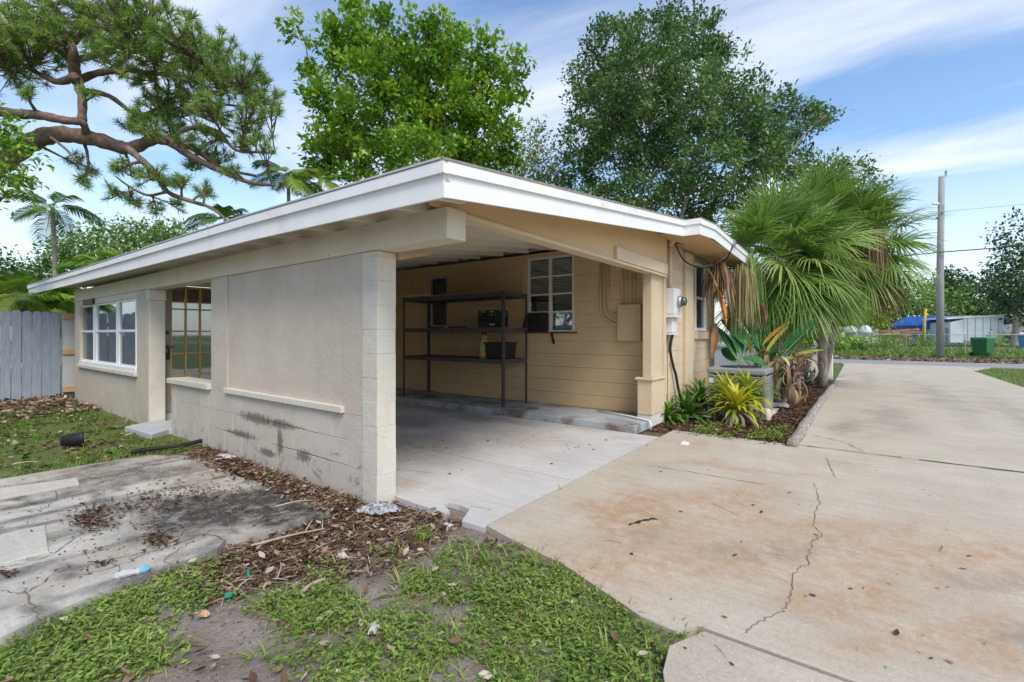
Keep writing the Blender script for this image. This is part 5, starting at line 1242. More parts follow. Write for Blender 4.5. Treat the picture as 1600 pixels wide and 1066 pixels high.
for pts, rad, off in limbs:
    P_ = [pp(a, b, off + 0.25 * math.sin(i * 1.7 + off * 5)) for i, (a, b) in enumerate(pts)]
    path = smooth_path(P_, 5)
    rads = list(np.interp(np.linspace(0, len(rad) - 1, len(path)), range(len(rad)), rad))
    rads = [r_ * (1 + 0.10 * math.sin(i * 2.3)) * 0.80 for i, r_ in enumerate(rads)]
    lm.tube(path, rads, 9); lp += [(q, r_) for q, r_ in zip(path, rads)]
obj('limbs', lm, 'bark_pine', pine, smooth=True)
LPA = np.array([tuple(q) for q, r_ in lp])
tuft = [(30, 35, 40), (75, 20, 40), (125, 18, 38), (180, 22, 42), (235, 38, 42), (275, 55, 34), (310, 78, 34), (340, 100, 38), (375, 122, 34), (408, 150, 30), (424, 172, 16), (50, 85, 40), (15, 110, 34), (-20, 60, 40), (100, 62, 30), (150, 50, 30), (200, 72, 36), (250, 95, 36), (295, 118, 34), (345, 140, 28), (60, 55, 34), (220, 125, 24), (265, 140, 22), (180, 100, 24),
        (250, 165, 30), (285, 172, 32), (225, 185, 24), (200, 195, 18), (320, 165, 24), (345, 185, 26), (270, 200, 24), (330, 215, 20), (385, 175, 22), (395, 205, 18), (410, 228, 16), (378, 228, 18), (345, 250, 18), (320, 240, 16), (360, 265, 14), (290, 215, 18), (235, 205, 14),
        (118, 252, 12), (135, 268, 14), (130, 285, 10), (185, 262, 12), (205, 270, 14), (235, 275, 18), (262, 285, 16), (290, 282, 14), (320, 298, 12), (175, 305, 14), (210, 315, 16), (245, 325, 12), (275, 320, 10), (330, 300, 8), (300, 262, 14), (140, 150, 12), (40, 145, 14), (10, 60, 30), (160, 80, 20), (110, 100, 14)]
tw = MB(); tips_ = []
prr_ = np.random.default_rng(21)
for (x_, y_, r_) in tuft:
    d_ = pine_d + prr_.uniform(-1.6, 1.4); c = at(x_, y_, d_); rm_ = r_ * d_ / F_PX
    j = int(np.argmin(np.linalg.norm(LPA - np.array(c), axis=1))); st, sr = lp[j]
    hub = c + Vector((0, 0, -0.35 * rm_))
    pth = bez(st, st.lerp(hub, 0.5) + Vector((prr_.normal(0, .1), prr_.normal(0, .1), 0.1)), hub, 5)
    r0 = min(sr * 0.55, 0.05) + 0.010
    tw.tube(pth, [r0 * (1 - 0.12 * i) for i in range(6)], 5, cap=False)
    n = max(6, int((r_ / 10.0) ** 2 * 3.6))
    for _ in range(n):
        a = prr_.uniform(0, 6.283); rad = rm_ * math.sqrt(prr_.random()); q = c + Vector((math.cos(a) * rad, math.sin(a) * rad * 1.4, prr_.normal(0, 0.42) * rm_ + 0.15 * rm_ * (1 - (rad / rm_) ** 2)))
        s_ = pth[int(prr_.integers(2, 6))]
        tw.tube([s_, s_.lerp(q, 0.6) + Vector((0, 0, -0.05 * rm_)), q], [0.022, 0.015, 0.009], 4, cap=False)
        tips_.append((q, (q - s_).normalized()))
obj('twigs', tw, 'bark_pine', pine, smooth=True)
T_ = np.array([tuple(q) for q, d in tips_]); TD = np.array([tuple(d) for q, d in tips_]); k_ = 60; N = len(T_) * k_
dr = np.repeat(TD, k_, 0) * 0.55 + prr_.normal(0, 0.62, (N, 3)) + np.array([0, 0, 0.22])
pos = np.repeat(T_, k_, 0) - np.repeat(TD, k_, 0) * (prr_.random(N) ** 1.5 * 0.16)[:, None]
tone = np.clip(np.repeat(prr_.random(len(T_)), k_) * 0.5 + prr_.random(N) * 0.5, 0, 1)
NV = np.array([[0, 0.030, 0], [0, -0.030, 0], [0.6, -0.026, 0.01], [0.6, 0.026, 0.01], [1, 0.004, -0.05], [1, -0.004, -0.05]]); NF = np.array([[0, 1, 2, 3], [3, 2, 5, 4]])
v, f, r_ = scatter(NV, NF, pos, basis(dr, prr_.uniform(-1.5, 1.5, N)), prr_.uniform(0.16, 0.29, N), tone)
npobj('needle_tufts', v, f, 'needles', pine, rnd=r_)

# ---- palms
def feather_frond(parent, base, az, el, length, droop, rr, mat='feather_leaf', wid=0.42, tone=None, nl=34):
    base = Vector(base); d = Vector((math.cos(az) * math.cos(el), math.sin(az) * math.cos(el), math.sin(el)))
    pts = [base + d * (length * t) + Vector((0, 0, -droop * length * t * t)) for t in [i / 10 for i in range(11)]]
    V, Fc, Rn = [], [], []
    tone = rr.random() if tone is None else tone
    s = d.cross(Vector((0, 0, 1))); s = s.normalized() if s.length > 1e-3 else Vector((1, 0, 0))
    for i in range(10):                                # rachis as a narrow strip
        w = 0.018 * (1 - i / 11); w2 = 0.018 * (1 - (i + 1) / 11); b = len(V)
        V += [pts[i] - s * w, pts[i] + s * w, pts[i + 1] + s * w2, pts[i + 1] - s * w2]; Fc.append((b, b + 1, b + 2, b + 3)); Rn += [min(1, tone + 0.2)] * 4
    for i in range(nl):
        t = 0.16 + 0.84 * i / nl; j = min(int(t * 10), 9); p0 = pts[j].lerp(pts[j + 1], t * 10 - j); tg = (pts[j + 1] - pts[j]).normalized()
        ll = wid * length * (math.sin(math.pi * min(1, t * 0.9 + 0.08)) ** 0.6) * rr.uniform(0.85, 1.1)
        for sg in (-1, 1):
            ld = (s * sg * 0.85 + tg * 0.75 + Vector((0, 0, 0.18 + rr.gauss(0, .05)))).normalized()
            w = tg * 0.022; b = len(V); m_ = p0 + ld * ll * 0.5; e = p0 + ld * ll + Vector((0, 0, -0.42 * ll))
            V += [p0 - w * 0.5, p0 + w * 0.5, m_ + w, m_ - w, e + w * 0.1, e - w * 0.1]; Fc += [(b, b + 1, b + 2, b + 3), (b + 3, b + 2, b + 4, b + 5)]
            Rn += [min(1, max(0, tone * 0.6 + rr.random() * 0.4))] * 6
    return npobj('frond', np.array([tuple(q) for q in V]), np.array(Fc), mat, parent, rnd=np.array(Rn))
def feather_palm(name, label, base, top, trunk_r, nf, length, seed, group=None, stems=1, els=(0.1, 1.3), yellow=0.15):
    rr = random.Random(seed); base = Vector(base); top = Vector(top)
    t = thing(name, label, 'palm', base, group)
    for s_ in range(stems):
        off = Vector((rr.uniform(-.35, .35), rr.uniform(-.35, .35), 0)) * (1 if stems > 1 else 0); tt = top + off * 2 + Vector((0, 0, rr.uniform(-.5, .2) * (stems > 1)))
        pth = bez(base + off, (base + off).lerp(tt, 0.5) + Vector((0.1, 0.05, 0)), tt, 8)
        obj('stem', MB().tube(pth, [trunk_r * (1.1 - 0.04 * i) for i in range(9)], 8), 'bark_oak', t, smooth=True)
        for i in range(nf):
            el = els[0] + (els[1] - els[0]) * rr.random(); az = 2 * math.pi * (i + rr.random() * 0.6) / nf
            feather_frond(t, tt, az, el, length * rr.uniform(0.8, 1.1), rr.uniform(0.3, 0.65), rr, tone=(0.9 if rr.random() < yellow else None))
    return t
palmG = 'feather palms behind the house'
feather_palm('areca_palm', 'clump of areca palm with yellowing fronds behind the left end of the roof', at(45, 570, 14.0), at(42, 470, 14.0), 0.05, 8, 1.9, 41, palmG, 4, (0.5, 1.4), 0.3)
feather_palm('areca_palm', 'areca palm clump showing between roof corner and picket fence', at(95, 560, 14.6), at(95, 485, 14.6), 0.05, 7, 1.5, 42, palmG, 3, (0.4, 1.4), 0.3)
feather_palm('slender_palm', 'small slender palm with a thin bare trunk above the left eave', at(85, 560, 16), at(82, 325, 16), 0.075, 9, 1.5, 43, palmG, 1, (-0.2, 0.9), 0.2)
feather_palm('roof_palm', 'small palm crown showing over the roof left of the bright tree', at(452, 560, 17), at(450, 272, 17), 0.08, 10, 1.35, 44, palmG, 1, (-0.3, 0.9), 0.1)
feather_palm('roof_palm', 'palm crown with a brown frond close beside the bright tree', at(505, 560, 17.5), at(500, 282, 17.5), 0.08, 10, 1.4, 45, palmG, 1, (-0.3, 0.9), 0.35)
feather_palm('roof_palm', 'low palm fronds poking over the roof under the pine limb', at(352, 560, 17), at(352, 345, 17), 0.08, 9, 1.3, 46, palmG, 1, (0.2, 1.2), 0.1)
feather_palm('areca_palm', 'yellow-green palm fronds low along the left eave edge', at(190, 560, 15.5), at(180, 425, 15.5), 0.05, 7, 1.5, 47, palmG, 2, (0.3, 1.2), 0.3)
hang = feather_palm('palm_sapling', 'palm with drooping straw-yellow fronds hanging in front of the fence top', at(22, 600, 11.0), at(38, 462, 11.0), 0.05, 7, 1.0, 48, palmG, 1, (-0.9, 0.3), 0.9)

def fan_frond(parent, base, az, el, plen, blen, rr, mat='fan_leaf', tone=None, nseg=50, fold=0.25, droop=0.5, w0=0.020):
    base = Vector(base); d = Vector((math.cos(az) * math.cos(el), math.sin(az) * math.cos(el), math.sin(el)))
    s = d.cross(Vector((0, 0, 1))); s = s.normalized() if s.length > 1e-3 else Vector((1, 0, 0)); n = s.cross(d).normalized()
    roll = rr.gauss(0, 0.35); s, n = s * math.cos(roll) + n * math.sin(roll), n * math.cos(roll) - s * math.sin(roll)
    sag = 0.18 * plen
    V, Fc, Rn = [], [], []; tone = rr.random() if tone is None else tone
    pt = [base + d * plen * t + Vector((0, 0, -sag * t * t)) for t in (0, 0.33, 0.66, 1)]
    for i in range(3):
        b = len(V); w = 0.020 - 0.004 * i; V += [pt[i] - s * w, pt[i] + s * w, pt[i + 1] + s * w, pt[i + 1] - s * w]; Fc.append((b, b + 1, b + 2, b + 3)); Rn += [min(1, tone * 0.5 + 0.4)] * 4
    hub = pt[-1]
    for k_ in range(nseg):
        a = -2.0 + 4.0 * (k_ + 0.5) / nseg + rr.gauss(0, 0.02)
        h = hub + d * (0.22 * blen * math.cos(a * 0.5)) 
        dd = (d * math.cos(a) + s * math.sin(a) + n * (fold * abs(math.sin(a)) - 0.12 + rr.gauss(0, 0.07))).normalized()
        L_ = blen * (0.72 + 0.28 * math.cos(a)) * rr.uniform(0.88, 1.08); sd = (dd.cross(n)).normalized()
        dp = droop * rr.uniform(0.6, 1.5); b = len(V); rv = min(1, max(0, tone * 0.55 + rr.random() * 0.35))
        for i, t in enumerate((0.0, 0.35, 0.68, 1.0)):
            w = w0 * (0.55, 1.0, 0.62, 0.06)[i]; q = h + dd * (L_ * t) + Vector((0, 0, -dp * L_ * max(0, t - 0.25) ** 2))
            V += [q - sd * w, q + sd * w]; Rn += [min(1, rv + (0.25 * rr.random() if i == 3 else 0))] * 2
        for i in range(3): Fc.append((b + 2 * i, b + 2 * i + 1, b + 2 * i + 3, b + 2 * i + 2))
    return npobj('frond', np.array([tuple(q) for q in V]), np.array(Fc), mat, parent, rnd=np.array(Rn))
pm('palm_trunk', (0.22, 0.18, 0.14), (0.38, 0.33, 0.28), 5, 0.95, 0.9, 14, bdist=0.03)
def fan_palm(label, base, top, nf, plen, blen, seed, dead, trunk_r=0.16, els=(-0.5, 1.35)):
    rr = random.Random(seed); base = Vector(base); top = Vector(top)
    t = thing('cabbage_palm', label, 'palm', base, 'cabbage palms beside the gable end')
    pth = bez(base - Vector((0, 0, .1)), base.lerp(top, 0.5) + Vector((0.06, 0.05, 0)), top, 8)
    obj('trunk', MB().tube(pth, [trunk_r * (1.0 + 0.06 * math.sin(i * 3)) for i in range(9)], 12), 'palm_trunk', t, smooth=True)
    ga = 2.39996
    for i in range(nf):
        u = (i + 0.5) / nf; el = els[1] - (els[1] - els[0]) * u ** 0.9 + rr.gauss(0, 0.08); az = i * ga + rr.gauss(0, 0.15)
        fan_frond(t, top + Vector((0, 0, 0.12 * (1 - u))), az, el, plen * rr.uniform(0.75, 1.1), blen * rr.uniform(0.85, 1.1), rr, droop=0.26 + 0.42 * u, tone=min(0.95, rr.random() * (0.85 if u < 0.75 else 1.0) + (0.15 if u > 0.8 else 0)))
    for i, (az, el, bl) in enumerate(dead):
        fan_frond(t, top + Vector((0, 0, -0.10)), az, el, plen * rr.uniform(0.5, 0.8), bl * rr.uniform(0.85, 1.1), rr, 'fan_dead', nseg=30, fold=1.2, droop=1.3, w0=0.018)
    return t
rz = random.Random(5)
dd_ = lambda n, lo, hi: [(rz.uniform(0, 6.28), rz.uniform(lo, hi), rz.uniform(0.6, 0.95)) for _ in range(n)]
fan_palm('cabbage palm with the widest green fan leaves, nearest the gable wall', at(1205, 600, 10.6) * Vector((1, 1, 0)), at(1218, 405, 10.6), 58, 0.85, 1.05, 61, dd_(16, -1.35, -0.8), 0.12, (-0.75, 1.4))
fan_palm('tall cabbage palm with brown hanging thatch near the street side', at(1286, 590, 12.2) * Vector((1, 1, 0)), at(1288, 362, 12.2), 52, 0.85, 1.08, 62, dd_(26, -1.45, -0.75), 0.11, (-0.7, 1.4))
fan_palm('cabbage palm leaning out over the driveway with dead fronds under it', at(1283, 588, 12.8) * Vector((1, 1, 0)) + Vector((0, 0, 0)), at(1338, 385, 12.0), 40, 0.80, 0.98, 63, dd_(22, -1.45, -0.7), 0.09, (-0.8, 1.3))
def strands(parent, name, c, rad, n, lo, hi, mat, w=0.007, flare=0.25, seed=1):
    """a beard of hanging dead leaf strips"""
    rr = np.random.default_rng(seed); c = np.array(c); d = rr.normal(size=(n, 3)); d /= np.linalg.norm(d, axis=1, keepdims=True)
    st_ = c + d * np.array(rad) * (rr.random(n) ** 0.4)[:, None]; L_ = rr.uniform(lo, hi, n); out = d.copy(); out[:, 2] = 0
    a_ = rr.uniform(0, 6.28, n); sd_ = np.stack([np.cos(a_), np.sin(a_), np.zeros(n)], 1); V = []
    for i, t in enumerate((0, 0.3, 0.65, 1.0)):
        q_ = st_ + out * (flare * L_ * (t ** 0.6))[:, None] + np.array([0, 0, -1.0]) * (L_ * (t ** 1.15))[:, None] + rr.normal(0, 0.012, (n, 3)) * t
        ww = w * (0.7, 1.1, 0.9, 0.2)[i]; V.append(q_ - sd_ * ww); V.append(q_ + sd_ * ww)
    V = np.stack(V, 1).reshape(-1, 3); b_ = np.arange(n) * 8
    Fc = np.concatenate([np.stack([b_ + 2 * i, b_ + 2 * i + 1, b_ + 2 * i + 3, b_ + 2 * i + 2], 1) for i in range(3)])
    return npobj(name, V, Fc, mat, parent, rnd=np.repeat(rr.random(n), 8))
p1_, p2_, p3_ = [o_ for o_ in col.objects if o_.name.startswith('cabbage_palm')]
strands(p2_, 'thatch', at(1305, 402, 10.5), (0.30, 0.30, 0.28), 420, 0.55, 1.15, 'fan_dead', 0.010, 0.12, 1)
strands(p3_, 'thatch', at(1366, 368, 10.7), (0.20, 0.20, 0.22), 240, 0.45, 0.9, 'fan_dead', 0.010, 0.12, 2)
strands(p1_, 'thatch', at(1250, 445, 10.8), (0.55, 0.5, 0.25), 380, 0.4, 0.95, 'fan_dead', 0.010, 0.15, 3)
strands(p1_, 'thatch', at(1205, 440, 10.9), (0.5, 0.4, 0.25), 240, 0.4, 0.9, 'straw', 0.010, 0.15, 6)
for i in range(16):
    fan_frond(p1_, at(1222, 410, 10.5), rz.uniform(2.6, 5.4), rz.uniform(-1.1, -0.25), rz.uniform(0.5, 0.9), rz.uniform(0.9, 1.15), rz, droop=0.6, tone=rz.uniform(0, 0.7))
hp = thing('dead_palm_leaves', 'brown and straw dead palm leaf strips hanging beside the gable window', 'palm leaves', at(1150, 480, 8.9))
strands(hp, 'leaf_strips', at(1160, 425, 9.1), (0.22, 0.22, 0.2), 260, 0.5, 1.15, 'straw', 0.009, 0.1, 4)
strands(hp, 'leaf_strips', at(1172, 415, 9.5), (0.25, 0.2, 0.25), 260, 0.5, 1.2, 'fan_leaf', 0.010, 0.12, 9)
strands(hp, 'leaf_strips', at(1122, 425, 8.8), (0.24, 0.2, 0.3), 200, 0.25, 0.6, 'fan_dead', 0.011, 0.25, 5)
for i in range(0): fan_frond(hp, at(1135 + 10 * i, 430, 9.2), rz.uniform(0, 6.28), rz.uniform(-1.4, -1.0), 0.3, rz.uniform(0.7, 0.95), rz, 'fan_leaf', nseg=26, fold=1.0, droop=1.0, w0=0.018, tone=rz.uniform(0, .5))

# ---- strap-leaved bromeliads, leaf by leaf
def strap(parent, base, az, el, length, w, arch, rr, mat='brom_leaf', tone=0.4, n=6, tipadd=0.1):
    base = Vector(base); hd = Vector((math.cos(az), math.sin(az), 0)); s = Vector((-math.sin(az), math.cos(az), 0))
    V, Rn = [], []; p_ = base.copy(); e = el
    for i in range(n + 1):
        t = i / n; ww = w * (0.75 + 0.5 * t) * (1 - t ** 4) + 0.001
        up = Vector((-hd.x * math.sin(e), -hd.y * math.sin(e), math.cos(e)))
        V += [p_ - s * ww + up * ww * 0.35, p_.copy(), p_ + s * ww + up * ww * 0.35]; Rn += [min(1, max(0, tone + tipadd * t))] * 3
        p_ = p_ + (hd * math.cos(e) + Vector((0, 0, math.sin(e)))) * (length / n); e -= arch / n
    Fc = []
    for i in range(n):
        a = 3 * i; Fc += [(a, a + 1, a + 4, a + 3), (a + 1, a + 2, a + 5, a + 4)]
    return npobj('leaf', np.array([tuple(q) for q in V]), np.array(Fc), mat, parent, rnd=np.array(Rn), smooth=True)
def bromeliad(label, base, n, length, tone, seed, dead=8, w=0.023, lift=0.0):
    rr = random.Random(seed); base = Vector(base); base.z = float(zg(base.x, base.y))
    t = thing('bromeliad', label, 'bromeliad', base, 'bromeliads in the planting bed')
    if lift: obj('stem', MB().tube([base - Vector((0, 0, .03)), base + Vector((0.02, 0, lift))], [0.04, 0.035], 8), 'dead_frond', t)
    c = base + Vector((0, 0, lift + 0.02))
    for i in range(n):
        u = (i + 0.5) / n; strap(t, c + Vector((rr.uniform(-.02, .02), rr.uniform(-.02, .02), 0.08 * (1 - u))), i * 2.39996 + rr.gauss(0, .15), 1.45 - 1.15 * u + rr.gauss(0, .08), length * rr.uniform(0.75, 1.1), w * rr.uniform(0.85, 1.2), 0.9 + 0.8 * u, rr, tone=min(1, max(0, tone + rr.gauss(0, 0.10) - 0.10 * u)))
    for i in range(dead): strap(t, c, rr.uniform(0, 6.28), rr.uniform(-0.3, 0.25), length * rr.uniform(0.55, 0.9), w * 0.9, 1.5, rr, 'brom_dead', rr.random())
    return t
bromeliad('small green bromeliad at the foot of the carport post', g(1043, 658), 40, 0.40, 0.34, 71, 14, 0.026)
bromeliad('deep green bromeliad beside the black cable on the gable wall', Vector((ony(1074, 600, -0.93).x, -0.93, 0)), 52, 0.50, 0.14, 72, 10, 0.028)
bromeliad('dark green bromeliad close to the air conditioner corner', Vector((ony(1094, 600, -0.98).x + 0.0, -0.98, 0)), 44, 0.52, 0.10, 73, 6, 0.028, 0.16)
bromeliad('bright yellow bromeliad with dry grey skirt in front of the bed', g(1150, 660), 64, 0.52, 0.74, 74, 34, 0.026, 0.16)
bromeliad('lime green bromeliad against the front of the air conditioner', g(1136, 652), 58, 0.54, 0.62, 75, 14, 0.028, 0.26)
bromeliad('lime bromeliad leaning past the corner of the air conditioner', g(1170, 652), 58, 0.56, 0.64, 76, 14, 0.028, 0.28)
bromeliad('tiny pale green rosette at the driveway edge of the bed', g(1152, 675), 12, 0.16, 0.45, 77, 2, 0.014)
# grey-green spiky plant near the white fence
sp2 = thing('agave', 'grey-green spiky agave in front of the white fence end', 'agave', g(1262, 603))
leafmat('agave_leaf', [(0, (0.08, 0.12, 0.09)), (1, (0.20, 0.25, 0.20))], trans=0.0)
for i in range(30): strap(sp2, g(1258, 603), i * 2.4, rz.uniform(0.15, 1.3), rz.uniform(0.8, 1.25), 0.022, 0.25, rz, 'agave_leaf', rz.random())

# ---- bird of paradise clump: paddle leaves on stalks
for nm, c in (('paddle_green', ((0.020, 0.10, 0.030), (0.045, 0.17, 0.045))), ('paddle_lime', ((0.20, 0.30, 0.03), (0.36, 0.42, 0.05))), ('paddle_yellow', ((0.40, 0.29, 0.02), (0.52, 0.36, 0.04))), ('paddle_orange', ((0.42, 0.13, 0.02), (0.52, 0.20, 0.03))), ('paddle_brown', ((0.17, 0.085, 0.045), (0.34, 0.19, 0.11)))):
    m_ = pm(nm, c[0], c[1], 9, 0.62 if 'brown' not in nm else 0.85, 0.25, 24, stretch=(1, 1, 1), spec=0.25)
pm('paddle_rib', (0.30, 0.40, 0.12), (0.36, 0.46, 0.16), 5, 0.5, 0)
bop = thing('bird_of_paradise', 'bird of paradise clump with paddle leaves and withered brown leaves', 'plant', g(1212, 626))
def paddle(pa, pb_, w, mat, curl=0.15, sag=0.10, wave=0.0, tilt_=0.5, stalk=None, seed=0):
    pa, pb_ = Vector(pa), Vector(pb_); ax = pb_ - pa; L_ = ax.length; d = ax.normalized(); n = 12; rr = random.Random(seed)
    s = d.cross(Vector((0, 0, 1))); s = s.normalized() if s.length > 1e-3 else Vector((1, 0, 0)); nn = s.cross(d)
    s, nn = s * math.cos(tilt_) + nn * math.sin(tilt_), nn * math.cos(tilt_) - s * math.sin(tilt_)
    V = []; mid = []
    for i in range(n + 1):
        t = i / n; ww = w * (math.sin(math.pi * min(1, t * 0.96 + 0.02)) ** 0.62) * (1 - 0.2 * t) + 0.002
        c = pa + ax * t + Vector((0, 0, sag * L_ * math.sin(math.pi * t))); mid.append(c)
        wv = wave * rr.uniform(-1, 1) * w
        V += [c - s * ww + nn * (curl * ww + wv), c - s * ww * 0.5 + nn * (curl * ww * 0.25 + wv * .5), c, c + s * ww * 0.5 + nn * (curl * ww * 0.25 - wv * .4), c + s * ww + nn * (curl * ww - wv)]
    Fc = [(5 * i + j, 5 * i + j + 1, 5 * i + j + 6, 5 * i + j + 5) for i in range(n) for j in range(4)]
    lf = npobj('leaf', np.array([tuple(q) for q in V]), np.array(Fc), mat, bop, smooth=True)
    if mat != 'paddle_brown': obj('midrib', MB().tube([q - nn * 0.004 for q in mid], [0.008 * (1 - 0.07 * i) for i in range(n + 1)], 5), 'paddle_rib', lf)
    if stalk is not None: obj('stalk', MB().tube(bez(stalk, Vector(stalk).lerp(pa, 0.6) + Vector((0, 0, 0.1)), pa, 6), 0.014, 6), 'paddle_rib' if mat != 'paddle_brown' else 'dead_frond', bop)
b0 = g(1212, 626); dp = 9.3
def st(dx_=0.0, dy_=0.0): return b0 + Vector((dx_, dy_, -0.03))
paddle(at(1222, 556, dp), at(1282, 500, dp - 0.3), 0.20, 'paddle_green', 0.35, 0.04, tilt_=0.75, stalk=st())
paddle(at(1205, 590, dp - .2), at(1190, 495, dp + 0.5), 0.17, 'paddle_green', 0.3, 0.0, tilt_=0.2, stalk=st(-.05, .05))
paddle(at(1212, 572, dp - .3), at(1287, 547, dp - 0.6), 0.12, 'paddle_lime', 0.25, 0.06, tilt_=-0.2, stalk=st(.05, -.05))
paddle(at(1196, 552, dp), at(1232, 510, dp), 0.07, 'paddle_yellow', 0.5, 0.02, tilt_=0.9, stalk=st())
paddle(at(1172, 552, dp - .6), at(1166, 526, dp - 0.6), 0.10, 'paddle_yellow', 0.3, 0.0, tilt_=0.2, stalk=st(-.1, .1))
paddle(at(1192, 538, dp), at(1236, 503, dp), 0.05, 'paddle_orange', 0.8, 0.03, tilt_=0.9, stalk=st())
paddle(at(1120, 448, 8.6), at(1134, 512, 8.5), 0.12, 'paddle_orange', 0.5, 0.0, 0.12, tilt_=0.1, stalk=at(1105, 420, 8.7), seed=4)
paddle(at(1190, 580, dp - .5), at(1218, 597, dp - 0.7), 0.07, 'paddle_orange', 0.5, 0.02, 0.1, tilt_=0.2, stalk=st())
paddle(at(1200, 575, dp - .4), at(1160, 560, dp - .2), 0.14, 'paddle_green', 0.3, 0.1, tilt_=0.5, stalk=st())
paddle(at(1212, 590, dp - .2), at(1245, 570, dp), 0.11, 'paddle_green', 0.3, 0.1, tilt_=0.4, stalk=st())
paddle(at(1175, 545, dp), at(1128, 500, dp + .6), 0.15, 'paddle_green', 0.3, 0.05, tilt_=0.6, stalk=st())
paddle(at(1180, 530, dp + .3), at(1148, 470, dp + .7), 0.15, 'paddle_green', 0.3, 0.05, tilt_=0.4, stalk=st())
paddle(at(1232, 580, dp - .2), at(1220, 610, dp - .2), 0.10, 'paddle_green', 0.3, 0.05, tilt_=0.4, stalk=st())
for i, (xa, ya, xb, yb, w_) in enumerate([(1150, 560, 1118, 510, 0.13), (1158, 555, 1140, 488, 0.14), (1186, 545, 1172, 470, 0.13), (1208, 548, 1216, 470, 0.12), (1150, 565, 1128, 545, 0.12), (1232, 560, 1262, 520, 0.12), (1196, 560, 1178, 520, 0.14), (1225, 572, 1252, 545, 0.11)]):
    paddle(at(xa, ya, dp + 0.1), at(xb, yb, dp + 0.4), w_, 'paddle_green', 0.3, 0.04, tilt_=0.3 + 0.15 * i % 0.8, stalk=st(0.02 * i, 0.01 * i), seed=120 + i)
brr = random.Random(9)
for i in range(85):
    x_ = brr.uniform(1186, 1262); y_ = brr.uniform(548, 612); a = at(x_, y_, dp + brr.uniform(-0.9, 0.3))
    strap(bop, a, brr.uniform(0, 6.28), brr.uniform(-0.6, 0.7), min(a.z * 0.95 + 0.1, brr.uniform(0.3, 0.75)), brr.uniform(0.018, 0.05), brr.uniform(1.6, 3.6), brr, 'fan_dead' if i % 3 else 'brom_dead', brr.random(), n=8)
paddle(at(1178, 478, dp), at(1196, 505, dp - .1), 0.09, 'paddle_brown', 1.0, 0.35, 0.2, stalk=st(), seed=90)
paddle(at(1118, 505, 8.7), at(1112, 560, 8.5), 0.07, 'paddle_brown', 1.0, 0.0, 0.3, seed=91, stalk=None)
# creeper over the white fence
L = [(1245, 520, 14), (1262, 515, 14), (1280, 520, 14), (1298, 523, 14), (1315, 524, 9), (1255, 540, 12)]
cz = pxc(L, 15.2, 0.2, 8)
broad_tree('leafy_shrub', 'small glossy shrub spilling over the white fence end', tuple(at(1268, 592, 15.6).xy) + (-0.05,), cz, 'leaf_bright', 0.16, 14, 14, trunk_r=0.04, spread=0.14, seed=81)

# ------------------------------------------------------------------ across the street
pm('pole_wood', (0.24, 0.245, 0.25), (0.38, 0.385, 0.39), 4, 0.9, 0.6, 20, stretch=(6, 6, 0.4))
pb0 = at(1469, 553.8, 27.0); pt_ = at(1471.5, 276, 27.0)
pole = thing('utility_pole', 'weathered grey wooden utility pole standing on the far verge', 'utility pole', pb0)
obj('shaft', MB().tube([pb0 - Vector((0, 0, .1)), pb0.lerp(pt_, 0.5) + Vector((0.04, 0.03, 0)), pt_], [0.185, 0.165, 0.14], 12), 'pole_wood', pole, smooth=True)
sd = Vector((XC[0], YC[0], 0)).normalized()
obj('top_bracket', MB().tube([pt_ - Vector((0, 0, 0.1)) + sd * 0.16, pt_ + sd * 0.24 + Vector((0, 0, 0.05)), pt_ + sd * 0.25 + Vector((0, 0, 0.32))], [0.03, 0.05, 0.07], 8), 'galv', pole)
q = at(1466, 318.5, 27); obj('insulator', MB().tube([q - sd * 0.32, q - sd * 0.10, q + sd * 0.05], [0.06, 0.09, 0.05], 8), 'label_white', pole)
q = at(1464, 341, 27); obj('insulator', MB().tube([q - sd * 0.06, q + sd * 0.05], 0.05, 8), 'wire_black', pole)
q = at(1471, 327, 27); obj('hardware', MB().box(q.x - 0.2, q.x - 0.12, q.y - 0.1, q.y + 0.1, q.z - 0.25, q.z + 0.2), 'galv', pole)
def span(name, label, a, b, sag, r, mat='wire_black'):
    pts = [a.lerp(b, t) - Vector((0, 0, sag * 4 * t * (1 - t))) for t in [i / 24 for i in range(25)]]
    obj(name, MB().tube(pts, r, 5), mat, label=label, cat='wire')
k1 = at(1472, 394, 26.8)
span('street_cable', 'thick black cable crossing behind the palm and past the pole', Vector((k1.x, k1.y + 34, k1.z - 0.1)), k1, 0.25, 0.030)
span('street_cable', 'black cable running right from the pole to the edge trees', k1, Vector((k1.x, k1.y - 30, k1.z + 1.0)), 0.3, 0.030)
k2 = at(1471, 331, 26.8)
span('power_line', 'thin grey power line leaving the pole to the right', k2, Vector((k2.x + 3, k2.y - 32, k2.z - 0.1)), 0.12, 0.012, 'galv')
span('power_line', 'thin grey power line sloping from the pole behind the palms', Vector((k2.x - 6, k2.y + 30, k2.z - 3.4)), k2, 0.5, 0.012, 'galv')
span('service_drop', 'thin twisted service wire running from the pole to the house eave', k1 + Vector((0, 0, 0.4)), Vector((tie.x + 0.05, -1.43, tie.z)), 0.45, 0.014, 'wire_black')
pm('guard_yellow', (0.55, 0.36, 0.02), (0.65, 0.44, 0.04), 5, 0.5, 0.05)
a, b = at(1441, 540, 31.0), at(1446.5, 483, 30.5)
obj('guy_guard', MB().tube([a, b], 0.075, 10), 'guard_yellow', label='yellow plastic guy wire guard left of the utility pole', cat='guard', smooth=True)

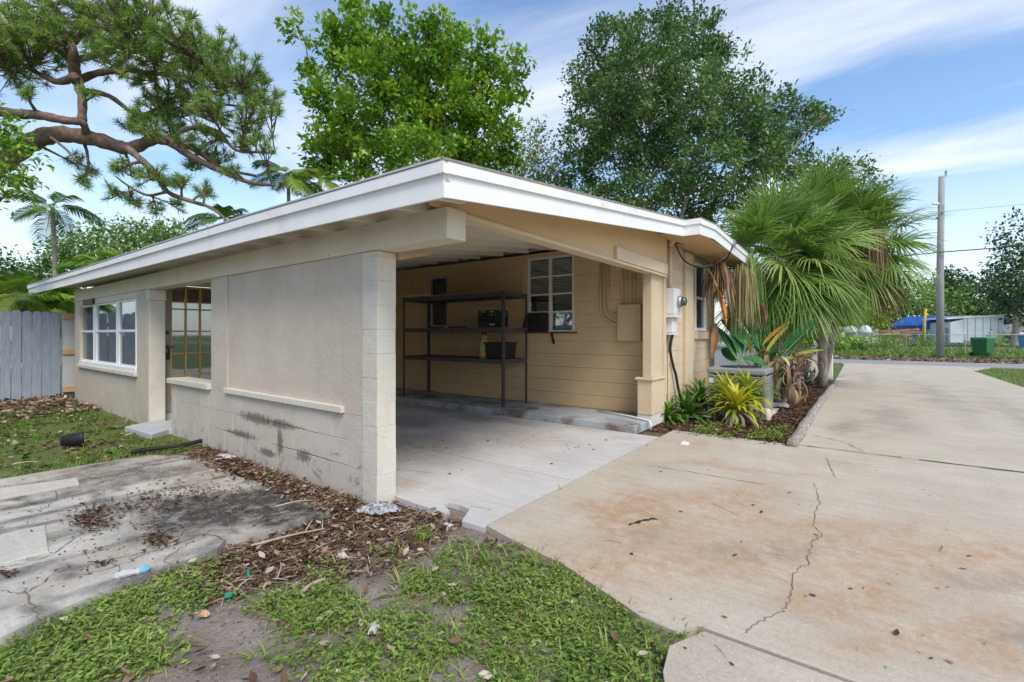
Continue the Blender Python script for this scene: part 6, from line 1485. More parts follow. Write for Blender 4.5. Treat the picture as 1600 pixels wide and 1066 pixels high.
# green wheeled bin
pm('bin_green', (0.018, 0.12, 0.045), (0.028, 0.16, 0.06), 4, 0.45, 0.05, 40)
pm('bin_blue', (0.01, 0.16, 0.42), (0.015, 0.21, 0.50), 4, 0.4, 0.05, 40)
def wheelie(label, base, mat, yaw):
    base = Vector(base); t = thing('wheeled_bin', label, 'bin', base, 'wheeled bins across the street')
    c, s = math.cos(yaw), math.sin(yaw)
    W = lambda x, y, z: (base.x + x * c - y * s, base.y + x * s + y * c, base.z + z)
    mb = MB(); mb.hexa([W(-.30, -.24, .04), W(.30, -.24, .04), W(.30, .28, .04), W(-.30, .28, .04), W(-.38, -.34, 1.0), W(.38, -.34, 1.0), W(.38, .42, 1.0), W(-.38, .42, 1.0)])
    obj('body', mb, mat, t, bev=0.03)
    mb = MB(); mb.hexa([W(-.41, -.37, 1.0), W(.41, -.37, 1.0), W(.41, .45, 1.0), W(-.41, .45, 1.0), W(-.37, -.33, 1.09), W(.37, -.33, 1.09), W(.37, .40, 1.12), W(-.37, .40, 1.12)])
    obj('lid', mb, mat, t, bev=0.03)
    obj('handle_bar', MB().tube([W(-.34, .50, 1.0), W(.34, .50, 1.0)], 0.022, 8), mat, t)
    obj('front_rib', MB().hexa([W(-.22, -.37, .62), W(.22, -.37, .62), W(.22, -.29, .62), W(-.22, -.29, .62), W(-.22, -.375, .70), W(.22, -.375, .70), W(.22, -.30, .70), W(-.22, -.30, .70)]), mat, t)
    for sx_ in (-1, 1):
        obj('wheel', MB().tube([W(sx_ * .36, .30, .13), W(sx_ * .42, .30, .13)], 0.13, 14), 'rubber', t)
    return t
q = at(1536, 561.6, 26.6); wheelie('green wheeled bin standing at the far kerb right of the pole', (q.x, q.y, float(zg(q.x, q.y))), 'bin_green', 0.95)
q = at(1606, 556, 33.5); wheelie('blue wheeled bin at the right edge of the picture', (q.x, q.y, float(zg(q.x, q.y))), 'bin_blue', 0.9)

# chain-link fence
fx = 39.0
cl = thing('chain_link_fence', 'low galvanised chain-link fence across the street', 'fence', (fx, -8, 0.24))
y0_, y1_ = -26.0, 12.0; yy = y0_
while yy <= y1_ + 0.01:
    obj('post', MB().tube([(fx, yy, 0.1), (fx, yy, 1.38)], 0.03, 8), 'galv', cl); yy += 2.9
obj('top_rail', MB().tube([(fx, y0_, 1.36), (fx, y1_, 1.36)], 0.024, 6), 'galv', cl)
ch_ = MB(); hgt = 1.1; yy = y0_
while yy < y1_:
    for sg in (-1, 1):
        a, b = (yy if sg > 0 else yy + hgt), (yy + hgt if sg > 0 else yy)
        ch_.bar((fx + 0.02 * sg, a, 0.27), (fx + 0.02 * sg, b, 1.35), 0.005, 0.005)
    yy += 0.11
obj('wire_mesh', ch_, 'galv', cl, kind='stuff')

# trailer, tent, boats and piles behind it
def gz(x, y): return float(zg(x, y))
q = at(1528, 540, 41.0); tx, ty = q.x, q.y; tz = gz(tx, ty)
pm('trailer_white', (0.55, 0.60, 0.66), (0.66, 0.70, 0.75), 2, 0.4, 0.06, 20, patch=((0.42, 0.42, 0.42), 2.5, 0.64, 0.1))
tr_ = thing('box_trailer', 'white enclosed box trailer with a sloping nose behind the chain-link fence', 'trailer', (tx, ty, tz))
def fr_box(px0, px1, py0, py1, d, thick):   # upright block whose near face spans these pixels at distance d
    a, b = at(px0, py1, d), at(px1, py0, d); fwd = Vector((XC[1], YC[1], 0)) * thick
    v = [Vector((a.x, a.y, a.z)), Vector((b.x, b.y, a.z)), Vector((b.x, b.y, a.z)) + fwd, Vector((a.x, a.y, a.z)) + fwd]
    up_ = Vector((0, 0, b.z - a.z)); return [*v, *[q_ + up_ for q_ in v]]
v = fr_box(1506, 1569, 493.5, 533, 41.0, 2.3); obj('body', MB().hexa(v), 'trailer_white', tr_, bev=0.06)
lo = fr_box(1485, 1505.8, 499, 536, 41.0, 2.2); lo[4] = lo[4] - Vector((0, 0, 0.30)); lo[7] = lo[7] - Vector((0, 0, 0.30)); obj('nose', MB().hexa(lo), 'trailer_white', tr_, bev=0.05)
for i in range(5):
    x_ = 1512 + i * 12; v = fr_box(x_, x_ + 0.7, 496, 532, 40.97, 0.03); obj('seam', MB().hexa(v), 'galv', tr_)
rf = fr_box(1480, 1570, 491.8, 493.6, 40.9, 2.5); rf[4] -= Vector((0, 0, .3)); rf[0] -= Vector((0, 0, .3)); rf[3] -= Vector((0, 0, .3)); rf[7] -= Vector((0, 0, .3)); obj('roof_edge', MB().hexa(rf), 'label_white', tr_)
for x_ in (1530, 1542):
    q = at(x_, 534.5, 41.2); obj('wheel', MB().tube([q, q + Vector((XC[1], YC[1], 0)) * 0.25], 0.36, 16), 'rubber', tr_)
v = fr_box(1482, 1486, 512, 537, 41.1, 0.3); obj('jack', MB().hexa(v), 'galv', tr_)
# blue tarp shelter
pm('tarp_blue', (0.008, 0.085, 0.40), (0.02, 0.15, 0.55), 3, 0.45, 0.5, 6, bdist=0.05)
tn = thing('tarp_shelter', 'blue tarp shelter behind the utility pole', 'shelter', at(1470, 538, 43))
prof = [(1446, 535), (1446, 508), (1452, 503), (1474, 492.5), (1482, 492), (1494, 499), (1500, 506), (1500, 535)]
a_ = [at(x_, y_, 43) for x_, y_ in prof]; fwd = Vector((XC[1], YC[1], 0)) * 4
mb = MB(); n = len(a_); mb.v = [tuple(q) for q in a_] + [tuple(q + fwd) for q in a_]
mb.f = [tuple(range(n))] + [(i, i + 1, n + i + 1, n + i) for i in range(n - 1)]
obj('tarp', mb, 'tarp_blue', tn)
v = fr_box(1445, 1447.2, 505, 540, 42.9, 0.1); obj('leg', MB().hexa(v), 'label_white', tn)
v = fr_box(1499, 1501, 506, 540, 42.9, 0.1); obj('leg', MB().hexa(v), 'label_white', tn)
# boats under covers, lumber pile, pale storage
def dome(cx_, y0p, y1p, rpx, d, name, label, mat, cat):
    q = at(cx_, y1p, d); r_ = rpx * d / F_PX; h = (y1p - y0p) * d / F_PX; t = thing(name, label, cat, q)
    pr = [(r_ * math.cos(a * math.pi / 14), h * math.sin(a * math.pi / 14)) for a in range(8)]
    obj('cover', MB().lathe(q, pr, 16), mat, t, smooth=True)
    mb = MB()
    for s_ in (-1, 1): mb.bar(q + Vector((0, s_ * r_ * 0.7, -0.9)), q + Vector((0, s_ * r_ * 0.7, 0.05)), 0.08, 0.08)
    mb.box(q.x - r_ * .7, q.x + r_ * .7, q.y - r_ * .8, q.y + r_ * .8, q.z - 0.35, q.z)
    obj('trailer_frame', mb, 'galv', t)
dome(1330, 509, 520, 9, 43, 'covered_boat', 'white covered dome shape left of the other behind the fence', 'trailer_white', 'boat')
dome(1352, 508, 521, 9, 42.5, 'covered_boat', 'white covered dome shape right of the other behind the fence', 'trailer_white', 'boat')
lum = thing('lumber_pile', 'pile of reddish brown lumber behind the chain-link fence', 'lumber', at(1408, 535, 42))
lr = random.Random(3)
for i in range(26):
    x_ = lr.uniform(1388, 1422); y_ = 513 + lr.uniform(0, 14); q = at(x_, y_, 42 + lr.uniform(-0.6, 0.6)); d = Vector((lr.uniform(-.2, .2), lr.uniform(0.7, 1.2) * lr.choice((-1, 1)), lr.uniform(-.12, .12)))
    obj('plank', MB().bar(q - d, q + d, 0.18, 0.10), 'plank_old' if i % 3 else 'raw_wood', lum)
v = fr_box(1386, 1424, 520, 540, 42.7, 1.0); obj('pallet_stack', MB().hexa(v), 'plank_old', lum)
# boat with a frame at the right edge
bt = thing('motor_boat', 'white motor boat with a tubular top frame right of the box trailer', 'boat', at(1590, 540, 42))
hull = [(1562, 521), (1600, 524), (1660, 518), (1664, 506), (1600, 510), (1575, 507), (1571, 509)]
a_ = [at(x_, y_, 42.6) for x_, y_ in hull]; fwd = Vector((XC[1], YC[1], 0)) * 2.0; n = len(a_); mb = MB(); mb.v = [tuple(q) for q in a_] + [tuple(q + fwd) for q in a_]
mb.f = [tuple(range(n)), tuple(range(2 * n - 1, n - 1, -1))] + [((i + 1) % n, i, n + i, n + (i + 1) % n) for i in range(n)]
obj('hull', mb, 'white_vinyl', bt, bev=0.05)
v = fr_box(1568, 1660, 495.5, 497.5, 42.8, 1.8); obj('canopy', MB().hexa(v), 'label_white', bt)
for x_ in (1572, 1582, 1594, 1612, 1640):
    obj('canopy_pole', MB().tube([at(x_ + 3, 509, 42.9), at(x_, 497, 42.9)], 0.05, 6), 'galv', bt)
v = fr_box(1574, 1660, 499, 507, 43.8, 0.6); obj('cabin', MB().hexa(v), 'window_glass', bt)
v = fr_box(1575, 1660, 523, 537, 42.7, 1.2); obj('trailer_bed', MB().hexa(v), 'ac_dark', bt)
obj('parked_skiff', MB().hexa(fr_box(1577, 1640, 519, 525, 40.4, 1.2)), 'label_white', label='white upturned skiff hull low behind the chain-link fence', cat='boat', bev=0.12, segs=3)
# pale board fence far behind
wf = thing('board_fence', 'pale grey board fence at the back of the yard across the street', 'fence', at(1380, 530, 50))
for i in range(62):
    x_ = 1262 + i * 3.05; v = fr_box(x_, x_ + 2.9, 509.5 + (i % 3) * 0.3, 537, 50, 0.04); obj('board', MB().hexa(v), 'white_vinyl' if i % 4 else 'paint_gray', wf)

# white vinyl fence panel with a post, beyond the bed
vf = thing('vinyl_fence', 'white fence end with square post between bed and driveway', 'fence', (15.5, -2.2, 0))
obj('post', MB().box(15.40, 15.62, -2.52, -2.28, -0.05, 1.18), 'white_vinyl', vf, bev=0.01)
obj('post_cap', MB().box(15.37, 15.65, -2.55, -2.25, 1.182, 1.22), 'white_vinyl', vf, bev=0.01)
yy = -2.275
while yy < 1.2:
    obj('board', MB().box(15.49, 15.53, yy, yy + 0.145, 0.0, 1.12), 'white_vinyl', vf); yy += 0.15
for zz in (0.12, 1.0): obj('rail', MB().box(15.44, 15.488, -2.278, 1.2, zz - 0.05, zz + 0.05), 'white_vinyl', vf)

# neighbour's low roof at far left
nb = thing('neighbour_house', 'low neighbouring house with dark brown roof behind the left fence', 'house', at(-10, 560, 20))
a = at(-120, 470, 20); b = at(40, 472, 20); fw_ = Vector((XC[1], YC[1], 0)) * 7
obj('wall', MB().hexa([Vector((a.x, a.y, -0.05)), Vector((b.x, b.y, -0.05)), Vector((b.x, b.y, -0.05)) + fw_, Vector((a.x, a.y, -0.05)) + fw_, Vector((a.x, a.y, 2.85)), Vector((b.x, b.y, 2.85)), Vector((b.x, b.y, 2.85)) + fw_, Vector((a.x, a.y, 2.85)) + fw_]), 'wall_beige', nb)
pm('roof_brown', (0.10, 0.055, 0.045), (0.19, 0.11, 0.09), 9, 0.95, 0.6, 20)
e0, e1 = at(-140, 473, 19.4), at(48, 474, 19.4); r0, r1 = at(-110, 418, 23), at(15, 424, 23); k0, k1_ = e0 + fw_ * 1.17, e1 + fw_ * 1.17
mb = MB(); dn = Vector((0, 0, -0.12)); vv = [e0, e1, r1, r0, k0, k1_]; mb.v = [tuple(q) for q in vv] + [tuple(q + dn) for q in vv]
mb.f = [(0, 1, 2, 3), (3, 2, 5, 4), (1, 5, 2), (0, 3, 4), (0, 6, 7, 1), (1, 7, 11, 5), (4, 10, 6, 0)]
obj('roof', mb, 'roof_brown', nb)

# trees across the street, each its own
far = [([(1300, 492, 22), (1322, 478, 22), (1312, 502, 18), (1335, 498, 20)], 52, 'leaf_deep', 'dark bushy tree at the left of the yard across the street', 0.9),
       ([(1346, 490, 16), (1362, 498, 15), (1352, 505, 12), (1340, 503, 10)], 46, 'leaf_bright', 'low bright lime bush before the dark trees across the street', 1.0),
       ([(1365, 462, 20), (1350, 470, 18), (1385, 468, 22), (1340, 478, 16)], 62, 'leaf_oak', 'distant grey-green tree top left of the pole', 1.0),
       ([(1405, 478, 26), (1430, 465, 24), (1450, 480, 22), (1390, 495, 20), (1425, 495, 24), (1415, 455, 16)], 50, 'leaf_pale', 'broad olive-green tree just left of the utility pole', 1.0),
       ([(1468, 445, 18), (1488, 440, 18), (1500, 455, 16), (1478, 460, 20)], 66, 'leaf_deep', 'dark tree top directly behind the utility pole', 1.0),
       ([(1485, 480, 24), (1510, 476, 22), (1500, 492, 22), (1470, 490, 18)], 52, 'leaf_pale', 'light green tree behind the blue tarp', 1.0),
       ([(1530, 468, 26), (1555, 460, 28), (1540, 485, 26), (1575, 480, 28), (1560, 492, 20)], 50, 'leaf_oak', 'green tree behind the white box trailer', 1.0),
       ([(1585, 430, 32), (1600, 395, 24), (1575, 372, 16), (1590, 352, 14), (1560, 445, 20), (1620, 420, 45), (1625, 460, 50), (1590, 470, 34), (1545, 440, 10)], 40, 'leaf_deep', 'tall dark tree with ragged top at the right edge', 1.0)]
for i, (L, d, mt_, lab, s_) in enumerate(far):
    broad_tree('street_tree', lab, tuple(at(L[0][0], 535, d).xy) + (0.25,), pxc(L, d, 1.6, 50 + i), mt_, 0.36 * d / 50 + 0.08, 22, 26, trunk_r=0.25, spread=0.55, seed=50 + i, group='trees across the street', twig=(i == 7), djit=1, shell=0.3)
# shrubs along the chain-link fence
sr = random.Random(14)
for i, (x_, w_, h_) in enumerate([(1290, 10, 12), (1308, 12, 12), (1330, 12, 11), (1350, 12, 13), (1375, 12, 10), (1400, 12, 14), (1425, 9, 12), (1452, 9, 16), (1556, 6, 14)]):
    d = 33.5 + sr.uniform(-1, 1); L = [(x_ + sr.uniform(-w_, w_), 541 - sr.uniform(0, h_), sr.uniform(5, 8)) for _ in range(4)]
    lab = ['weedy bush at the left end of the chain-link fence', 'second weedy bush from the left along the chain-link fence', 'bush below the left covered boat', 'bush below the right covered boat', 'bush between covered boats and lumber pile', 'bush in front of the lumber pile', 'small bush left of the yellow guard', 'spindly weed clump between yellow guard and pole', 'short weed clump right of the green bin'][i]
    c_ = pxc(L, d, 0.5, 80 + i); b_ = at(x_, 548, d)
    broad_tree('verge_shrub', lab, (b_.x, b_.y, gz(b_.x, b_.y)), c_, 'leaf_bright' if i % 3 else 'leaf_pale', 0.22, 8, 10, trunk_r=0.04, spread=0.22, seed=90 + i, group='shrubs along the chain-link fence')

# ---- the rest of the yard, which the window panes mirror
yf = thing('yard_fence', 'weathered grey picket fence closing the yard, mirrored in the front window', 'fence', (-8.0, 6, -0.05))
mbp = MB().prism([(-0.07, -0.009), (0.07, -0.009), (0.07, 0.009), (-0.07, 0.009)], 0, 1.9)
pkt = obj('picket', MB().box(-8.009, -7.991, 0.0, 0.14, -0.05, 1.85), 'fence_wood', yf)
for i in range(1, 92):
    c = pkt.copy(); col.objects.link(c); c.parent = yf; c.location = (0, i * 0.15, R.uniform(-0.02, 0.02))
for zz in (0.4, 1.5): obj('rail', MB().box(-8.06, -8.02, 0.0, 13.8, zz - 0.04, zz + 0.04), 'fence_wood', yf)
for i, (x_, y_, h_, lab) in enumerate([(-11, 2.5, 6.5, 'dense tree beyond the yard fence, nearest the patio'), (-11.5, 6.5, 7.5, 'tall tree beyond the yard fence facing the front window'), (-11, 10.5, 6.5, 'bushy tree beyond the yard fence towards the pine')]):
    rr_ = random.Random(200 + i); cl_ = [(x_ + rr_.uniform(-1.2, 1.2), y_ + rr_.uniform(-2, 2), h_ * rr_.uniform(0.35, 0.95), rr_.uniform(0.8, 1.4)) for _ in range(12)]
    broad_tree('boundary_tree', lab, (x_, y_, -0.05), cl_, 'leaf_oak', 0.30, 14, 26, trunk_r=0.16, spread=0.35, seed=200 + i, group='trees beyond the yard fence')

# ------------------------------------------------------------------ grass, weeds and leaf litter
leafmat('weed', [(0.0, (0.085, 0.145, 0.026)), (0.4, (0.175, 0.275, 0.05)), (0.75, (0.285, 0.385, 0.085)), (0.93, (0.41, 0.44, 0.14)), (1.0, (0.34, 0.28, 0.09))], trans=0.3, rough=0.55)
leafmat('grass_blade', [(0.0, (0.09, 0.155, 0.03)), (0.5, (0.20, 0.30, 0.06)), (0.85, (0.35, 0.41, 0.12)), (1.0, (0.38, 0.32, 0.13))], trans=0.3, rough=0.5)
leafmat('dry_leaf', [(0.0, (0.035, 0.022, 0.016)), (0.3, (0.10, 0.052, 0.030)), (0.55, (0.22, 0.135, 0.085)), (0.8, (0.35, 0.27, 0.20)), (0.95, (0.50, 0.44, 0.37)), (1.0, (0.42, 0.17, 0.05))], trans=0.05, rough=0.8, spec=0.25)
leafmat('mulch_chip', [(0.0, (0.035, 0.02, 0.014)), (0.5, (0.115, 0.062, 0.04)), (0.85, (0.23, 0.15, 0.10)), (1.0, (0.40, 0.33, 0.26))], trans=0.0, rough=0.9, spec=0.2)
DRY_V = np.array([[0, 0, 0.05], [0.3, 0.22, 0.16], [0.65, 0.2, 0.12], [1, 0, 0.20], [0.65, -0.2, 0.12], [0.3, -0.22, 0.16], [0.3, 0, 0.0], [0.65, 0, 0.02]])
def cand(n, x0, x1, y0, y1): return np.stack([rng.uniform(x0, x1, n), rng.uniform(y0, y1, n)], 1)
def blobs_px(X_, Y_, lst):
    s = np.zeros(len(X_))
    for (cx_, cy_, rx, ry, k_) in lst: s = np.maximum(s, k_ * sstep(1.15, 0.55, np.sqrt(((X_ - cx_) / rx) ** 2 + ((Y_ - cy_) / ry) ** 2)))
    return s
slab_near = np.array(pe)
def on_concrete(x, y):
    xe = np.interp(-y, [-q[1] for q in pe], [q[0] for q in pe])
    a = (x > xe) & (y < -1.0) & (y > -2.6)
    b = (y < -2.6 - 0.02) & (x > -0.9)
    c = (x > 0.17) & (y > -1.04)
    xn = [q[0] for q in near_e]; yn = [q[1] for q in near_e]
    e = (y > np.interp(x, xn, yn)) & (y < 3.36) & (x < -0.36)
    return a | b | c | e
# foreground weeds: dense on these patches, bare sand between
dense = [(120, 1000, 190, 70, 1.0), (40, 1050, 150, 60, 1.0), (250, 920, 120, 55, 0.9), (330, 880, 60, 25, 0.3), (480, 950, 110, 50, 0.95), (520, 900, 60, 30, 0.5), (640, 1000, 120, 70, 0.8), (760, 900, 130, 60, 1.0), (850, 960, 150, 70, 1.0), (920, 1030, 150, 60, 1.0), (780, 1040, 120, 50, 0.9), (560, 1040, 140, 50, 0.95), (640, 900, 60, 30, 0.7), (900, 900, 60, 35, 0.9), (980, 990, 60, 40, 0.8), (660, 835, 18, 12, 0.8), (430, 1020, 60, 40, 0.5), (610, 860, 40, 18, 0.4), (190, 950, 80, 40, 0.9)]
bare = [(350, 985, 75, 40, 1.0), (585, 905, 50, 40, 0.95), (690, 970, 40, 30, 0.4), (740, 1045, 50, 30, 0.6), (420, 900, 60, 30, 0.6), (960, 930, 40, 20, 0.6), (690, 780, 90, 40, 0.9)]
def wdens(P_):
    X_, Y_, _ = proj(np.column_stack([P_, np.full(len(P_), -0.02)]))
    d = blobs_px(X_, Y_, dense) - blobs_px(X_, Y_, bare) * 0.9
    return np.clip(d, 0, 1)
def field(n, box, dens, jitter=0.55, sc=2.2, seed=1):
    c = cand(n, *box); d = dens(c); nz = fbm(c[:, 0] * sc, c[:, 1] * sc, seed, 4)
    k_ = (rng.random(n) < d * sstep(0.30, 0.58, nz + 0.25 * (d - 0.5)) * 1.0) & ~on_concrete(c[:, 0], c[:, 1])
    return c[k_]
fg = (-3.4, 0.35, -2.75, 0.15)
parts_w = []
stems = field(19000, fg, wdens, seed=3)
k_ = 5; N = len(stems) * k_
hh = rng.uniform(0.004, 0.055, N); base_ = np.repeat(stems, k_, 0) + rng.normal(0, 0.016, (N, 2))
keep = ~on_concrete(base_[:, 0] - 0.01, base_[:, 1] + 0.01); base_, hh = base_[keep], hh[keep]; N = len(base_)
pos = np.column_stack([base_, zg(base_[:, 0], base_[:, 1]) + hh])
dr = rdir(N, -0.25, 0.5)
tn = np.clip(fbm(base_[:, 0] * 3, base_[:, 1] * 3, 6) * 0.7 + rng.random(N) * 0.5 - 0.12, 0, 1)
parts_w.append(scatter(LEAF2_V * np.array([1, 0.95, 1]), LEAF2_F3, pos, basis(dr, rng.uniform(-0.6, 0.6, N)), rng.uniform(0.015, 0.036, N), tn))
v, f, r_ = join(parts_w)
npobj('weeds', v, f, 'weed', rnd=r_, label='low broad-leaved green weeds covering the sandy foreground', cat='weeds', kind='stuff', origin=(0, 0, 0))
BV, BF = blade_tmpl(3, 0.45, 0.035)
tuft_c = field(3400, fg, lambda c: np.clip(wdens(c) * 0.9 + 0.02, 0, 1), seed=8)
k_ = 9; N = len(tuft_c) * k_
b_ = np.repeat(tuft_c, k_, 0) + rng.normal(0, 0.012, (N, 2)); dr = rdir(N, 0.25, 0.95)
pos = np.column_stack([b_, zg(b_[:, 0], b_[:, 1])])
gp_ = [scatter(BV, BF, pos, basis(dr, np.zeros(N)), rng.uniform(0.05, 0.16, N), np.where(rng.random(N) < 0.12, 1.0, np.clip(rng.random(N) * 0.8 + np.repeat(rng.random(len(tuft_c)), k_) * 0.2, 0, 1)))]
# lawn left of the house
lw_d = lambda c: np.where(c[:, 0] < -0.15, 1.0, 0.0) * sstep(11.4, 7.5, c[:, 1]) * sstep(3.38, 3.5, c[:, 1]) * (0.35 + 0.75 * sstep(0.35, 0.6, fbm(c[:, 0] * 1.1, c[:, 1] * 1.1, 12)))
lc = field(26000, (-3.2, -0.1, 3.4, 11.3), lw_d, seed=10, sc=1.6)
k_ = 5; N = len(lc) * k_; b_ = np.repeat(lc, k_, 0) + rng.normal(0, 0.03, (N, 2)); b_ = b_[b_[:, 0] < -0.04]; N = len(b_); dr = rdir(N, 0.2, 0.95)
gp_.append(scatter(BV, BF, np.column_stack([b_, zg(b_[:, 0], b_[:, 1])]), basis(dr, np.zeros(N)), rng.uniform(0.05, 0.12, N) + 0.012 * 0, np.clip(rng.random(N) * 0.85 - 0.05, 0, 1)))
# right of the driveway, beyond the bed, far verge
def patch(n, box, zc, lo, hi, wfac=1.0, seed=1, cut=0.35):
    c = cand(n, *box); nz = fbm(c[:, 0] * 0.5, c[:, 1] * 0.5, seed); c = c[nz > cut]; N = len(c); dr = rdir(N, 0.35, 0.98)
    sc_ = rng.uniform(lo, hi, N); s3 = np.column_stack([sc_, sc_ * wfac, sc_])
    return scatter(BV, BF, np.column_stack([c, zg(c[:, 0], c[:, 1])]), basis(dr, np.zeros(N)), s3, np.clip(rng.random(N) * 0.7 + 0.25 * nz[nz > cut], 0, 1))
gp_.append(patch(16000, (14.0, 25.1, -12.0, -6.72), 0, 0.06, 0.14, 2.0, 3, 0.2))
gp_.append(patch(5000, (15.7, 25.0, -2.45, 3.0), 0, 0.05, 0.12, 2.0, 4, 0.38))
gp_.append(patch(5000, (15.7, 25.0, -2.45, -1.2), 0, 0.05, 0.12, 2.0, 4, 0.38))
gp_.append(patch(26000, (34.0, 44.0, -20.0, 8.0), 0, 0.20, 0.50, 2.0, 5, 0.30))
gp_.append(patch(9000, (29.6, 34.0, -20.0, 8.0), 0, 0.06, 0.16, 2.2, 6, 0.52))
# moss-side tufts: joint of the driveway, wall base, bed edge
def tufts(centres, n, sp, lo, hi, bx=0.03):
    c = np.repeat(np.array(centres), n, 0); c = c + rng.normal(0, sp, c.shape); N = len(c); dr = rdir(N, 0.2, 0.95)
    return scatter(BV, BF, np.column_stack([c, np.full(N, -0.02)]), basis(dr, np.zeros(N)), rng.uniform(lo, hi, N), rng.random(N) * 0.85)
gp_.append(tufts([(4.417, y_) for y_ in np.concatenate([np.linspace(-2.6, -3.05, 12), np.linspace(-3.9, -6, 40)])], 7, 0.012, 0.03, 0.07))
gp_.append(tufts([G2(x_, y_) for x_, y_ in ((455, 722), (400, 745), (385, 742), (420, 740), (430, 735), (660, 838), (1058, 985), (1075, 987), (1030, 1000), (55, 955), (60, 965), (800, 850), (835, 865), (870, 880), (905, 900), (935, 925), (960, 940))], 30, 0.035, 0.05, 0.11))
v, f, r_ = join(gp_)
npobj('grass', v, f, 'grass_blade', rnd=r_, label='tufts of green grass on lawn, verges and cracks', cat='grass', kind='stuff', origin=(0, 0, 0))
# creeping weeds at the front of the bed
bw_ = np.array([G2(x_, y_) for x_, y_ in ((1105, 672), (1095, 678), (1115, 665), (1190, 680), (1205, 678), (1215, 684), (1180, 686), (1225, 672), (1185, 655), (1130, 684))])
k_ = 130; N = len(bw_) * k_; b_ = np.repeat(bw_, k_, 0) + rng.normal(0, 0.085, (N, 2)); b_ = b_[b_[:, 0] > 4.2]; N = len(b_)
v, f, r_ = scatter(LEAF2_V, LEAF2_F3, np.column_stack([b_, zg(b_[:, 0], b_[:, 1]) + rng.uniform(0.005, 0.09, N)]), basis(rdir(N, -0.2, 0.7), rng.uniform(-.6, .6, N)), rng.uniform(0.025, 0.055, N), rng.random(N) * 0.85)
npobj('bed_weeds', v, f, 'weed', rnd=r_, label='small creeping weeds at the driveway edge of the planting bed', cat='weeds', kind='stuff', origin=(6, -2, 0))
# leaf litter
litter_px = [(620, 830, 90, 40, 0.8), (450, 870, 130, 50, 1.0), (530, 830, 100, 40, 1.0), (380, 900, 80, 35, 0.9), (480, 780, 120, 30, 1.0), (560, 790, 60, 30, 1.0), (420, 735, 80, 25, 0.9), (350, 705, 50, 14, 0.6), (330, 910, 80, 30, 0.7), (700, 800, 80, 25, 0.5), (560, 870, 80, 30, 0.7), (780, 850, 20, 10, 0.5)]
def ldens(P_):
    X_, Y_, _ = proj(np.column_stack([P_, np.full(len(P_), -0.02)])); return blobs_px(X_, Y_, litter_px)
c = cand(26000, -1.6, 0.35, -1.4, 3.6); d = ldens(c); kp = (rng.random(len(c)) < d * 0.75) & ~on_concrete(c[:, 0], c[:, 1]); c = c[kp]
wallhit = (c[:, 0] > -0.03) & (c[:, 1] > -0.03); c = c[~wallhit]; N = len(c)
pos = np.column_stack([c, zg(c[:, 0], c[:, 1]) + rng.uniform(0.0, 0.035, N)])
LP = [scatter(DRY_V, LEAF2_F3, pos, basis(rdir(N, -0.35, 0.45), rng.uniform(-0.9, 0.9, N)), rng.uniform(0.018, 0.052, N) * np.where(rng.random(N) < 0.1, 1.5, 1.0), np.clip(rng.beta(1.3, 1.9, N), 0, 1))]
# narrow shreds and twigs
c2 = c[rng.random(N) < 0.45] + rng.normal(0, 0.03, (int(0), 2)) if False else c[rng.random(N) < 0.85]; n2 = len(c2)
SH_V = np.array([[0, 0.02, 0], [0, -0.02, 0], [0.5, -0.025, 0.05], [0.5, 0.025, 0.05], [1, 0.008, 0], [1, -0.008, 0]]); SH_F = np.array([[0, 1, 2], [0, 2, 3], [3, 2, 5], [3, 5, 4]])
LP.append(scatter(SH_V, SH_F, np.column_stack([c2, zg(c2[:, 0], c2[:, 1]) + rng.uniform(0.005, 0.03, n2)]), basis(rdir(n2, -0.15, 0.2), rng.uniform(-0.5, 0.5, n2)), rng.uniform(0.05, 0.16, n2), rng.random(n2)))
# thin scatter over weeds, patio stain, lawn edge by the fence
c3 = cand(420, -3.0, 0.2, -2.6, 0.1); c3 = c3[~on_concrete(c3[:, 0], c3[:, 1])]; n3 = len(c3)
LP.append(scatter(DRY_V, LEAF2_F3, np.column_stack([c3, zg(c3[:, 0], c3[:, 1]) + rng.uniform(0.01, 0.05, n3)]), basis(rdir(n3, -0.2, 0.4), rng.uniform(-0.6, 0.6, n3)), rng.uniform(0.03, 0.07, n3), rng.beta(2, 1.2, n3)))
pcl = [(150, 812, 45, 22, 300), (140, 820, 30, 14, 200), (240, 785, 60, 14, 160), (320, 775, 60, 14, 160), (250, 850, 25, 12, 160), (210, 800, 60, 12, 120), (330, 760, 80, 25, 60), (170, 850, 150, 60, 30), (10, 905, 12, 6, 30), (160, 888, 10, 5, 25)]
cc = np.concatenate([np.array([G2(x_ + rng.normal(0, rx * .5), y_ + rng.normal(0, ry * .5)) for _ in range(n)]) for x_, y_, rx, ry, n in pcl]); n4 = len(cc)
LP.append(scatter(DRY_V, LEAF2_F3, np.column_stack([cc, np.full(n4, 0.024) + rng.uniform(0, 0.012, n4)]), basis(rdir(n4, -0.1, 0.3), rng.uniform(-0.6, 0.6, n4)), rng.uniform(0.010, 0.036, n4) * np.where(rng.random(n4) < 0.07, 1.7, 1.0), rng.beta(0.9, 3.2, n4)))
c5 = cand(1500, -2.8, 0.2, 8.0, 11.5); n5 = len(c5); c5 = c5[(c5[:, 0] < -0.05) | (c5[:, 1] > 10.6)]; n5 = len(c5)
LP.append(scatter(DRY_V, LEAF2_F3, np.column_stack([c5, zg(c5[:, 0], c5[:, 1]) + rng.uniform(0.0, 0.04, n5)]), basis(rdir(n5, -0.2, 0.4), rng.uniform(-0.6, 0.6, n5)), rng.uniform(0.06, 0.14, n5), rng.beta(2, 1.5, n5)))
c6 = cand(700, -2.8, -0.1, 3.5, 8.5); n6 = len(c6)
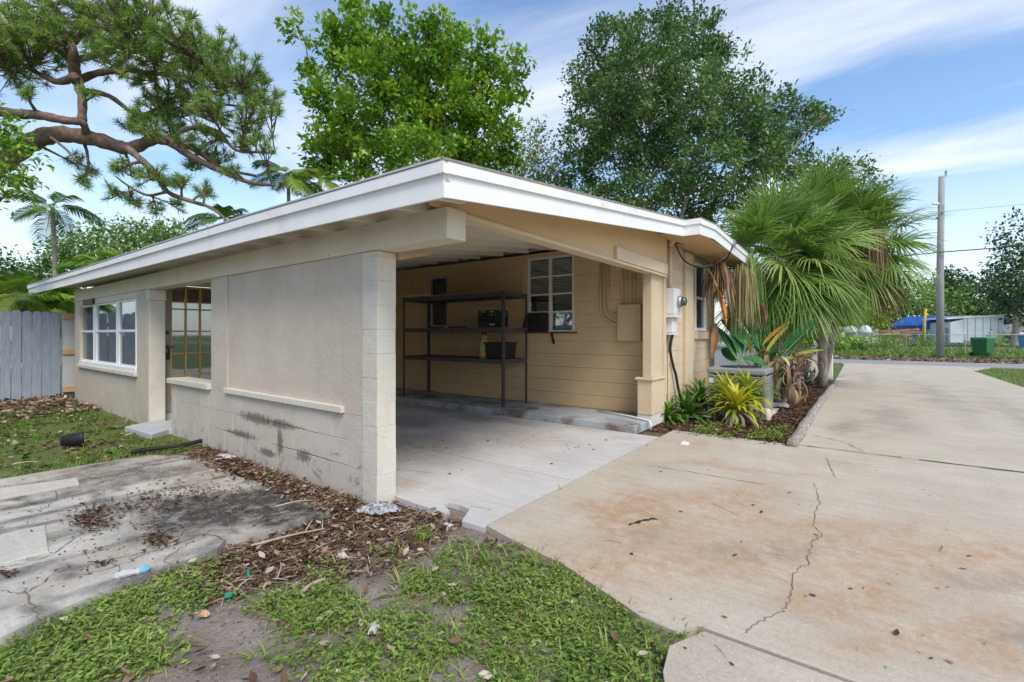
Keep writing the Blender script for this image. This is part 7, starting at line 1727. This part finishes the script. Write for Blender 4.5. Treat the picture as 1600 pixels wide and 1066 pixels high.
LP.append(scatter(DRY_V, LEAF2_F3, np.column_stack([c6, zg(c6[:, 0], c6[:, 1]) + rng.uniform(0.0, 0.04, n6)]), basis(rdir(n6, -0.2, 0.4), rng.uniform(-0.6, 0.6, n6)), rng.uniform(0.05, 0.10, n6), rng.beta(1.5, 2, n6)))
v, f, r_ = join(LP)
npobj('leaf_litter', v, f, 'dry_leaf', rnd=r_, label='brown fallen leaves and shreds heaped along the long wall and patio edge', cat='leaf litter', kind='stuff', origin=(0, 0, 0))
# leaves and twigs blown onto the concrete
spots = [(705, 742), (668, 711), (741, 719), (860, 725), (1010, 697), (930, 703), (922, 695), (1035, 738), (878, 765), (815, 700), (660, 700), (690, 690), (760, 690), (790, 710), (1276, 934), (1137, 967), (1270, 835), (1145, 870), (1385, 912), (1408, 683), (1330, 705), (1180, 790), (1190, 803), (1235, 770), (1400, 995), (1460, 1030), (1510, 870), (1512, 890), (1150, 773), (1060, 800), (985, 865), (640, 720), (720, 735), (900, 700), (960, 688), (1105, 735), (1260, 676), (700, 700), (1490, 1040)]
spots += [(R.uniform(630, 1000), R.uniform(650, 712)) for _ in range(90)] + [(R.uniform(1000, 1590), R.uniform(700, 1050)) for _ in range(34)]
cs = np.array([G2(*q) for q in spots]); n7 = len(cs); szs = rng.uniform(0.008, 0.028, n7); szs[:39] = rng.uniform(0.022, 0.05, 39)
cs = cs[(cs[:, 0] < 3.8)]; szs = szs[:len(cs)]; n7 = len(cs)
v, f, r_ = scatter(DRY_V, LEAF2_F3, np.column_stack([cs, np.full(n7, 0.004)]), basis(rdir(n7, -0.03, 0.12), rng.uniform(-0.3, 0.3, n7)), szs, rng.beta(1.3, 1.6, n7))
a_, b_, d_ = scatter(SH_V * np.array([1, 0.6, 1]), SH_F, np.column_stack([cs[::4] + 0.1, np.full(len(cs[::4]), 0.005)]), basis(rdir(len(cs[::4]), -0.02, 0.03), np.zeros(len(cs[::4]))), rng.uniform(0.05, 0.14, len(cs[::4])), rng.random(len(cs[::4])) * 0.5)
v, f, r_ = join([(v, f, r_), (a_, b_, d_)])
npobj('blown_leaves', v, f, 'dry_leaf', rnd=r_, label='scattered dry leaves and twigs on carport floor and driveway', cat='leaf litter', kind='stuff', origin=(0, 0, 0))
# mulch
c = cand(9000, 4.25, 12.5, -2.46, -0.72); kp = rng.random(len(c)) < np.clip(1.3 - (c[:, 0] - 4) * 0.11, 0.15, 1); c = c[kp]
ya_ = (c[:, 0] > 4.37) & (c[:, 0] < 4.96) & (c[:, 1] > -0.76); c = c[~ya_]; N = len(c)
v, f, r_ = scatter(DRY_V * np.array([1, 0.8, 0.7]), LEAF2_F3, np.column_stack([c, zg(c[:, 0], c[:, 1]) + rng.uniform(0, 0.025, N)]), basis(rdir(N, -0.3, 0.35), rng.uniform(-0.8, 0.8, N)), rng.uniform(0.03, 0.085, N), rng.beta(1.3, 2.0, N))
npobj('mulch', v, f, 'mulch_chip', rnd=r_, label='reddish brown bark mulch and dry leaves in the planting bed', cat='mulch', kind='stuff', origin=(7, -1.6, 0))
# verge litter across the street
c = cand(2500, 29.5, 34.5, -16, 4); N = len(c)
v, f, r_ = scatter(DRY_V, LEAF2_F3, np.column_stack([c, zg(c[:, 0], c[:, 1]) + 0.005]), basis(rdir(N, -0.2, 0.3), rng.uniform(-0.6, 0.6, N)), rng.uniform(0.10, 0.22, N), rng.beta(1.6, 1.6, N))
npobj('verge_litter', v, f, 'dry_leaf', rnd=r_, label='dry brown leaves on the dirt verge across the street', cat='leaf litter', kind='stuff', origin=(31, -6, 0))

# crumbs of shell, bark and grit on the bare soil
c = cand(15000, -3.2, 0.35, -2.7, 0.3); c = c[~on_concrete(c[:, 0], c[:, 1]) & ~((c[:, 0] > -0.02) & (c[:, 1] > -0.02))]; N = len(c)
v, f, r_ = scatter(DRY_V * np.array([1, 1, 1.4]), LEAF2_F3, np.column_stack([c, zg(c[:, 0], c[:, 1]) + 0.001]), basis(rdir(N, -0.4, 0.4), rng.uniform(-0.9, 0.9, N)), rng.uniform(0.004, 0.016, N), np.clip(rng.beta(1.2, 1.2, N), 0, 0.97))
npobj('soil_crumbs', v, f, 'dry_leaf', rnd=r_, label='fine bark crumbs and grit on the sandy foreground soil', cat='grit', kind='stuff', origin=(0, 0, 0))
c = cand(2600, -6, -0.38, 0.1, 3.3); nz = fbm(c[:, 0] * 1.4, c[:, 1] * 1.4, 60); c = c[nz > 0.5]; c = c[on_concrete(c[:, 0], c[:, 1])]; N = len(c)
v, f, r_ = scatter(DRY_V, LEAF2_F3, np.column_stack([c, np.full(N, 0.023)]), basis(rdir(N, -0.15, 0.25), rng.uniform(-0.5, 0.5, N)), rng.uniform(0.006, 0.026, N), rng.beta(0.9, 2.4, N))
npobj('patio_debris', v, f, 'dry_leaf', rnd=r_, label='dark crumbled leaf debris strewn over the old patio', cat='leaf litter', kind='stuff', origin=(-2, 1.5, 0))
# litter spilling over the slab edge by the wall
c = np.column_stack([rng.normal(-0.34, 0.07, 1100), rng.uniform(0.1, 2.9, 1100)]); c = c[c[:, 0] < -0.04]; N = len(c)
v, f, r_ = scatter(DRY_V, LEAF2_F3, np.column_stack([c, 0.022 + rng.uniform(0, 0.02, N)]), basis(rdir(N, -0.3, 0.4), rng.uniform(-0.8, 0.8, N)), rng.uniform(0.018, 0.055, N), rng.beta(1.4, 1.8, N))
npobj('edge_leaves', v, f, 'dry_leaf', rnd=r_, label='brown leaves spilling over the patio edge next to the mouldy wall', cat='leaf litter', kind='stuff', origin=(-0.3, 1.5, 0))
